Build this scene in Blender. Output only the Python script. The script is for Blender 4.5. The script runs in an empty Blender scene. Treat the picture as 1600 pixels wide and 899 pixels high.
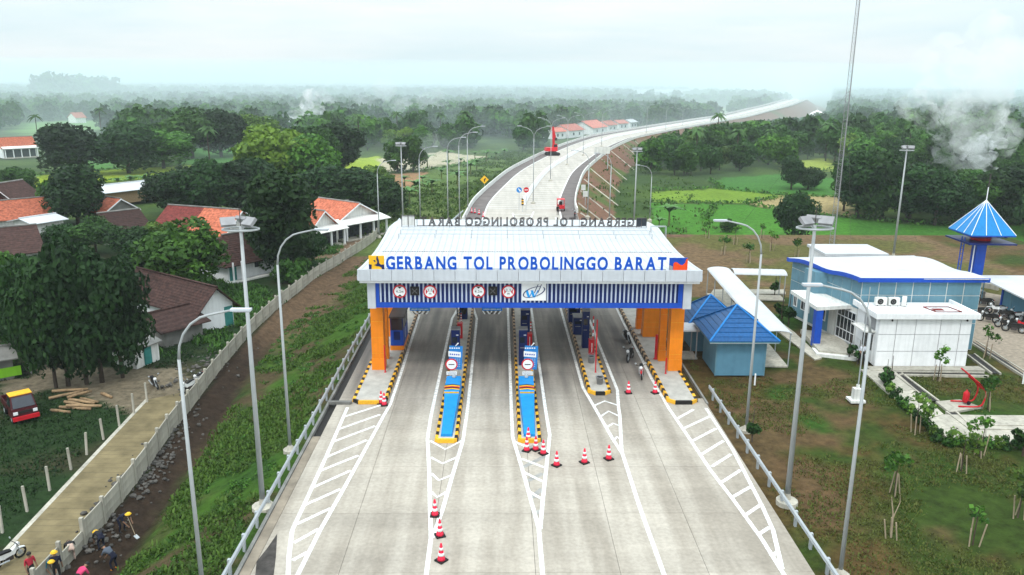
import bpy, bmesh, math, random
import numpy as np
from mathutils import Vector, Matrix
random.seed(7); RNG = np.random.default_rng(11)
sc = bpy.context.scene
col = sc.collection

# ------------------------------------------------------------------ camera
FPX, CAMZ = 1250.0, 21.0
PITCH, YAW, ROLL = math.radians(14.5), math.radians(0.8), math.radians(0.35)
def _basis():
    cy, sy, cp, sp = math.cos(YAW), math.sin(YAW), math.cos(PITCH), math.sin(PITCH)
    f = Vector((sy*cp, cy*cp, -sp)); r = Vector((cy, -sy, 0)); u = r.cross(f)
    c, s = math.cos(ROLL), math.sin(ROLL)
    return c*r + s*u, -s*r + c*u, f
CR, CU, CF = _basis()
cam_d = bpy.data.cameras.new('camera'); cam = bpy.data.objects.new('camera', cam_d); col.objects.link(cam)
cam_d.sensor_width = 36.0; cam_d.lens = 36.0*FPX/1600.0; cam_d.clip_start = 0.5; cam_d.clip_end = 20000
cam.matrix_world = Matrix(((CR.x, CU.x, -CF.x, 0), (CR.y, CU.y, -CF.y, 0), (CR.z, CU.z, -CF.z, CAMZ), (0, 0, 0, 1)))
sc.camera = cam

# ------------------------------------------------------------------ sky, sun, exposure
SUN_EL, SUN_AZ = math.radians(52), math.radians(200)      # azimuth from +Y, clockwise: behind the viewer
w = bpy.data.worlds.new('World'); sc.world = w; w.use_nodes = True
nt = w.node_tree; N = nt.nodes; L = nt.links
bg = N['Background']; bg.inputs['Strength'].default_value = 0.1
sky = N.new('ShaderNodeTexSky'); sky.sky_type = 'NISHITA'; sky.sun_disc = False
sky.sun_elevation = SUN_EL; sky.sun_rotation = SUN_AZ; sky.air_density = 1.0; sky.dust_density = 2.5; sky.ozone_density = 1.0
tc = N.new('ShaderNodeTexCoord'); mp = N.new('ShaderNodeMapping'); mp.inputs['Scale'].default_value = (1.2, 1.2, 9.0)
nz = N.new('ShaderNodeTexNoise'); nz.inputs['Scale'].default_value = 2.2; nz.inputs['Detail'].default_value = 6; nz.inputs['Roughness'].default_value = 0.55
L.new(tc.outputs['Generated'], mp.inputs[0]); L.new(mp.outputs[0], nz.inputs['Vector'])
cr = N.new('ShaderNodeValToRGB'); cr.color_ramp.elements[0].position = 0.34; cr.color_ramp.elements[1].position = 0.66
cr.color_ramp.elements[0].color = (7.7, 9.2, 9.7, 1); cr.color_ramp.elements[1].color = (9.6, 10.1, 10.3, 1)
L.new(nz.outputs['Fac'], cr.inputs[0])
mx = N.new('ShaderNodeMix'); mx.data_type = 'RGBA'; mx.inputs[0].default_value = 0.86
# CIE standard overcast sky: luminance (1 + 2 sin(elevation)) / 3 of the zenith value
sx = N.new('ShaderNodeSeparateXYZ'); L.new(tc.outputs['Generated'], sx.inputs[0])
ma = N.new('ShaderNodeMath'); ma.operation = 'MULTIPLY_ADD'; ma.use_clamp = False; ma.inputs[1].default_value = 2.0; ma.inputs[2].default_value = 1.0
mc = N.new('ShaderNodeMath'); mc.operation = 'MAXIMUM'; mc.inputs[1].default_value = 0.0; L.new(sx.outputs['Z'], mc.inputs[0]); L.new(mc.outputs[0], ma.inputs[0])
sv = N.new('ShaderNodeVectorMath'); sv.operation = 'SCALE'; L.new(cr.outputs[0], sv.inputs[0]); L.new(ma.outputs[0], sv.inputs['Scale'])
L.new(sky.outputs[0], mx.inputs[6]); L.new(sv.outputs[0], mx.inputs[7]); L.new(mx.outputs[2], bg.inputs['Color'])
sun_d = bpy.data.lights.new('sun', 'SUN'); sun_d.energy = 1.4; sun_d.angle = math.radians(10); sun_d.color = (1.0, 0.965, 0.91)
sun = bpy.data.objects.new('sun', sun_d); col.objects.link(sun)
sdir = Vector((math.sin(SUN_AZ)*math.cos(SUN_EL), math.cos(SUN_AZ)*math.cos(SUN_EL), math.sin(SUN_EL)))
sun.rotation_euler = sdir.to_track_quat('Z', 'Y').to_euler(); sun.location = (0, -40, 90)
vs = sc.view_settings; vs.view_transform = 'Standard'; vs.look = 'None'; vs.gamma = 1.0; vs.exposure = 0.0; vs.use_curve_mapping = False
sc.render.engine = 'CYCLES'
sc.cycles.use_denoising = True; sc.cycles.max_bounces = 6; sc.cycles.diffuse_bounces = 3; sc.cycles.glossy_bounces = 2
sc.cycles.transmission_bounces = 2; sc.cycles.volume_bounces = 2; sc.cycles.transparent_max_bounces = 12
sc.cycles.volume_step_rate = 2.0; sc.cycles.volume_max_steps = 96

# ------------------------------------------------------------------ survey helpers (photo pixel -> point in the place)
def _ray(px, py): return CF + CR*((px-800.0)/FPX) - CU*((py-449.5)/FPX)
def G(px, py, z=0.0):
    d = _ray(px, py); t = (z-CAMZ)/d.z
    return Vector((d.x*t, d.y*t, z))
def AY(px, py, y):
    d = _ray(px, py); t = y/d.y
    return Vector((d.x*t, y, CAMZ+d.z*t))
def PJ(x, y, z):
    p = Vector((x, y, z-CAMZ)); q = p.dot(CF)
    return 800+FPX*p.dot(CR)/q, 449.5-FPX*p.dot(CU)/q

# ------------------------------------------------------------------ materials
def mat(name, c, rough=0.75, metal=0.0, var=0.12, scale=2.0, bump=0.0, bscale=None, obj=True, spec=0.2, c2=None, detail=4, streak=.045):
    m = bpy.data.materials.new(name); m.use_nodes = True
    n = m.node_tree.nodes; l = m.node_tree.links; b = n['Principled BSDF']
    b.inputs['Roughness'].default_value = rough; b.inputs['Metallic'].default_value = metal
    b.inputs['Specular IOR Level'].default_value = spec
    t = n.new('ShaderNodeTexCoord'); z = n.new('ShaderNodeTexNoise'); z.inputs['Scale'].default_value = scale; z.inputs['Detail'].default_value = detail
    l.new(t.outputs['Object'], z.inputs['Vector'])
    r = n.new('ShaderNodeValToRGB'); r.color_ramp.elements[0].position = 0.3; r.color_ramp.elements[1].position = 0.7
    a = c2 if c2 else [min(1, v*(1-var)) for v in c]; d = c if c2 else [min(1, v*(1+var)) for v in c]
    r.color_ramp.elements[0].color = (*a, 1); r.color_ramp.elements[1].color = (*d, 1)
    l.new(z.outputs['Fac'], r.inputs[0])
    src = r.outputs[0]
    if streak:
        sm = n.new('ShaderNodeMapping'); sm.inputs['Scale'].default_value = (4.5, 4.5, .35); l.new(t.outputs['Object'], sm.inputs[0]); sz = n.new('ShaderNodeTexNoise'); sz.inputs['Scale'].default_value = 1.0; sz.inputs['Detail'].default_value = 5; l.new(sm.outputs[0], sz.inputs['Vector'])
        sr = n.new('ShaderNodeMapRange'); sr.inputs[1].default_value = .36; sr.inputs[2].default_value = .56; sr.inputs[3].default_value = 1-streak*1.5; sr.inputs[4].default_value = 1.0; l.new(sz.outputs['Fac'], sr.inputs[0])
        ss = n.new('ShaderNodeVectorMath'); ss.operation = 'SCALE'; l.new(src, ss.inputs[0]); l.new(sr.outputs[0], ss.inputs['Scale']); src = ss.outputs[0]
    if obj:
        oi = n.new('ShaderNodeObjectInfo'); mr = n.new('ShaderNodeMapRange'); mr.inputs[3].default_value = 1-var*0.7; mr.inputs[4].default_value = 1+var*0.7
        l.new(oi.outputs['Random'], mr.inputs[0])
        mm = n.new('ShaderNodeVectorMath'); mm.operation = 'SCALE'; l.new(src, mm.inputs[0]); l.new(mr.outputs[0], mm.inputs['Scale']); src = mm.outputs[0]
    l.new(src, b.inputs['Base Color'])
    if bump:
        bz = n.new('ShaderNodeTexNoise'); bz.inputs['Scale'].default_value = bscale or scale*6; bz.inputs['Detail'].default_value = 3
        l.new(t.outputs['Object'], bz.inputs['Vector'])
        bp = n.new('ShaderNodeBump'); bp.inputs['Strength'].default_value = bump; bp.inputs['Distance'].default_value = 0.05
        l.new(bz.outputs['Fac'], bp.inputs['Height']); l.new(bp.outputs[0], b.inputs['Normal'])
    return m

MT = dict(
    white=mat('white_paint', (.80, .81, .82), .5, var=.05), offwhite=mat('offwhite_wall', (.68, .68, .65), .8, var=.12, scale=.7, streak=.12),
    roofwhite=mat('white_metal_sheet', (.50, .52, .54), .45, var=.07, scale=.5), fascia=mat('silver_panel', (.50, .53, .57), .4, var=.05, metal=.0),
    blue=mat('royal_blue', (.012, .07, .42), .4, var=.10), letterblue=mat('sign_blue', (.003, .075, .46), .4, var=.05),
    navy=mat('navy', (.006, .018, .11), .4, var=.15), slat=mat('slat_silver', (.44, .50, .64), .45, var=.04),
    orange=mat('orange_cladding', (.82, .235, .012), .42, var=.06), red=mat('red_paint', (.55, .015, .025), .4, var=.10),
    conered=mat('cone_red', (.75, .03, .07), .5, var=.05), black=mat('black_rubber', (.012, .012, .013), .6, var=.3),
    yellow=mat('kerb_yellow', (.80, .42, .03), .6, var=.14, scale=8), kblack=mat('kerb_black', (.02, .018, .017), .6, var=.3, scale=6),
    deck=mat('island_concrete', (.46, .44, .40), .9, var=.16, scale=1.5, bump=.15), skyblue=mat('bullnose_blue', (.01, .24, .60), .5, var=.08),
    steel=mat('galvanised', (.42, .45, .47), .45, metal=.25, var=.08), pole=mat('pole_galvanised', (.37, .39, .395), .5, metal=.15, var=.06),
    dsteel=mat('dark_steel', (.06, .05, .05), .5, var=.2), glass=mat('dark_glass', (.015, .02, .03), .12, var=.2, spec=.6),
    concrete=mat('precast_concrete', (.41, .385, .325), .9, var=.18, scale=1.1, bump=.2, streak=.14), oldconc=mat('stained_concrete', (.22, .215, .20), .9, var=.3, scale=.8, bump=.3),
    screen=mat('sign_panel_blue', (.02, .20, .55), .4, var=.08), grey=mat('grey_plastic', (.28, .28, .29), .6, var=.15),
    brownwood=mat('cut_timber', (.27, .18, .10), .85, var=.3, scale=6), stake=mat('stake_wood', (.34, .27, .19), .85, var=.2),
    bluegrey=mat('blue_grey_panel', (.115, .235, .30), .45, var=.07), hutwall=mat('hut_blue_render', (.10, .235, .33), .7, var=.07),
    hutroof=mat('blue_metal_tile', (.008, .075, .22), .35, var=.16, scale=5), towerblue=mat('tower_roof_blue', (.012, .20, .50), .4, var=.06),
    skin=mat('skin', (.25, .14, .09), .6, var=.05), teal=mat('teal_paint', (.04, .22, .20), .6, var=.15),
    tile_orange=None, tile_brown=None, tile_red=None)
for k, c in (('tile_orange', (.47, .135, .075)), ('tile_brown', (.052, .026, .022)), ('tile_red', (.17, .035, .03)), ('tile_pink', (.50, .16, .12))):
    m = mat('roof_tile_'+k, c, .85, var=.42, scale=2.6, detail=10, streak=.16); MT[k] = m
    n = m.node_tree.nodes; l = m.node_tree.links
    t = n.new('ShaderNodeTexCoord'); wv = n.new('ShaderNodeTexWave'); wv.inputs['Scale'].default_value = 1.5; wv.inputs['Distortion'].default_value = .4; wv.bands_direction = 'Z'
    l.new(t.outputs['Object'], wv.inputs[0])
    bp = n.new('ShaderNodeBump'); bp.inputs['Strength'].default_value = .6; bp.inputs['Distance'].default_value = .06
    l.new(wv.outputs[1], bp.inputs['Height']); l.new(bp.outputs[0], n['Principled BSDF'].inputs['Normal'])
def shirt(c): return mat('cloth', c, .9, var=.1)

# ------------------------------------------------------------------ mesh builder and object helpers
class MB:
    def __init__(s): s.v = []; s.f = []; s.m = []
    def add(s, vs, fs, mi=0):
        o = len(s.v); s.v += [tuple(p) for p in vs]; s.f += [tuple(i+o for i in f) for f in fs]; s.m += [mi]*len(fs); return s
    def box(s, c, d, rz=0.0, mi=0, M=None):
        x, y, z = d[0]/2, d[1]/2, d[2]/2; cs, sn = math.cos(rz), math.sin(rz); vs = []
        for a in (-x, x):
            for b in (-y, y):
                for e in (-z, z):
                    p = (c[0]+a*cs-b*sn, c[1]+a*sn+b*cs, c[2]+e); vs.append(M @ Vector(p) if M else p)
        return s.add(vs, [(0,1,3,2),(4,6,7,5),(0,4,5,1),(2,3,7,6),(0,2,6,4),(1,5,7,3)], mi)
    def prism(s, poly, z0, z1, mi=0, bottom=True):
        n = len(poly); vs = [(p[0], p[1], z0) for p in poly]+[(p[0], p[1], z1) for p in poly]
        fs = [(i, (i+1) % n, n+(i+1) % n, n+i) for i in range(n)]+[tuple(range(n, 2*n))]
        if bottom: fs.append(tuple(range(n-1, -1, -1)))
        return s.add(vs, fs, mi)
    def tube(s, pts, rad, n=8, mi=0, cap=True):
        pts = [Vector(p) for p in pts]; k = len(pts); rad = [rad]*k if not hasattr(rad, '__len__') else rad
        vs = []; up0 = None
        for i, p in enumerate(pts):
            t = (pts[min(i+1, k-1)]-pts[max(i-1, 0)]).normalized()
            a = Vector((0, 0, 1)) if abs(t.z) < .9 else Vector((1, 0, 0))
            if up0 is not None: a = up0
            x = (a - t*a.dot(t)); x = x.normalized() if x.length > 1e-5 else t.orthogonal().normalized(); up0 = x; y = t.cross(x)
            for j in range(n):
                g = 2*math.pi*j/n; vs.append(p+(x*math.cos(g)+y*math.sin(g))*rad[i])
        fs = [(i*n+j, i*n+(j+1) % n, (i+1)*n+(j+1) % n, (i+1)*n+j) for i in range(k-1) for j in range(n)]
        if cap: fs += [tuple(range(n-1, -1, -1)), tuple(range((k-1)*n, k*n))]
        return s.add(vs, fs, mi)
    def lathe(s, prof, c=(0, 0, 0), n=12, mi=0):
        vs = [(c[0]+r*math.cos(2*math.pi*j/n), c[1]+r*math.sin(2*math.pi*j/n), c[2]+z) for r, z in prof for j in range(n)]
        k = len(prof); fs = [(i*n+j, i*n+(j+1) % n, (i+1)*n+(j+1) % n, (i+1)*n+j) for i in range(k-1) for j in range(n)]
        fs += [tuple(range(n-1, -1, -1)), tuple(range((k-1)*n, k*n))]
        return s.add(vs, fs, mi)
    def ell(s, c, r, nu=10, nv=6, mi=0):
        return s.add(*_ell(c, r, nu, nv), mi)
    def ribbon(s, pts, wd, z, mi=0):
        pts = [Vector((p[0], p[1])) for p in pts]; k = len(pts); vs = []
        for i, p in enumerate(pts):
            t = (pts[min(i+1, k-1)]-pts[max(i-1, 0)]).normalized(); nn = Vector((-t.y, t.x))*wd/2
            vs += [(p.x+nn.x, p.y+nn.y, z), (p.x-nn.x, p.y-nn.y, z)]
        return s.add(vs, [(2*i, 2*i+1, 2*i+3, 2*i+2) for i in range(k-1)], mi)
    def quad(s, a, b, c, d, mi=0): return s.add([a, b, c, d], [(0, 1, 2, 3)], mi)
    def mesh(s, name, mats, smooth=False):
        me = bpy.data.meshes.new(name); me.from_pydata(s.v, [], s.f)
        for m in (mats if isinstance(mats, (list, tuple)) else [mats]): me.materials.append(m)
        if any(s.m): me.polygons.foreach_set('material_index', s.m)
        if smooth: me.polygons.foreach_set('use_smooth', [True]*len(me.polygons))
        bm = bmesh.new(); bm.from_mesh(me); bmesh.ops.recalc_face_normals(bm, faces=bm.faces); bm.to_mesh(me); bm.free()
        return me
    def build(s, name, mats, parent=None, loc=None, rz=0.0, smooth=False):
        return link(name, s.mesh(name, mats, smooth), parent, loc, rz)
def _ell(c, r, nu, nv):
    vs = [(c[0], c[1], c[2]-r[2])]
    for i in range(1, nv):
        a = -math.pi/2+math.pi*i/nv
        vs += [(c[0]+r[0]*math.cos(a)*math.cos(2*math.pi*j/nu), c[1]+r[1]*math.cos(a)*math.sin(2*math.pi*j/nu), c[2]+r[2]*math.sin(a)) for j in range(nu)]
    vs.append((c[0], c[1], c[2]+r[2])); t = len(vs)-1
    fs = [(0, 1+(j+1) % nu, 1+j) for j in range(nu)]
    for i in range(nv-2):
        fs += [(1+i*nu+j, 1+i*nu+(j+1) % nu, 1+(i+1)*nu+(j+1) % nu, 1+(i+1)*nu+j) for j in range(nu)]
    fs += [(t, 1+(nv-2)*nu+j, 1+(nv-2)*nu+(j+1) % nu) for j in range(nu)]
    return vs, fs
def link(name, data, parent=None, loc=None, rz=0.0):
    o = bpy.data.objects.new(name, data); col.objects.link(o); o.parent = parent
    if loc is not None: o.location = loc
    if rz: o.rotation_euler = (0, 0, rz)
    return o
def tag(o, label=None, cat=None, group=None, kind=None):
    if label: o['label'] = label
    if cat: o['category'] = cat
    if group: o['group'] = group
    if kind: o['kind'] = kind
    return o
def thing(name, label, cat, loc=(0, 0, 0), rz=0.0, group=None):
    return tag(link(name, None, None, loc, rz), label, cat, group)
KIDS = {}
def copy_tree(root, loc, rz=0.0, label=None, scale=None):
    r = root.copy(); col.objects.link(r); r.location = loc; r.rotation_euler = (0, 0, rz)
    if label: r['label'] = label
    if scale: r.scale = scale
    for ch in list(root.children):
        c = ch.copy(); col.objects.link(c); c.parent = r
        for g in list(ch.children):
            d = g.copy(); col.objects.link(d); d.parent = c
    return r
def mesh_np(name, V, F, mats, tint=None, smooth=False):
    """quads or tris given as arrays; tint = one value per face in a face attribute"""
    me = bpy.data.meshes.new(name); k = F.shape[1]
    me.vertices.add(len(V)); me.vertices.foreach_set('co', V.astype(np.float32).ravel())
    me.loops.add(F.size); me.loops.foreach_set('vertex_index', F.astype(np.int32).ravel())
    me.polygons.add(len(F)); me.polygons.foreach_set('loop_start', np.arange(0, F.size, k, dtype=np.int32))
    me.update(calc_edges=True)
    if tint is not None:
        a = me.attributes.new('tint', 'FLOAT', 'FACE'); a.data.foreach_set('value', tint.astype(np.float32))
    if smooth: me.polygons.foreach_set('use_smooth', [True]*len(F))
    for m in (mats if isinstance(mats, (list, tuple)) else [mats]): me.materials.append(m)
    return me
def crom(pts, n=6):
    """smooth line through 3-D points"""
    P = [Vector(p) for p in pts]; out = []
    for i in range(len(P)-1):
        a, b, c, d = P[max(i-1, 0)], P[i], P[i+1], P[min(i+2, len(P)-1)]
        for k in range(n):
            t = k/n; out.append(.5*((2*b)+(c-a)*t+(2*a-5*b+4*c-d)*t*t+(3*b-a-3*c+d)*t**3))
    return out+[P[-1]]
def text_mesh(s, size, ext=0.02, bold=0.0, outline=0.0):
    cu = bpy.data.curves.new('lettering', 'FONT'); cu.body = s; cu.size = size; cu.align_x = 'LEFT'
    if outline: cu.fill_mode = 'NONE'; cu.bevel_depth = outline; cu.bevel_resolution = 0
    else: cu.extrude = ext; cu.offset = bold
    cu.resolution_u = 3
    o = bpy.data.objects.new('tmp', cu); col.objects.link(o); dg = bpy.context.evaluated_depsgraph_get(); dg.update()
    me = bpy.data.meshes.new_from_object(o.evaluated_get(dg)); bpy.data.objects.remove(o); me.materials.clear()
    return me
def mesh_bounds(me):
    a = np.empty(len(me.vertices)*3, np.float32); me.vertices.foreach_get('co', a); a = a.reshape(-1, 3); return a.min(0), a.max(0)
# ================================================================== GROUND AND ROADS
def vnoise(x, y, s, seed=0):
    x = np.asarray(x)/s+seed*17.3; y = np.asarray(y)/s-seed*9.1
    xi = np.floor(x).astype(np.int64); yi = np.floor(y).astype(np.int64); fx = x-xi; fy = y-yi
    fx = fx*fx*(3-2*fx); fy = fy*fy*(3-2*fy)
    def h(a, b):
        v = (a*374761393+b*668265263+seed*1442695) & 0xffffffff; v = ((v ^ (v >> 13))*1274126177) & 0xffffffff
        return ((v ^ (v >> 16)) & 0xffff)/65535.0
    return (h(xi, yi)*(1-fx)+h(xi+1, yi)*fx)*(1-fy)+(h(xi, yi+1)*(1-fx)+h(xi+1, yi+1)*fx)*fy
def fbm(x, y, s, seed=0): return .5*vnoise(x, y, s, seed)+.3*vnoise(x, y, s/2.3, seed+1)+.2*vnoise(x, y, s/5.1, seed+2)
def sstep(a, b, x): t = np.clip((x-a)/(b-a), 0, 1); return t*t*(3-2*t)

# highway centre line (x, y, z) beyond the gate, half width
HW_C = [(3.0, 118, 0), (3.4, 128, 0), (4.2, 143, 0), (7.0, 166, 0), (11.2, 194, 0), (18.6, 228, 0), (27.3, 263, 0), (38.2, 299, 0), (46.5, 321, 0),
        (72.4, 374, 0), (111.2, 446, .2), (138, 487, 1), (166, 532, 3), (197, 582, 5), (233, 660, 6), (270, 750, 5.5), (310, 850, 2), (345, 940, -3)]
HWP = crom(HW_C, 8); HW_HALF = 8.9
HWA = np.array([tuple(p) for p in HWP])
def hw_dist(x, y):
    d = np.full(x.shape, 1e9); zz = np.zeros(x.shape)
    for i in range(len(HWA)-1):
        a, b = HWA[i], HWA[i+1]; ab = b[:2]-a[:2]; t = np.clip(((x-a[0])*ab[0]+(y-a[1])*ab[1])/ab.dot(ab), 0, 1)
        dd = np.hypot(x-a[0]-t*ab[0], y-a[1]-t*ab[1]); m = dd < d; d = np.where(m, dd, d); zz = np.where(m, a[2]+(b[2]-a[2])*t, zz)
    return d, zz
FENCE_PX = [(60, 930), (120, 865), (150, 835), (176, 802), (200, 775), (220, 747), (235, 721), (255, 695), (273, 671), (301, 630), (318, 610), (330, 595), (344, 577), (358, 562),
            (370, 546), (383, 532), (399, 515), (435, 474), (451, 463), (495, 435), (513, 423), (531, 413), (549, 400), (563, 390), (583, 380), (600, 367)]
FENCE = [G(px, py, -3.0) for px, py in FENCE_PX]
FY = np.array([p.y for p in FENCE]); FX = np.array([p.x for p in FENCE])
FXs = np.convolve(np.pad(FX, 2, mode='edge'), np.ones(5)/5, 'valid')
def fence_x(y): return np.interp(y, FY, FXs)
def road_left(y): return np.interp(y, [0, 75, 100, 123], [-11.9, -11.9, -10.0, -6.9])
def height(x, y):
    x = np.asarray(x, float); y = np.asarray(y, float)
    und = (fbm(x, y, 60, 5)-.5)*1.0*sstep(130, 260, y)
    left = -3-2*sstep(130, 210, y); right = -5.0*np.ones_like(x)
    plat = (1-sstep(112, 121, y))*(1-sstep(72, 82, x)); right = right+plat*4.85
    z = np.where(x < 2, left, right)+und
    d, rz = hw_dist(x, y)
    emb = np.where(d < HW_HALF+.6, rz-.12, rz-.12-(d-HW_HALF-.6)/1.65)
    emb = np.where(y < 110, -99, emb); z = np.maximum(z, emb)
    # plaza and left slope
    rl = road_left(y); t = np.where(y < 126, 1.0, 0.0)
    dl = rl-x; slope = -.14-np.maximum(dl-.5, 0)/2.35
    inpl = (x > rl) & (x < 13.6) & (y < 123)
    z = np.where((y < 123) & (x <= rl), np.maximum(np.where(y < 118, -3.0, z), slope), z)
    ditch = np.exp(-((x-fence_x(y)-2.1)/.85)**2)*.75*(1-sstep(85, 110, y)); z = np.where((y < 115) & (x < rl-3), z-ditch, z)
    z = np.where(inpl, -.3, z)
    z = z+np.where(inpl | (d < HW_HALF+1), 0, (fbm(x, y, 3.1, 9)-.5)*.16)
    z = np.where((x > 13.3) & (x < 70) & (y < 112), np.minimum(z, -.09), z)
    pathm = (y < 64) & (x < fence_x(y)+.2) & (x > fence_x(y)-3.6); z = np.where(pathm, -3.08, z)
    return z
def axis(segs):
    out = [segs[0][0]]
    for a, b, s0, s1 in segs:
        p = a
        while p < b-1e-6:
            t = (p-a)/(b-a); p = min(b, p+s0+(s1-s0)*t); out.append(p)
    return np.array(out)
gx = axis([(-3500, -400, 160, 40), (-400, -75, 22, 3), (-75, -30, 1.6, .7), (-30, 40, .62, .62), (40, 80, .8, 2.5), (80, 500, 3, 22), (500, 3500, 40, 160)])
gy = axis([(8, 28, 2, .8), (28, 66, .6, .6), (66, 130, .8, 1.2), (130, 330, 1.5, 3), (330, 1000, 4, 16), (1000, 6000, 30, 250)])
XX, YY = np.meshgrid(gx, gy); ZZ = height(XX, YY)
# ground cover colour
def shade(base, target, m): return base*(1-m[..., None])+np.array(target)*m[..., None]
n1, n2, n3 = fbm(XX, YY, 9, 1), fbm(XX, YY, 2.6, 2), fbm(XX, YY, 40, 3)
C = np.zeros(XX.shape+(3,))+np.array((.030, .058, .014))
C = shade(C, (.05, .085, .015), sstep(.35, .7, n1))
dh, _ = hw_dist(XX, YY)
# right lawn: green with brown mottling
rl_ = (XX > 13) & (YY < 118) & (XX < 82)
lawn = np.zeros_like(C)+np.array((.040, .066, .011)); lawn = shade(lawn, (.105, .064, .024), sstep(.44, .60, .6*n1+.4*n2)); lawn = shade(lawn, (.035, .085, .012), sstep(.55, .75, fbm(XX, YY, 7, 21)))
lawn = shade(lawn, (.13, .075, .040), sstep(.56, .68, fbm(XX, YY, 6, 31))*.85)
C = np.where(rl_[..., None], lawn, C)
back = (XX > 13) & (YY > 78) & (YY < 122) & (XX < 60)
bk = np.zeros_like(C)+np.array((.115, .105, .032)); bk = shade(bk, (.17, .105, .06), sstep(.42, .58, n1)); bk = shade(bk, (.05, .035, .028), sstep(.66, .74, fbm(XX, YY, 12, 41)))
C = np.where(back[..., None], bk, C)
# left slope
ls = (XX < road_left(YY)) & (YY < 124) & (XX > fence_x(YY))
sl = np.zeros_like(C)+np.array((.05, .11, .012)); sl = shade(sl, (.085, .060, .032), sstep(.42, .56, .5*n1+.5*n2)); sl = shade(sl, (.03, .075, .012), sstep(.5, .7, fbm(XX, YY, 4, 51)))
sl = shade(sl, (.042, .026, .019), 1-sstep(1.9, 3.5, XX-fence_x(YY)+1.5*(n2-.5))); sl = shade(sl, (.14, .085, .055), sstep(66, 80, YY)*(1-sstep(4.5, 7.5, XX-fence_x(YY)+2*(n1-.5))))
C = np.where(ls[..., None], sl, C)
lf = (XX < fence_x(YY)) & (YY < 140)
lv = np.zeros_like(C)+np.array((.020, .042, .013)); lv = shade(lv, (.050, .042, .024), sstep(.5, .66, n1)*.8)
C = np.where(lf[..., None], lv, C)
# embankment of the highway
em = (dh < HW_HALF+16) & (YY > 110) & (ZZ > -4.4)
ec = np.zeros_like(C)+np.array((.075, .105, .028)); ec = shade(ec, (.16, .085, .055), np.where(XX-np.interp(YY, HWA[:, 1], HWA[:, 0]) > 0, sstep(.22, .42, n1), sstep(.6, .75, n1)*.4))
C = np.where(em[..., None], ec, C)
# measured patches: photo outline of the cover and its colour
def inpoly(px, py, poly):
    r = np.zeros(px.shape, bool); j = len(poly)-1
    for i in range(len(poly)):
        (xi, yi), (xj, yj) = poly[i], poly[j]
        if yi != yj: r ^= ((yi > py) != (yj > py)) & (px < (xj-xi)*(py-yi)/(yj-yi)+xi)
        j = i
    return r
def proj_np(x, y, z):
    q = x*CF.x+y*CF.y+(z-CAMZ)*CF.z; q = np.maximum(q, .1)
    return 800+FPX*(x*CR.x+y*CR.y+(z-CAMZ)*CR.z)/q, 449.5-FPX*(x*CU.x+y*CU.y+(z-CAMZ)*CU.z)/q
PXg, PYg = proj_np(XX, YY, ZZ); jt = (n2-.5)
PATCH = [
    ([(0, 625), (90, 607), (190, 640), (225, 660), (300, 600), (280, 575), (120, 575), (75, 520), (90, 495), (0, 455), (0, 520), (25, 545), (55, 590), (0, 595)], (.20, .155, .115), -3.4, -2.5),
    ([(505, 385), (590, 372), (600, 355), (540, 400), (480, 425), (455, 440)], (.15, .10, .065), -3.4, -2.5),
    ([(0, 280), (150, 268), (290, 258), (285, 272), (160, 285), (0, 298)], (.22, .30, .02), -7, -3.4), ([(300, 232), (425, 230), (425, 252), (290, 256)], (.05, .15, .025), -7, -3.4),
    ([(125, 238), (185, 236), (185, 264), (125, 264)], (.05, .14, .025), -7, -3.4), ([(26, 192), (172, 188), (180, 200), (60, 212), (26, 208)], (.11, .22, .05), -7, -3.4),
    ([(525, 255), (590, 243), (606, 262), (540, 278)], (.22, .29, .025), -7, -2.9), ([(590, 248), (690, 237), (770, 246), (700, 262), (600, 270)], (.34, .31, .22), -7, -2.9),
    ([(612, 272), (672, 268), (664, 292), (618, 294)], (.25, .15, .08), -7, -2.9), ([(672, 262), (770, 246), (840, 238), (800, 262), (690, 300), (640, 330), (640, 300)], (.075, .12, .03), -7, -2.9),
    ([(1018, 300), (1120, 296), (1230, 306), (1180, 318), (1080, 316), (1020, 315)], (.115, .19, .02), -7, -4), ([(1110, 282), (1210, 272), (1310, 280), (1310, 305), (1230, 306), (1130, 296)], (.04, .125, .02), -7, -4),
    ([(1165, 318), (1232, 304), (1325, 308), (1335, 338), (1240, 332)], (.27, .215, .10), -7, -4), ([(1018, 318), (1160, 320), (1330, 342), (1330, 380), (1120, 370), (1018, 362)], (.045, .145, .014), -7, -4),
    ([(1330, 342), (1430, 352), (1600, 352), (1600, 425), (1400, 400), (1330, 385)], (.035, .11, .014), -7, -4), ([(1218, 252), (1300, 248), (1310, 266), (1230, 270)], (.22, .27, .04), -7, -4),
    ([(1400, 278), (1500, 270), (1510, 285), (1410, 292)], (.10, .16, .04), -7, -4), ([(1060, 170), (1140, 168), (1150, 182), (1070, 184)], (.20, .24, .10), -7, 9)]
PATCH_POLY = [p for p, *_ in PATCH]
for poly, c, z0, z1 in PATCH:
    m = inpoly(PXg+jt*14, PYg+jt*5, poly) & (ZZ > z0) & (ZZ < z1) & (YY > 40) & (dh > HW_HALF+4)
    C[m] = np.array(c)*(.82+.36*n1[m])[:, None]
me = bpy.data.meshes.new('ground'); ny, nx = XX.shape
V = np.stack([XX, YY, ZZ], -1).reshape(-1, 3); I = np.arange(nx*ny).reshape(ny, nx)
F = np.stack([I[:-1, :-1], I[:-1, 1:], I[1:, 1:], I[1:, :-1]], -1).reshape(-1, 4)
near_ = (YY < 112)[..., None] & (rl_ | lf | ls)[..., None]; C = np.where(near_, C*np.array((.72, .76, .70)), C)   # the lawn, bank and village soils are darker than the plain's crops
gm = bpy.data.materials.new('ground_cover'); gm.use_nodes = True
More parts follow.
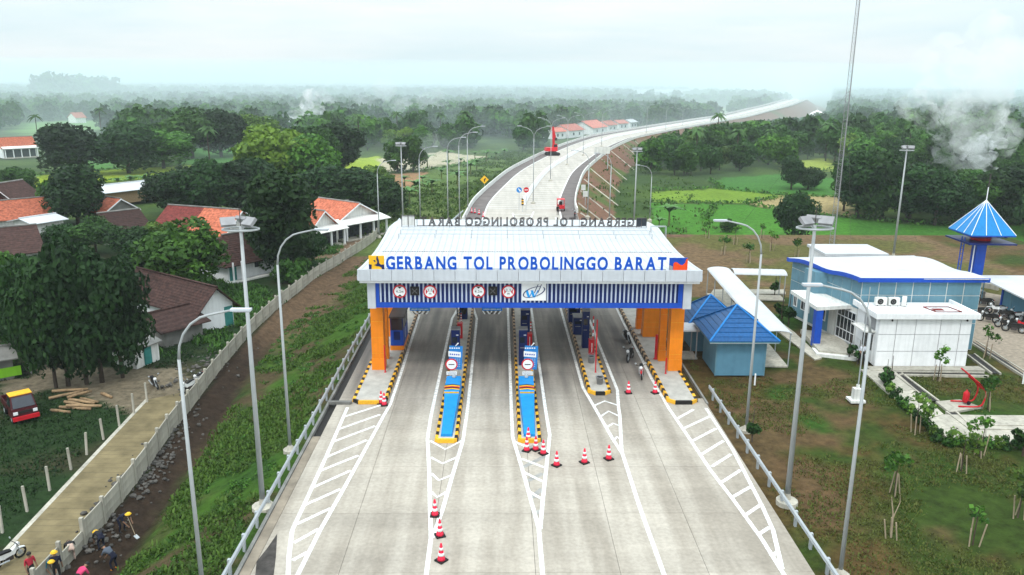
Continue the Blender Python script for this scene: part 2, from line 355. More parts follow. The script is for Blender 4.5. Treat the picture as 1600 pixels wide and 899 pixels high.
def ground_nodes(m):
    n = m.node_tree.nodes; l = m.node_tree.links; b = n['Principled BSDF']; b.inputs['Roughness'].default_value = .95; b.inputs['Specular IOR Level'].default_value = .1
    at = n.new('ShaderNodeAttribute'); at.attribute_name = 'cover'; g = n.new('ShaderNodeNewGeometry')
    z1 = n.new('ShaderNodeTexNoise'); z1.inputs['Scale'].default_value = 1.7; z1.inputs['Detail'].default_value = 8; z1.inputs['Roughness'].default_value = .72; l.new(g.outputs['Position'], z1.inputs['Vector'])
    mr = n.new('ShaderNodeMapRange'); mr.inputs[1].default_value = .28; mr.inputs[2].default_value = .72; mr.inputs[3].default_value = .45; mr.inputs[4].default_value = 1.6; l.new(z1.outputs['Fac'], mr.inputs[0])
    mm = n.new('ShaderNodeVectorMath'); mm.operation = 'SCALE'; l.new(at.outputs['Color'], mm.inputs[0]); l.new(mr.outputs[0], mm.inputs['Scale'])
    l.new(mm.outputs[0], b.inputs['Base Color'])
    bp = n.new('ShaderNodeBump'); bp.inputs['Strength'].default_value = .8; bp.inputs['Distance'].default_value = .15; l.new(z1.outputs['Fac'], bp.inputs['Height']); l.new(bp.outputs[0], b.inputs['Normal'])
ground_nodes(gm)
me = mesh_np('ground', V, F, gm, smooth=True)
ca = me.attributes.new('cover', 'FLOAT_COLOR', 'POINT'); ca.data.foreach_set('color', np.concatenate([C.reshape(-1, 3), np.ones((nx*ny, 1))], 1).astype(np.float32).ravel())
tag(link('ground', me), kind='structure')

# ---- toll plaza: concrete slabs with open joints
def concrete_road(name, base, stain):
    m = bpy.data.materials.new(name); m.use_nodes = True; n = m.node_tree.nodes; l = m.node_tree.links; b = n['Principled BSDF']; b.inputs['Roughness'].default_value = .85; b.inputs['Specular IOR Level'].default_value = .25
    g = n.new('ShaderNodeNewGeometry'); mpn = n.new('ShaderNodeMapping'); mpn.inputs['Scale'].default_value = (.9, .07, 1); l.new(g.outputs['Position'], mpn.inputs[0])
    zs = n.new('ShaderNodeTexNoise'); zs.inputs['Scale'].default_value = 1.0; zs.inputs['Detail'].default_value = 6; l.new(mpn.outputs[0], zs.inputs['Vector'])       # tyre streaks along the lanes
    mp2 = n.new('ShaderNodeMapping'); mp2.inputs['Scale'].default_value = (.12, .55, 1); l.new(g.outputs['Position'], mp2.inputs[0])
    zb = n.new('ShaderNodeTexNoise'); zb.inputs['Scale'].default_value = 1.0; zb.inputs['Detail'].default_value = 7; zb.inputs['Roughness'].default_value = .65; l.new(mp2.outputs[0], zb.inputs['Vector'])  # pour bands
    zf = n.new('ShaderNodeTexNoise'); zf.inputs['Scale'].default_value = 5.0; zf.inputs['Detail'].default_value = 6; l.new(g.outputs['Position'], zf.inputs['Vector'])
    r1 = n.new('ShaderNodeValToRGB'); r1.color_ramp.elements[0].position = .36; r1.color_ramp.elements[1].position = .60; r1.color_ramp.elements[0].color = (*stain, 1); r1.color_ramp.elements[1].color = (*base, 1); l.new(zs.outputs['Fac'], r1.inputs[0])
    a1 = n.new('ShaderNodeMapRange'); a1.inputs[1].default_value = .3; a1.inputs[2].default_value = .7; a1.inputs[3].default_value = .84; a1.inputs[4].default_value = 1.12; l.new(zb.outputs['Fac'], a1.inputs[0])
    a2 = n.new('ShaderNodeMapRange'); a2.inputs[1].default_value = .3; a2.inputs[2].default_value = .7; a2.inputs[3].default_value = .88; a2.inputs[4].default_value = 1.1; l.new(zf.outputs['Fac'], a2.inputs[0])
    oi = n.new('ShaderNodeObjectInfo'); a3 = n.new('ShaderNodeMapRange'); a3.inputs[3].default_value = .95; a3.inputs[4].default_value = 1.04; l.new(oi.outputs['Random'], a3.inputs[0])
    p = n.new('ShaderNodeMath'); p.operation = 'MULTIPLY'; l.new(a1.outputs[0], p.inputs[0]); l.new(a2.outputs[0], p.inputs[1])
    q = n.new('ShaderNodeMath'); q.operation = 'MULTIPLY'; l.new(p.outputs[0], q.inputs[0]); l.new(a3.outputs[0], q.inputs[1])
    s = n.new('ShaderNodeVectorMath'); s.operation = 'SCALE'; l.new(r1.outputs[0], s.inputs[0]); l.new(q.outputs[0], s.inputs['Scale'])
    # lane rubber and oil, plus canopy shade painted into the colour beneath the gate
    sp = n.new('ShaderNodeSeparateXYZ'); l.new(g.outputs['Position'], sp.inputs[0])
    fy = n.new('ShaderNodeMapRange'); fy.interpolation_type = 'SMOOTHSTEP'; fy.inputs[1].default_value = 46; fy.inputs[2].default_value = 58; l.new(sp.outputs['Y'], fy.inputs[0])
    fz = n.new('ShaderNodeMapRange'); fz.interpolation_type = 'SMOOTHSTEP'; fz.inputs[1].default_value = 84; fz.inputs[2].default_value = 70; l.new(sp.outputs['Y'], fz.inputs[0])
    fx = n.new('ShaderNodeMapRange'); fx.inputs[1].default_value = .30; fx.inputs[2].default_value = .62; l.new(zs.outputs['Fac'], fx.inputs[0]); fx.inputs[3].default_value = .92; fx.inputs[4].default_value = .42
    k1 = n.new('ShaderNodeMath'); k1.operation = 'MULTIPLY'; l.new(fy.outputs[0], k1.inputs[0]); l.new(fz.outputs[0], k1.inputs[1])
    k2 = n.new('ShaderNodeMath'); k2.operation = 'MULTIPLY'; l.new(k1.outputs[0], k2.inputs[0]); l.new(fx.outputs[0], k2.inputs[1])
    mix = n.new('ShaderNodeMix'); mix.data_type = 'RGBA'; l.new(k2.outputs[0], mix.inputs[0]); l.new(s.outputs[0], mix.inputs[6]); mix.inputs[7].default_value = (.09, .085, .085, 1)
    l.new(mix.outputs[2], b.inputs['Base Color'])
    return m
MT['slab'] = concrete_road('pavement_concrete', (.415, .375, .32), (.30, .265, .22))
MT['hwy'] = concrete_road('highway_concrete', (.47, .435, .385), (.40, .37, .325))
MT['asphalt'] = mat('shoulder_asphalt', (.145, .125, .12), .9, var=.2, scale=.5); MT['paint'] = mat('road_paint', (.78, .78, .76), .6, var=.07, scale=3, obj=False, streak=.22)
MT['oldpaint'] = mat('scrubbed_paint', (.30, .295, .28), .8, var=.2, scale=2, obj=False)
road = tag(link('toll_road', None), kind='structure')
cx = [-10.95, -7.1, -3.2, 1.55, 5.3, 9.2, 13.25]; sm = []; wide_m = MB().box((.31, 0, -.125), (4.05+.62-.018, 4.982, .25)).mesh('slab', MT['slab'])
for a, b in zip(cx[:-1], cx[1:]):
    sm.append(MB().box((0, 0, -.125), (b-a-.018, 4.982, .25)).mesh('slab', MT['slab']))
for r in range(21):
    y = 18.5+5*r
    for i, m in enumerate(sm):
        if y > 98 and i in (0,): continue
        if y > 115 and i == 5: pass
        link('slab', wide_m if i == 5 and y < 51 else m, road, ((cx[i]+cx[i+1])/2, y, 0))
# tapered slab on the left behind the gate, drain kerbs
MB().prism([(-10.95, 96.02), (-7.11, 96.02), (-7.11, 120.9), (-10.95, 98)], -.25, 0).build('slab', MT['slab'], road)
def mk(name, px, wd, z=.006, m='paint'): return MB().ribbon([G(*p) for p in px], wd, z).build(name, MT[m], road)
LW = .21
# left hatched area
mk('edge_line', [(543, 637), (510, 713), (476.5, 786), (456.5, 829), (451.5, 870), (449, 930)], LW)
mk('edge_line', [(659, 480), (629, 576), (610, 632), (599.5, 650), (579.6, 686.5), (536, 766), (499.8, 829.5), (466.5, 896), (450, 925)], LW, .010)
for a, b in [((538, 651.5), (596, 633)), ((528, 671.5), (594, 648)), ((518, 691.5), (586, 666)), ((510, 714.7), (573, 688)), ((498, 737), (560, 712)), ((487, 763), (548, 735.5)), ((476, 789.5), (532, 764.5)), ((463.5, 819.5), (516.5, 794.5)), ((459, 848.7), (498.5, 826.5)), ((457, 876), (480.5, 863))]:
    mk('hatch_bar', [a, b], LW, .008)
# island with the second lane: long V and chevrons
mk('lane_line', [(717.8, 478), (706.4, 498), (673.5, 650), (668, 686), (670.8, 738.6), (672, 794), (673.5, 841), (666, 899), (661, 935)], LW)
mk('lane_line', [(738.6, 478), (745, 498), (731, 636), (729, 650), (723.4, 688.8), (706.8, 744), (691.5, 796.8), (675.5, 841)], LW, .010)
for c in [[(672, 689), (695.7, 702.6), (722, 689)], [(673, 715), (691.5, 724.8), (714, 715)], [(673.5, 740), (686, 751), (705.8, 743)], [(674, 769), (683, 777.4), (698, 769)]]: mk('chevron', c, .19, .014)
mk('lane_line', [(793.4, 478), (799, 638), (801, 683), (816, 733), (827, 772), (842, 827), (848, 899), (851, 935)], LW)
mk('lane_line', [(829.5, 478), (852, 638), (859, 680.5), (853.5, 733), (848, 783), (844, 827)], LW, .010)
for c in [[(805, 691), (827, 701)], [(814, 717), (851, 731)], [(818, 738), (848, 753)], [(826, 768), (846, 780)]]: mk('hatch_bar', c, .19, .014)
for c in [[(811, 708), (852, 688)], [(818, 730), (852, 713)], [(824, 752), (848, 740)], [(831, 778), (847, 764)], [(838, 803), (844, 798)]]: mk('scrubbed_bar', c, .30, .004, 'oldpaint')
mk('lane_line', [(874.9, 478), (910.8, 606), (929.7, 638), (936.6, 650), (957.4, 686), (972.6, 709.5), (1000, 794), (1038, 899), (1051, 935)], LW)
mk('lane_line', [(921, 500), (933.5, 532), (964.7, 610), (966.6, 638), (968.5, 650), (971.5, 709)], LW, .010)
for c in [[(928, 634.5), (945, 627), (966, 634)], [(937, 652), (951, 643), (968, 651)], [(948, 668), (958, 662), (969, 666)], [(960, 687), (964, 683), (970, 687)]]: mk('chevron', c, .18, .014)
mk('edge_line', [(961.8, 478), (975, 506), (1018.6, 593), (1045, 638), (1075, 682), (1110, 734.7), (1145, 780), (1190.7, 843), (1225.7, 899), (1240, 925)], LW)
mk('edge_line', [(1103, 638), (1145, 703), (1190.7, 790.8), (1208, 829), (1222, 889)], LW, .010)
for a, b in [((54, 200), (125, 160)), ((80, 245), (198, 190)), ((120, 300), (225, 245)), ((160, 360), (258, 300)), ((205, 415), (292, 360)), ((250, 485), (335, 430)), ((300, 550), (378, 505)), ((350, 635), (424, 585)), ((410, 720), (464, 685)), ((470, 815), (500, 795))]:
    mk('hatch_bar', [(1040+a[0]/2.8536, 584+a[1]/2.8536), (1040+b[0]/2.8536, 584+b[1]/2.8536)], LW, .008)
mk('hatch_bar', [(966, 483), (985, 479)], LW, .008); mk('hatch_bar', [(969, 494), (1000, 485)], LW, .008); mk('edge_line', [(996, 478), (1006, 492)], LW, .006)
mk('chevron', [(709, 492), (722, 486), (741, 490)], .19, .014); mk('chevron', [(714, 481), (724, 477), (738, 479)], .19, .014)
MT['darkpatch'] = mat('broken_asphalt', (.05, .045, .042), .95, var=.4, scale=2, bump=.6)
# broken edge with dark asphalt at the left verge
MB().prism([G(*p)[:2] for p in [(396, 930), (401, 878), (417, 858), (433, 835), (431, 870), (424, 930)]], -.02, .016).build('asphalt_patch', MT['darkpatch'], road)
# drain channels along both edges
MT['verge'] = mat('dirty_verge_concrete', (.30, .255, .20), .95, var=.3, scale=.8, bump=.3)
for x0, x1, y0, y1, z_, m_ in ((-11.45, -10.97, 45, 96, -.2, 'kblack'), (-11.45, -10.97, 16, 44.98, -.07, 'verge')):
    MB().box(((x0+x1)/2, (y0+y1)/2, z_), (x1-x0, y1-y0, .1)).build('drain_bed', MT[m_], road)
MB().box((-11.56, 56, -.1), (.16, 80, .3)).build('drain_kerb', MT['oldconc'], road); MB().box((13.9, 68, -.06), (.14, 36, .26)).build('drain_kerb', MT['oldconc'], road); MB().box((13.32, 68, -.12), (.12, 36, .2)).build('drain_kerb', MT['oldconc'], road)
MB().box((-9.55+-1.2, 50.0, .09), (1.5, .3, .18)).build('loose_kerb', MT['oldconc'], road)

# ---- highway
hw = tag(link('highway', None), kind='structure')
def strip(name, o0, o1, z, m, pts=HWP, i0=0, i1=None, thick=0.0, parent=hw, up=0.0):
    pts = pts[i0:i1]; k = len(pts); mb = MB(); vs = []
    for i, p in enumerate(pts):
        t = (pts[min(i+1, k-1)]-pts[max(i-1, 0)]); t = Vector((t.x, t.y)).normalized(); n = Vector((t.y, -t.x))
        ring = [(o0, z), (o1, z)] if not thick else [(o0, z), (o1, z), (o1-thick, z+up), (o0+thick, z+up)]
        vs += [(p.x+n.x*o, p.y+n.y*o, p.z+zz) for o, zz in ring]
    r = 4 if thick else 2
    fs = [(i*r+j, i*r+(j+1) % r, (i+1)*r+(j+1) % r, (i+1)*r+j) for i in range(k-1) for j in range(r if thick else 1)]
    if thick: fs += [tuple(range(r)), tuple(range((k-1)*r, k*r))]
    return mb.add(vs, fs).build(name, MT[m], parent)
strip('roadbed', -8.95, 8.95, -.03, 'hwy')
# cast bays of the carriageway as far as they can be told apart
for i in range(6, 74):
    for o0, o1 in ((-6.1, -.5), (.5, 6.1)):
        pass
strip('shoulder', -8.9, -6.05, 0, 'asphalt', i0=2); strip('shoulder', 6.05, 8.9, 0, 'asphalt', i0=2)
strip('edge_line', -6.3, -6.05, .008, 'paint'); strip('edge_line', 6.05, 6.3, .008, 'paint')
strip('median_barrier', -.4, .4, 0, 'white', i0=14, thick=.22, up=.8)
strip('side_barrier', -9.2, -8.85, -.1, 'offwhite', i0=3, thick=.08, up=.85); strip('side_barrier', 8.85, 9.2, -.1, 'offwhite', i0=10, thick=.08, up=.85)
for i in range(12, 60):           # transverse joints
    p, q = HWP[i], HWP[i+1]; d = (q-p); n_ = max(1, int(d.length/5))
    t = Vector((d.x, d.y)).normalized(); nn = Vector((t.y, -t.x))
    for j in range(n_):
        c = p+d*(j/n_)
        for s in (-1, 1):
            MB().ribbon([(c.x+nn.x*s*.5, c.y+nn.y*s*.5), (c.x+nn.x*s*6.0, c.y+nn.y*s*6.0)], .16, c.z+.006).build('joint_sealant', MT['white'], hw)
# median nose markings
mk('median_line', [(801, 333), (807, 348), (812, 360)], .25); mk('median_line', [(834, 331), (826, 348), (820, 360)], .25)
for k in range(4): mk('hatch_bar', [(803+k*2, 336+k*5), (831-k*3, 335.5+k*5)], .25, .012)
mk('lane_line', [(868, 340), (874, 352), (880, 362)], .25)
# concrete run-off channels down the right-hand slope
for i in range(10, 62, 6):
    p, q_ = HWP[i], HWP[i+1]; t_ = Vector((q_.x-p.x, q_.y-p.y)).normalized(); nn_ = Vector((t_.y, -t_.x)); pts_ = []
    for o_ in np.linspace(9.6, 17.5, 8):
        x_, y_ = p.x+nn_.x*o_+t_.x*(o_-9.6)*-.9, p.y+nn_.y*o_+t_.y*(o_-9.6)*-.9; pts_.append((x_, y_, float(height(np.array([x_]), np.array([y_]))[0])+.05))
    MB().tube(pts_, .16, 4).build('slope_channel', MT['concrete'], hw)
# overpass deck sides and piers where the embankment is cut
for px, pyt, pyb in ((1030, 208, 226), (1043, 206, 224)):
    b = G(px, pyb, -4.5); MB().prism([(b.x-1, b.y-.8), (b.x+1, b.y-.8), (b.x+1, b.y+.8), (b.x-1, b.y+.8)], -5.5, -.6).build('bridge_pier', MT['concrete'], hw)

# ---- guard rails
def guardrail(label, pts, step=2.0, face=1):
    t = thing('guardrail', label, 'guardrail', pts[0]); o = Vector(pts[0]); P = [Vector(p)-o for p in pts]
    prof = [(0, .48), (.07*face, .53), (.07*face, .58), (.0, .615), (.07*face, .65), (.07*face, .70), (0, .76)]; vs = []
    k = len(P)
    for i, p in enumerate(P):
        d = P[min(i+1, k-1)]-P[max(i-1, 0)]; d = Vector((d.x, d.y)).normalized(); n = Vector((d.y, -d.x))
        vs += [(p.x+n.x*a, p.y+n.y*a, p.z+b) for a, b in prof]+[(p.x+n.x*(a-.012*face), p.y+n.y*(a-.012*face), p.z+b) for a, b in prof[::-1]]
    r = 14; fs = [(i*r+j, i*r+(j+1) % r, (i+1)*r+(j+1) % r, (i+1)*r+j) for i in range(k-1) for j in range(r)]+[tuple(range(r)), tuple(range((k-1)*r, k*r))]
    MB().add(vs, fs).build('beam', MT['steel'], t)
    pm = MB().box((0, 0, .10), (.12, .16, 1.2)).mesh('post', MT['steel']); acc = 0
    for a, b in zip(P[:-1], P[1:]):
        L_ = (b-a).length; s = -acc % step
        while s < L_:
            q = a+(b-a)*(s/L_); link('post', pm, t, (q.x-.11*face, q.y, q.z)); s += step
        acc += L_
    return t
guardrail('galvanised crash barrier running along the grassy bank beside the hatched lane edge', [(-11.75, 17, 0), (-11.75, 50, 0), (-11.75, 78, 0), (-10.6, 97, 0), (-7.4, 119, 0), (-6.2, 128, 0)])
guardrail('galvanised crash barrier between the concrete apron and the staked lawn', [(14.35, 17, 0), (14.4, 51.6, 0)], face=-1)
for yy, s in ((33.5, 1), (41.2, 1), (49.0, 1)):
    pass

# ---- precast boundary wall on the village side
bw = thing('boundary_wall', 'long pale precast concrete panel wall along the village lane', 'wall', (0, 0, 0))
ys = [29.0]
while ys[-1] < 123: ys.append(ys[-1]+2.25)
pts = [Vector((float(fence_x(y)), y, -3.05)) for y in ys]
pm = MB().box((0, 0, .75), (.18, .18, 1.8)).mesh('post', MT['concrete'])
bm_ = [MB().box((0, 0, 0), (1.0, .06, .485)).mesh('panel', MT['concrete'])]
for i, p in enumerate(pts):
    link('post', pm, bw, p+Vector((0, 0, 0)))
    if i+1 < len(pts):
        d = pts[i+1]-p; ang = math.atan2(d.y, d.x)
        for k in range(3):
            if i < 5 and k == 2 and random.random() < .4: continue
            o = link('panel', bm_[0], bw, (p+pts[i+1])/2+Vector((0, 0, .18+.495*k)), ang); o.scale = (d.length-.20, 1, 1)
# ---- village lane
MT['paving'] = mat('lane_paving', (.175, .14, .075), .95, var=.28, scale=.9, bump=.3, obj=False)
MT['pjoint'] = mat('paver_joint', (.12, .10, .06), .95, var=.3)
lane = tag(link('village_lane', None), kind='structure')
LL = [G(*p, -3) for p in [(-45, 925), (25, 847), (185, 675), (232, 625)]]
vs = [(p.x, p.y) for p in LL]+[(float(fence_x(y))-.25, y) for y in np.arange(60.2, 28, -1.2)]
MB().prism(vs, -3.15, -2.965).build('paving', MT['paving'], lane)
MB().ribbon([(p.x-.12, p.y) for p in LL], .28, -2.955).build('kerb', MT['concrete'], lane)
jy = 33.0
while jy < 59.5:                 # rows of pavers across the lane
    xl = float(np.interp(jy, [p.y for p in LL], [p.x for p in LL])); xr = float(fence_x(jy))-.3
    MB().box(((xl+xr)/2, jy, -2.972), (xr-xl, .03, .02)).build('paver_joint', MT['pjoint'], lane); jy += .62
# ================================================================== TOLL GATE
def wb(mb, name, mats, parent, org, smooth=False):
    """mesh given in world coordinates, hung under a thing whose base is at org"""
    mb.v = [(x-org[0], y-org[1], z-org[2]) for x, y, z in mb.v]
    return mb.build(name, mats, parent, smooth=smooth)
def B6(x0, x1, y0, y1, z0, z1): return MB().box(((x0+x1)/2, (y0+y1)/2, (z0+z1)/2), (x1-x0, y1-y0, z1-z0))
go = Vector((2, 54, 0))
gate = thing('toll_gate', 'wide toll gate canopy with blue slatted front and orange columns across the road', 'toll gate', go)
gx0, gx1 = -9.85, 13.85
# roof: front canopy falling to the gutter, main roof rising to the ridge
def roof_part(name, prof, th=.09):
    mb = MB(); n = len(prof)
    for (y0, z0), (y1, z1) in zip(prof[:-1], prof[1:]):
        mb.add([(gx0, y0, z0), (gx1, y0, z0), (gx1, y1, z1), (gx0, y1, z1), (gx0, y0, z0-th), (gx1, y0, z0-th), (gx1, y1, z1-th), (gx0, y1, z1-th)],
               [(0, 1, 2, 3), (7, 6, 5, 4), (0, 4, 5, 1), (1, 5, 6, 2), (2, 6, 7, 3), (3, 7, 4, 0)])
    return wb(mb, name, MT['roofwhite'], gate, go)
pf = [(53.36, 8.42), (55.5, 8.27), (58, 8.15), (60.9, 8.09)]; pm_ = [(60.98, 8.09), (63, 8.12), (66, 8.27), (69.3, 8.52)]; pr = [(69.32, 8.52), (73, 8.3), (77, 7.9)]
rf1 = roof_part('front_roof', pf); rf2 = roof_part('main_roof', pm_); rf3 = roof_part('rear_roof', pr)
for prof, par in ((pf, rf1), (pm_, rf2)):
    mb = MB().tube([(0, y, z+.016) for y, z in prof], .03, 4)
    m = mb.mesh('roof_rib', MT['fascia'])
    for k in range(47): link('roof_rib', m, par, (gx0+.26+k*.505-go.x, -go.y, 0))
MG = MB()
for k in range(120):
    x = gx0+.7+k*.188; MG.box((x, 60.94, 8.10), (.10, .07, .05))
tag(wb(MG, 'gutter_grille', MT['dsteel'], gate, go), kind='stuff')
for y, zz in ((65.6, 8.62), (66.9, 8.72)):
    wb(MB().tube([(gx0+1.3, y, zz), (gx1-1.2, y, zz)], .03, 6), 'safety_rail', MT['steel'], gate, go)
    for k in range(8): x = gx0+1.3+k*3.02; wb(MB().tube([(x, y, 8.15), (x, y, zz)], .03, 6), 'rail_post', MT['steel'], gate, go)
for k in range(2): wb(MB().tube([(gx1-1.0, 67.5+k*.4, 8.4), (gx1-1.0, 67.5+k*.4, 8.95), (gx1+.3, 67.5+k*.4, 8.95), (gx1+.3, 67.5+k*.4, 7.9)], .035, 6), 'roof_ladder_rail', MT['steel'], gate, go)
# silver fascia panels all round
xs = [gx0, gx0+.9]+[gx0+.9+1.32*k for k in range(1, 17)]
xs = [gx0, -8.95]+list(np.linspace(-8.95, 12.75, 16)[1:])+[gx1]
for a, b in zip(xs[:-1], xs[1:]): wb(B6(a+.012, b-.012, 53.30, 53.42, 7.66, 8.45), 'fascia_panel', MT['fascia'], gate, go)
for x in (gx0, gx1):
    for k in range(10): wb(B6(x-.05, x+.05, 53.45+k*2.35, 53.43+(k+1)*2.35-.02, 7.70, 8.03), 'side_fascia_panel', MT['fascia'], gate, go)
wb(B6(gx0+.1, gx1-.1, 53.5, 76.8, 7.45, 7.62), 'soffit', MT['white'], gate, go)
# front screen
wb(B6(-8.72, 12.72, 54.06, 54.5, 5.62, 7.44), 'screen_backing', MT['navy'], gate, go)
wb(B6(-8.74, 12.74, 53.98, 54.05, 5.56, 5.93), 'screen_lower_band', MT['blue'], gate, go)
for a, b in ((-8.74, -8.50), (12.40, 12.74)): wb(B6(a, b, 53.985, 54.05, 5.94, 7.44), 'screen_edge', MT['blue'], gate, go)
for a, b in ((-9.32, -8.76), (12.76, 13.34)): wb(B6(a, b, 53.95, 54.9, 5.50, 7.44), 'screen_return', MT['fascia'], gate, go)
sm_ = MB().box((0, 0, 0), (.108, .05, 1.46)).mesh('slat', MT['slat'])
for k in range(70): link('slat', sm_, gate, (-8.40+k*.2985-go.x, 54.0-go.y, 6.69))
# columns with cladding panels
def column(x0, x1, y0, dep, top, name='column'):
    c = wb(B6(x0+.015, x1-.015, y0+.015, y0+dep-.015, 0, top), name, MT['yellow'], gate, go)
    z = .02
    for k, h in enumerate((1.05, .42, 1.2, 1.25, 1.3, 1.3, 1.3)):
        if z >= top: break
        t = .03 if k == 0 else 0
        o = wb(B6(x0-t, x1+t, y0-t, y0+dep+t, z, min(z+h-.025, top)), 'cladding_panel', MT['orange'], c, go); z += h
    return c
column(-9.52, -8.62, 56.0, .95, 7.44); column(-9.15, -8.66, 58.4, .5, 7.44); column(-9.52, -8.62, 64.0, .95, 7.44)
column(12.42, 13.38, 55.85, .95, 7.44); column(12.10, 12.62, 58.0, .5, 7.44); column(11.95, 13.30, 64.0, .95, 7.44); column(11.75, 12.2, 66.2, .5, 7.44)
for x in (-4.0, 1.0, 2.6, 6.2, 7.6):  # slim roof struts on the islands
    wb(MB().tube([(x, 70, .2), (x, 70, 7.45)], .06, 8), 'strut', MT['dsteel'], gate, go)
# flat shapes on upright faces
def face_poly(mb, pts, y, th=.02, mi=0):
    """outline in x,z, extruded towards the viewer from y"""
    n = len(pts); a = [(x, y, z) for x, z in pts]; b = [(x, y-th, z) for x, z in pts]
    mb.add(a+b, [tuple(range(n, 2*n))]+[(i, (i+1) % n, n+(i+1) % n, n+i) for i in range(n)], mi); return mb
def disc(cx_, cz_, r, n=24, a0=0, a1=2*math.pi): return [(cx_+r*math.cos(a0+(a1-a0)*i/n), cz_+r*math.sin(a0+(a1-a0)*i/n)) for i in range(n)]
def put_text(s, x, y, z, h, mtl, parent, org, width=None, name='lettering', bold=.0, ext=.01, back=False, outline=0.0, sep=False, gap=.20):
    """upright lettering, one mesh per letter when sep; h = cap height; x = left end"""
    b0, b1 = mesh_bounds(text_mesh('E', 1.0)); sc_ = h/(b1[1]-b0[1]); adv = 0; chars = []
    for ch in s:
        if ch == ' ': adv += .38; continue
        me = text_mesh(ch, 1.0, ext/sc_, bold, outline/sc_ if outline else 0); c0, c1 = mesh_bounds(me); chars.append((me, adv-c0[0])); adv += c1[0]-c0[0]+gap
    adv -= gap; sx = (width/adv) if width else sc_
    dirx = -1 if back else 1
    allv = MB()
    for me, a in chars:
        me.transform(Matrix(((sx*dirx, 0, 0, 0), (0, 0, -sc_*dirx, 0), (0, sc_, 0, 0), (0, 0, 0, 1))))
        if sep:
            me.name = 'letter'; me.materials.append(mtl); link(name, me, parent, (x+dirx*a*sx-org[0], y-org[1], z-org[2]))
        else:
            ox = x+dirx*a*sx
            allv.add([(v.co.x+ox-org[0], v.co.y+y-org[1], v.co.z+z-org[2]) for v in me.vertices], [tuple(p.vertices) for p in me.polygons])
    if not sep: return allv.build(name, mtl, parent)
lb = wb(B6(-7.9, 11.35, 53.50, 53.56, 8.44, 8.50), 'front_name_rail', MT['steel'], gate, go)
put_text('GERBANG TOL PROBOLINGGO BARAT', -7.88, 53.44, 8.46, .86, MT['letterblue'], lb, go, width=19.2, name='letter', bold=.030, ext=.06, sep=True, gap=.145)
rb = wb(B6(-7.4, 12.3, 69.6, 69.66, 8.56, 8.62), 'rear_name_rail', MT['dsteel'], gate, go)
xr_, xl_ = AY(991, 356, 69.7).x, AY(657, 356, 69.7).x
put_text('GERBANG TOL PROBOLINGGO BARAT', xr_, 69.7, 8.60, .72, MT['dsteel'], rb, go, width=xr_-xl_, name='letter', sep=True, back=True, outline=.042, gap=.16)
for k in range(14): x = xl_-.3+k*(xr_-xl_)/13.2; wb(MB().tube([(x, 69.75, 8.5), (x, 69.75, 9.55 if k % 3 == 0 else 9.2)], .025, 5), 'sign_stay', MT['dsteel'], rb, go)
for a, b in ((AY(628, 354, 69.7), AY(648, 337, 69.7)), (AY(994, 356, 69.7), AY(1010, 341, 69.7))):
    fr = wb(B6(a.x, b.x, 69.62, 69.8, 8.62, b.z), 'rear_emblem_box', MT['offwhite'] if a.x < 0 else MT['glass'], gate, go)
    for s in (a.x, (a.x+b.x)/2, b.x): wb(MB().tube([(s, 69.58, 8.4), (s, 69.58, b.z+.05)], .03, 5), 'box_stay', MT['dsteel'], fr, go)
    wb(MB().tube([(a.x, 69.57, b.z), (b.x, 69.57, b.z)], .03, 5), 'box_stay', MT['dsteel'], fr, go)
# ministry-style yellow emblem
a, b = AY(576.5, 421.5, 53.4), AY(599.8, 400.2, 53.4); x0, x1, z0, z1 = a.x, b.x, 8.46, b.z
MT['gold'] = mat('emblem_yellow', (.85, .47, .02), .45, var=.04)
em_ = wb(B6(x0, x1, 53.42, 53.54, z0, z1), 'yellow_emblem', MT['gold'], gate, go); W_, H_ = x1-x0, z1-z0
mb = MB(); P = lambda u, v: (x0+u*W_, z0+v*H_)
face_poly(mb, [P(0, 0), P(.17, 0), P(.17, .12), P(.19, .34), P(.06, .36), P(0, .40)], 53.415)
face_poly(mb, [P(.36, .32), P(.52, .40), P(.56, .55), P(.50, .74), P(.60, .84), P(.66, .72), P(.68, .45), P(.80, .34), P(1, .36), P(1, 0), P(.86, 0), P(.80, .14), P(.66, .22), P(.52, .22)], 53.415)
face_poly(mb, [P(.40, .52), P(.45, .60), P(.40, .70), P(.30, .66)], 53.415); face_poly(mb, [P(.50, .74), P(.60, .84), P(.62, .97), P(.52, .97)], 53.415)
wb(mb, 'emblem_mark', MT['navy'], em_, go)
# operator emblem, blue over orange
a, b = AY(1045.5, 423.6, 53.4), AY(1075, 403.6, 53.4); x0, x1, z0, z1 = a.x, b.x, 8.46, b.z; W_, H_ = x1-x0, z1-z0
e2 = wb(B6(x0, x1, 53.42, 53.54, z0, z1), 'blue_emblem', MT['blue'], gate, go); MT['vermilion'] = mat('emblem_orange', (.80, .07, .01), .45, var=.04)
mb = face_poly(MB(), [P(.22, 0), P(1, 0), P(1, .96), P(.92, .92), P(.86, .60), P(.74, .42), P(.62, .42), P(.50, .55), P(.40, .66), P(.28, .66), P(.22, .52)], 53.415)
wb(mb, 'emblem_mark', MT['vermilion'], e2, go); wb(face_poly(MB(), [P(0, 0), P(.19, 0), P(.19, .30), P(0, .42)], 53.415), 'emblem_mark', MT['grey'], e2, go)
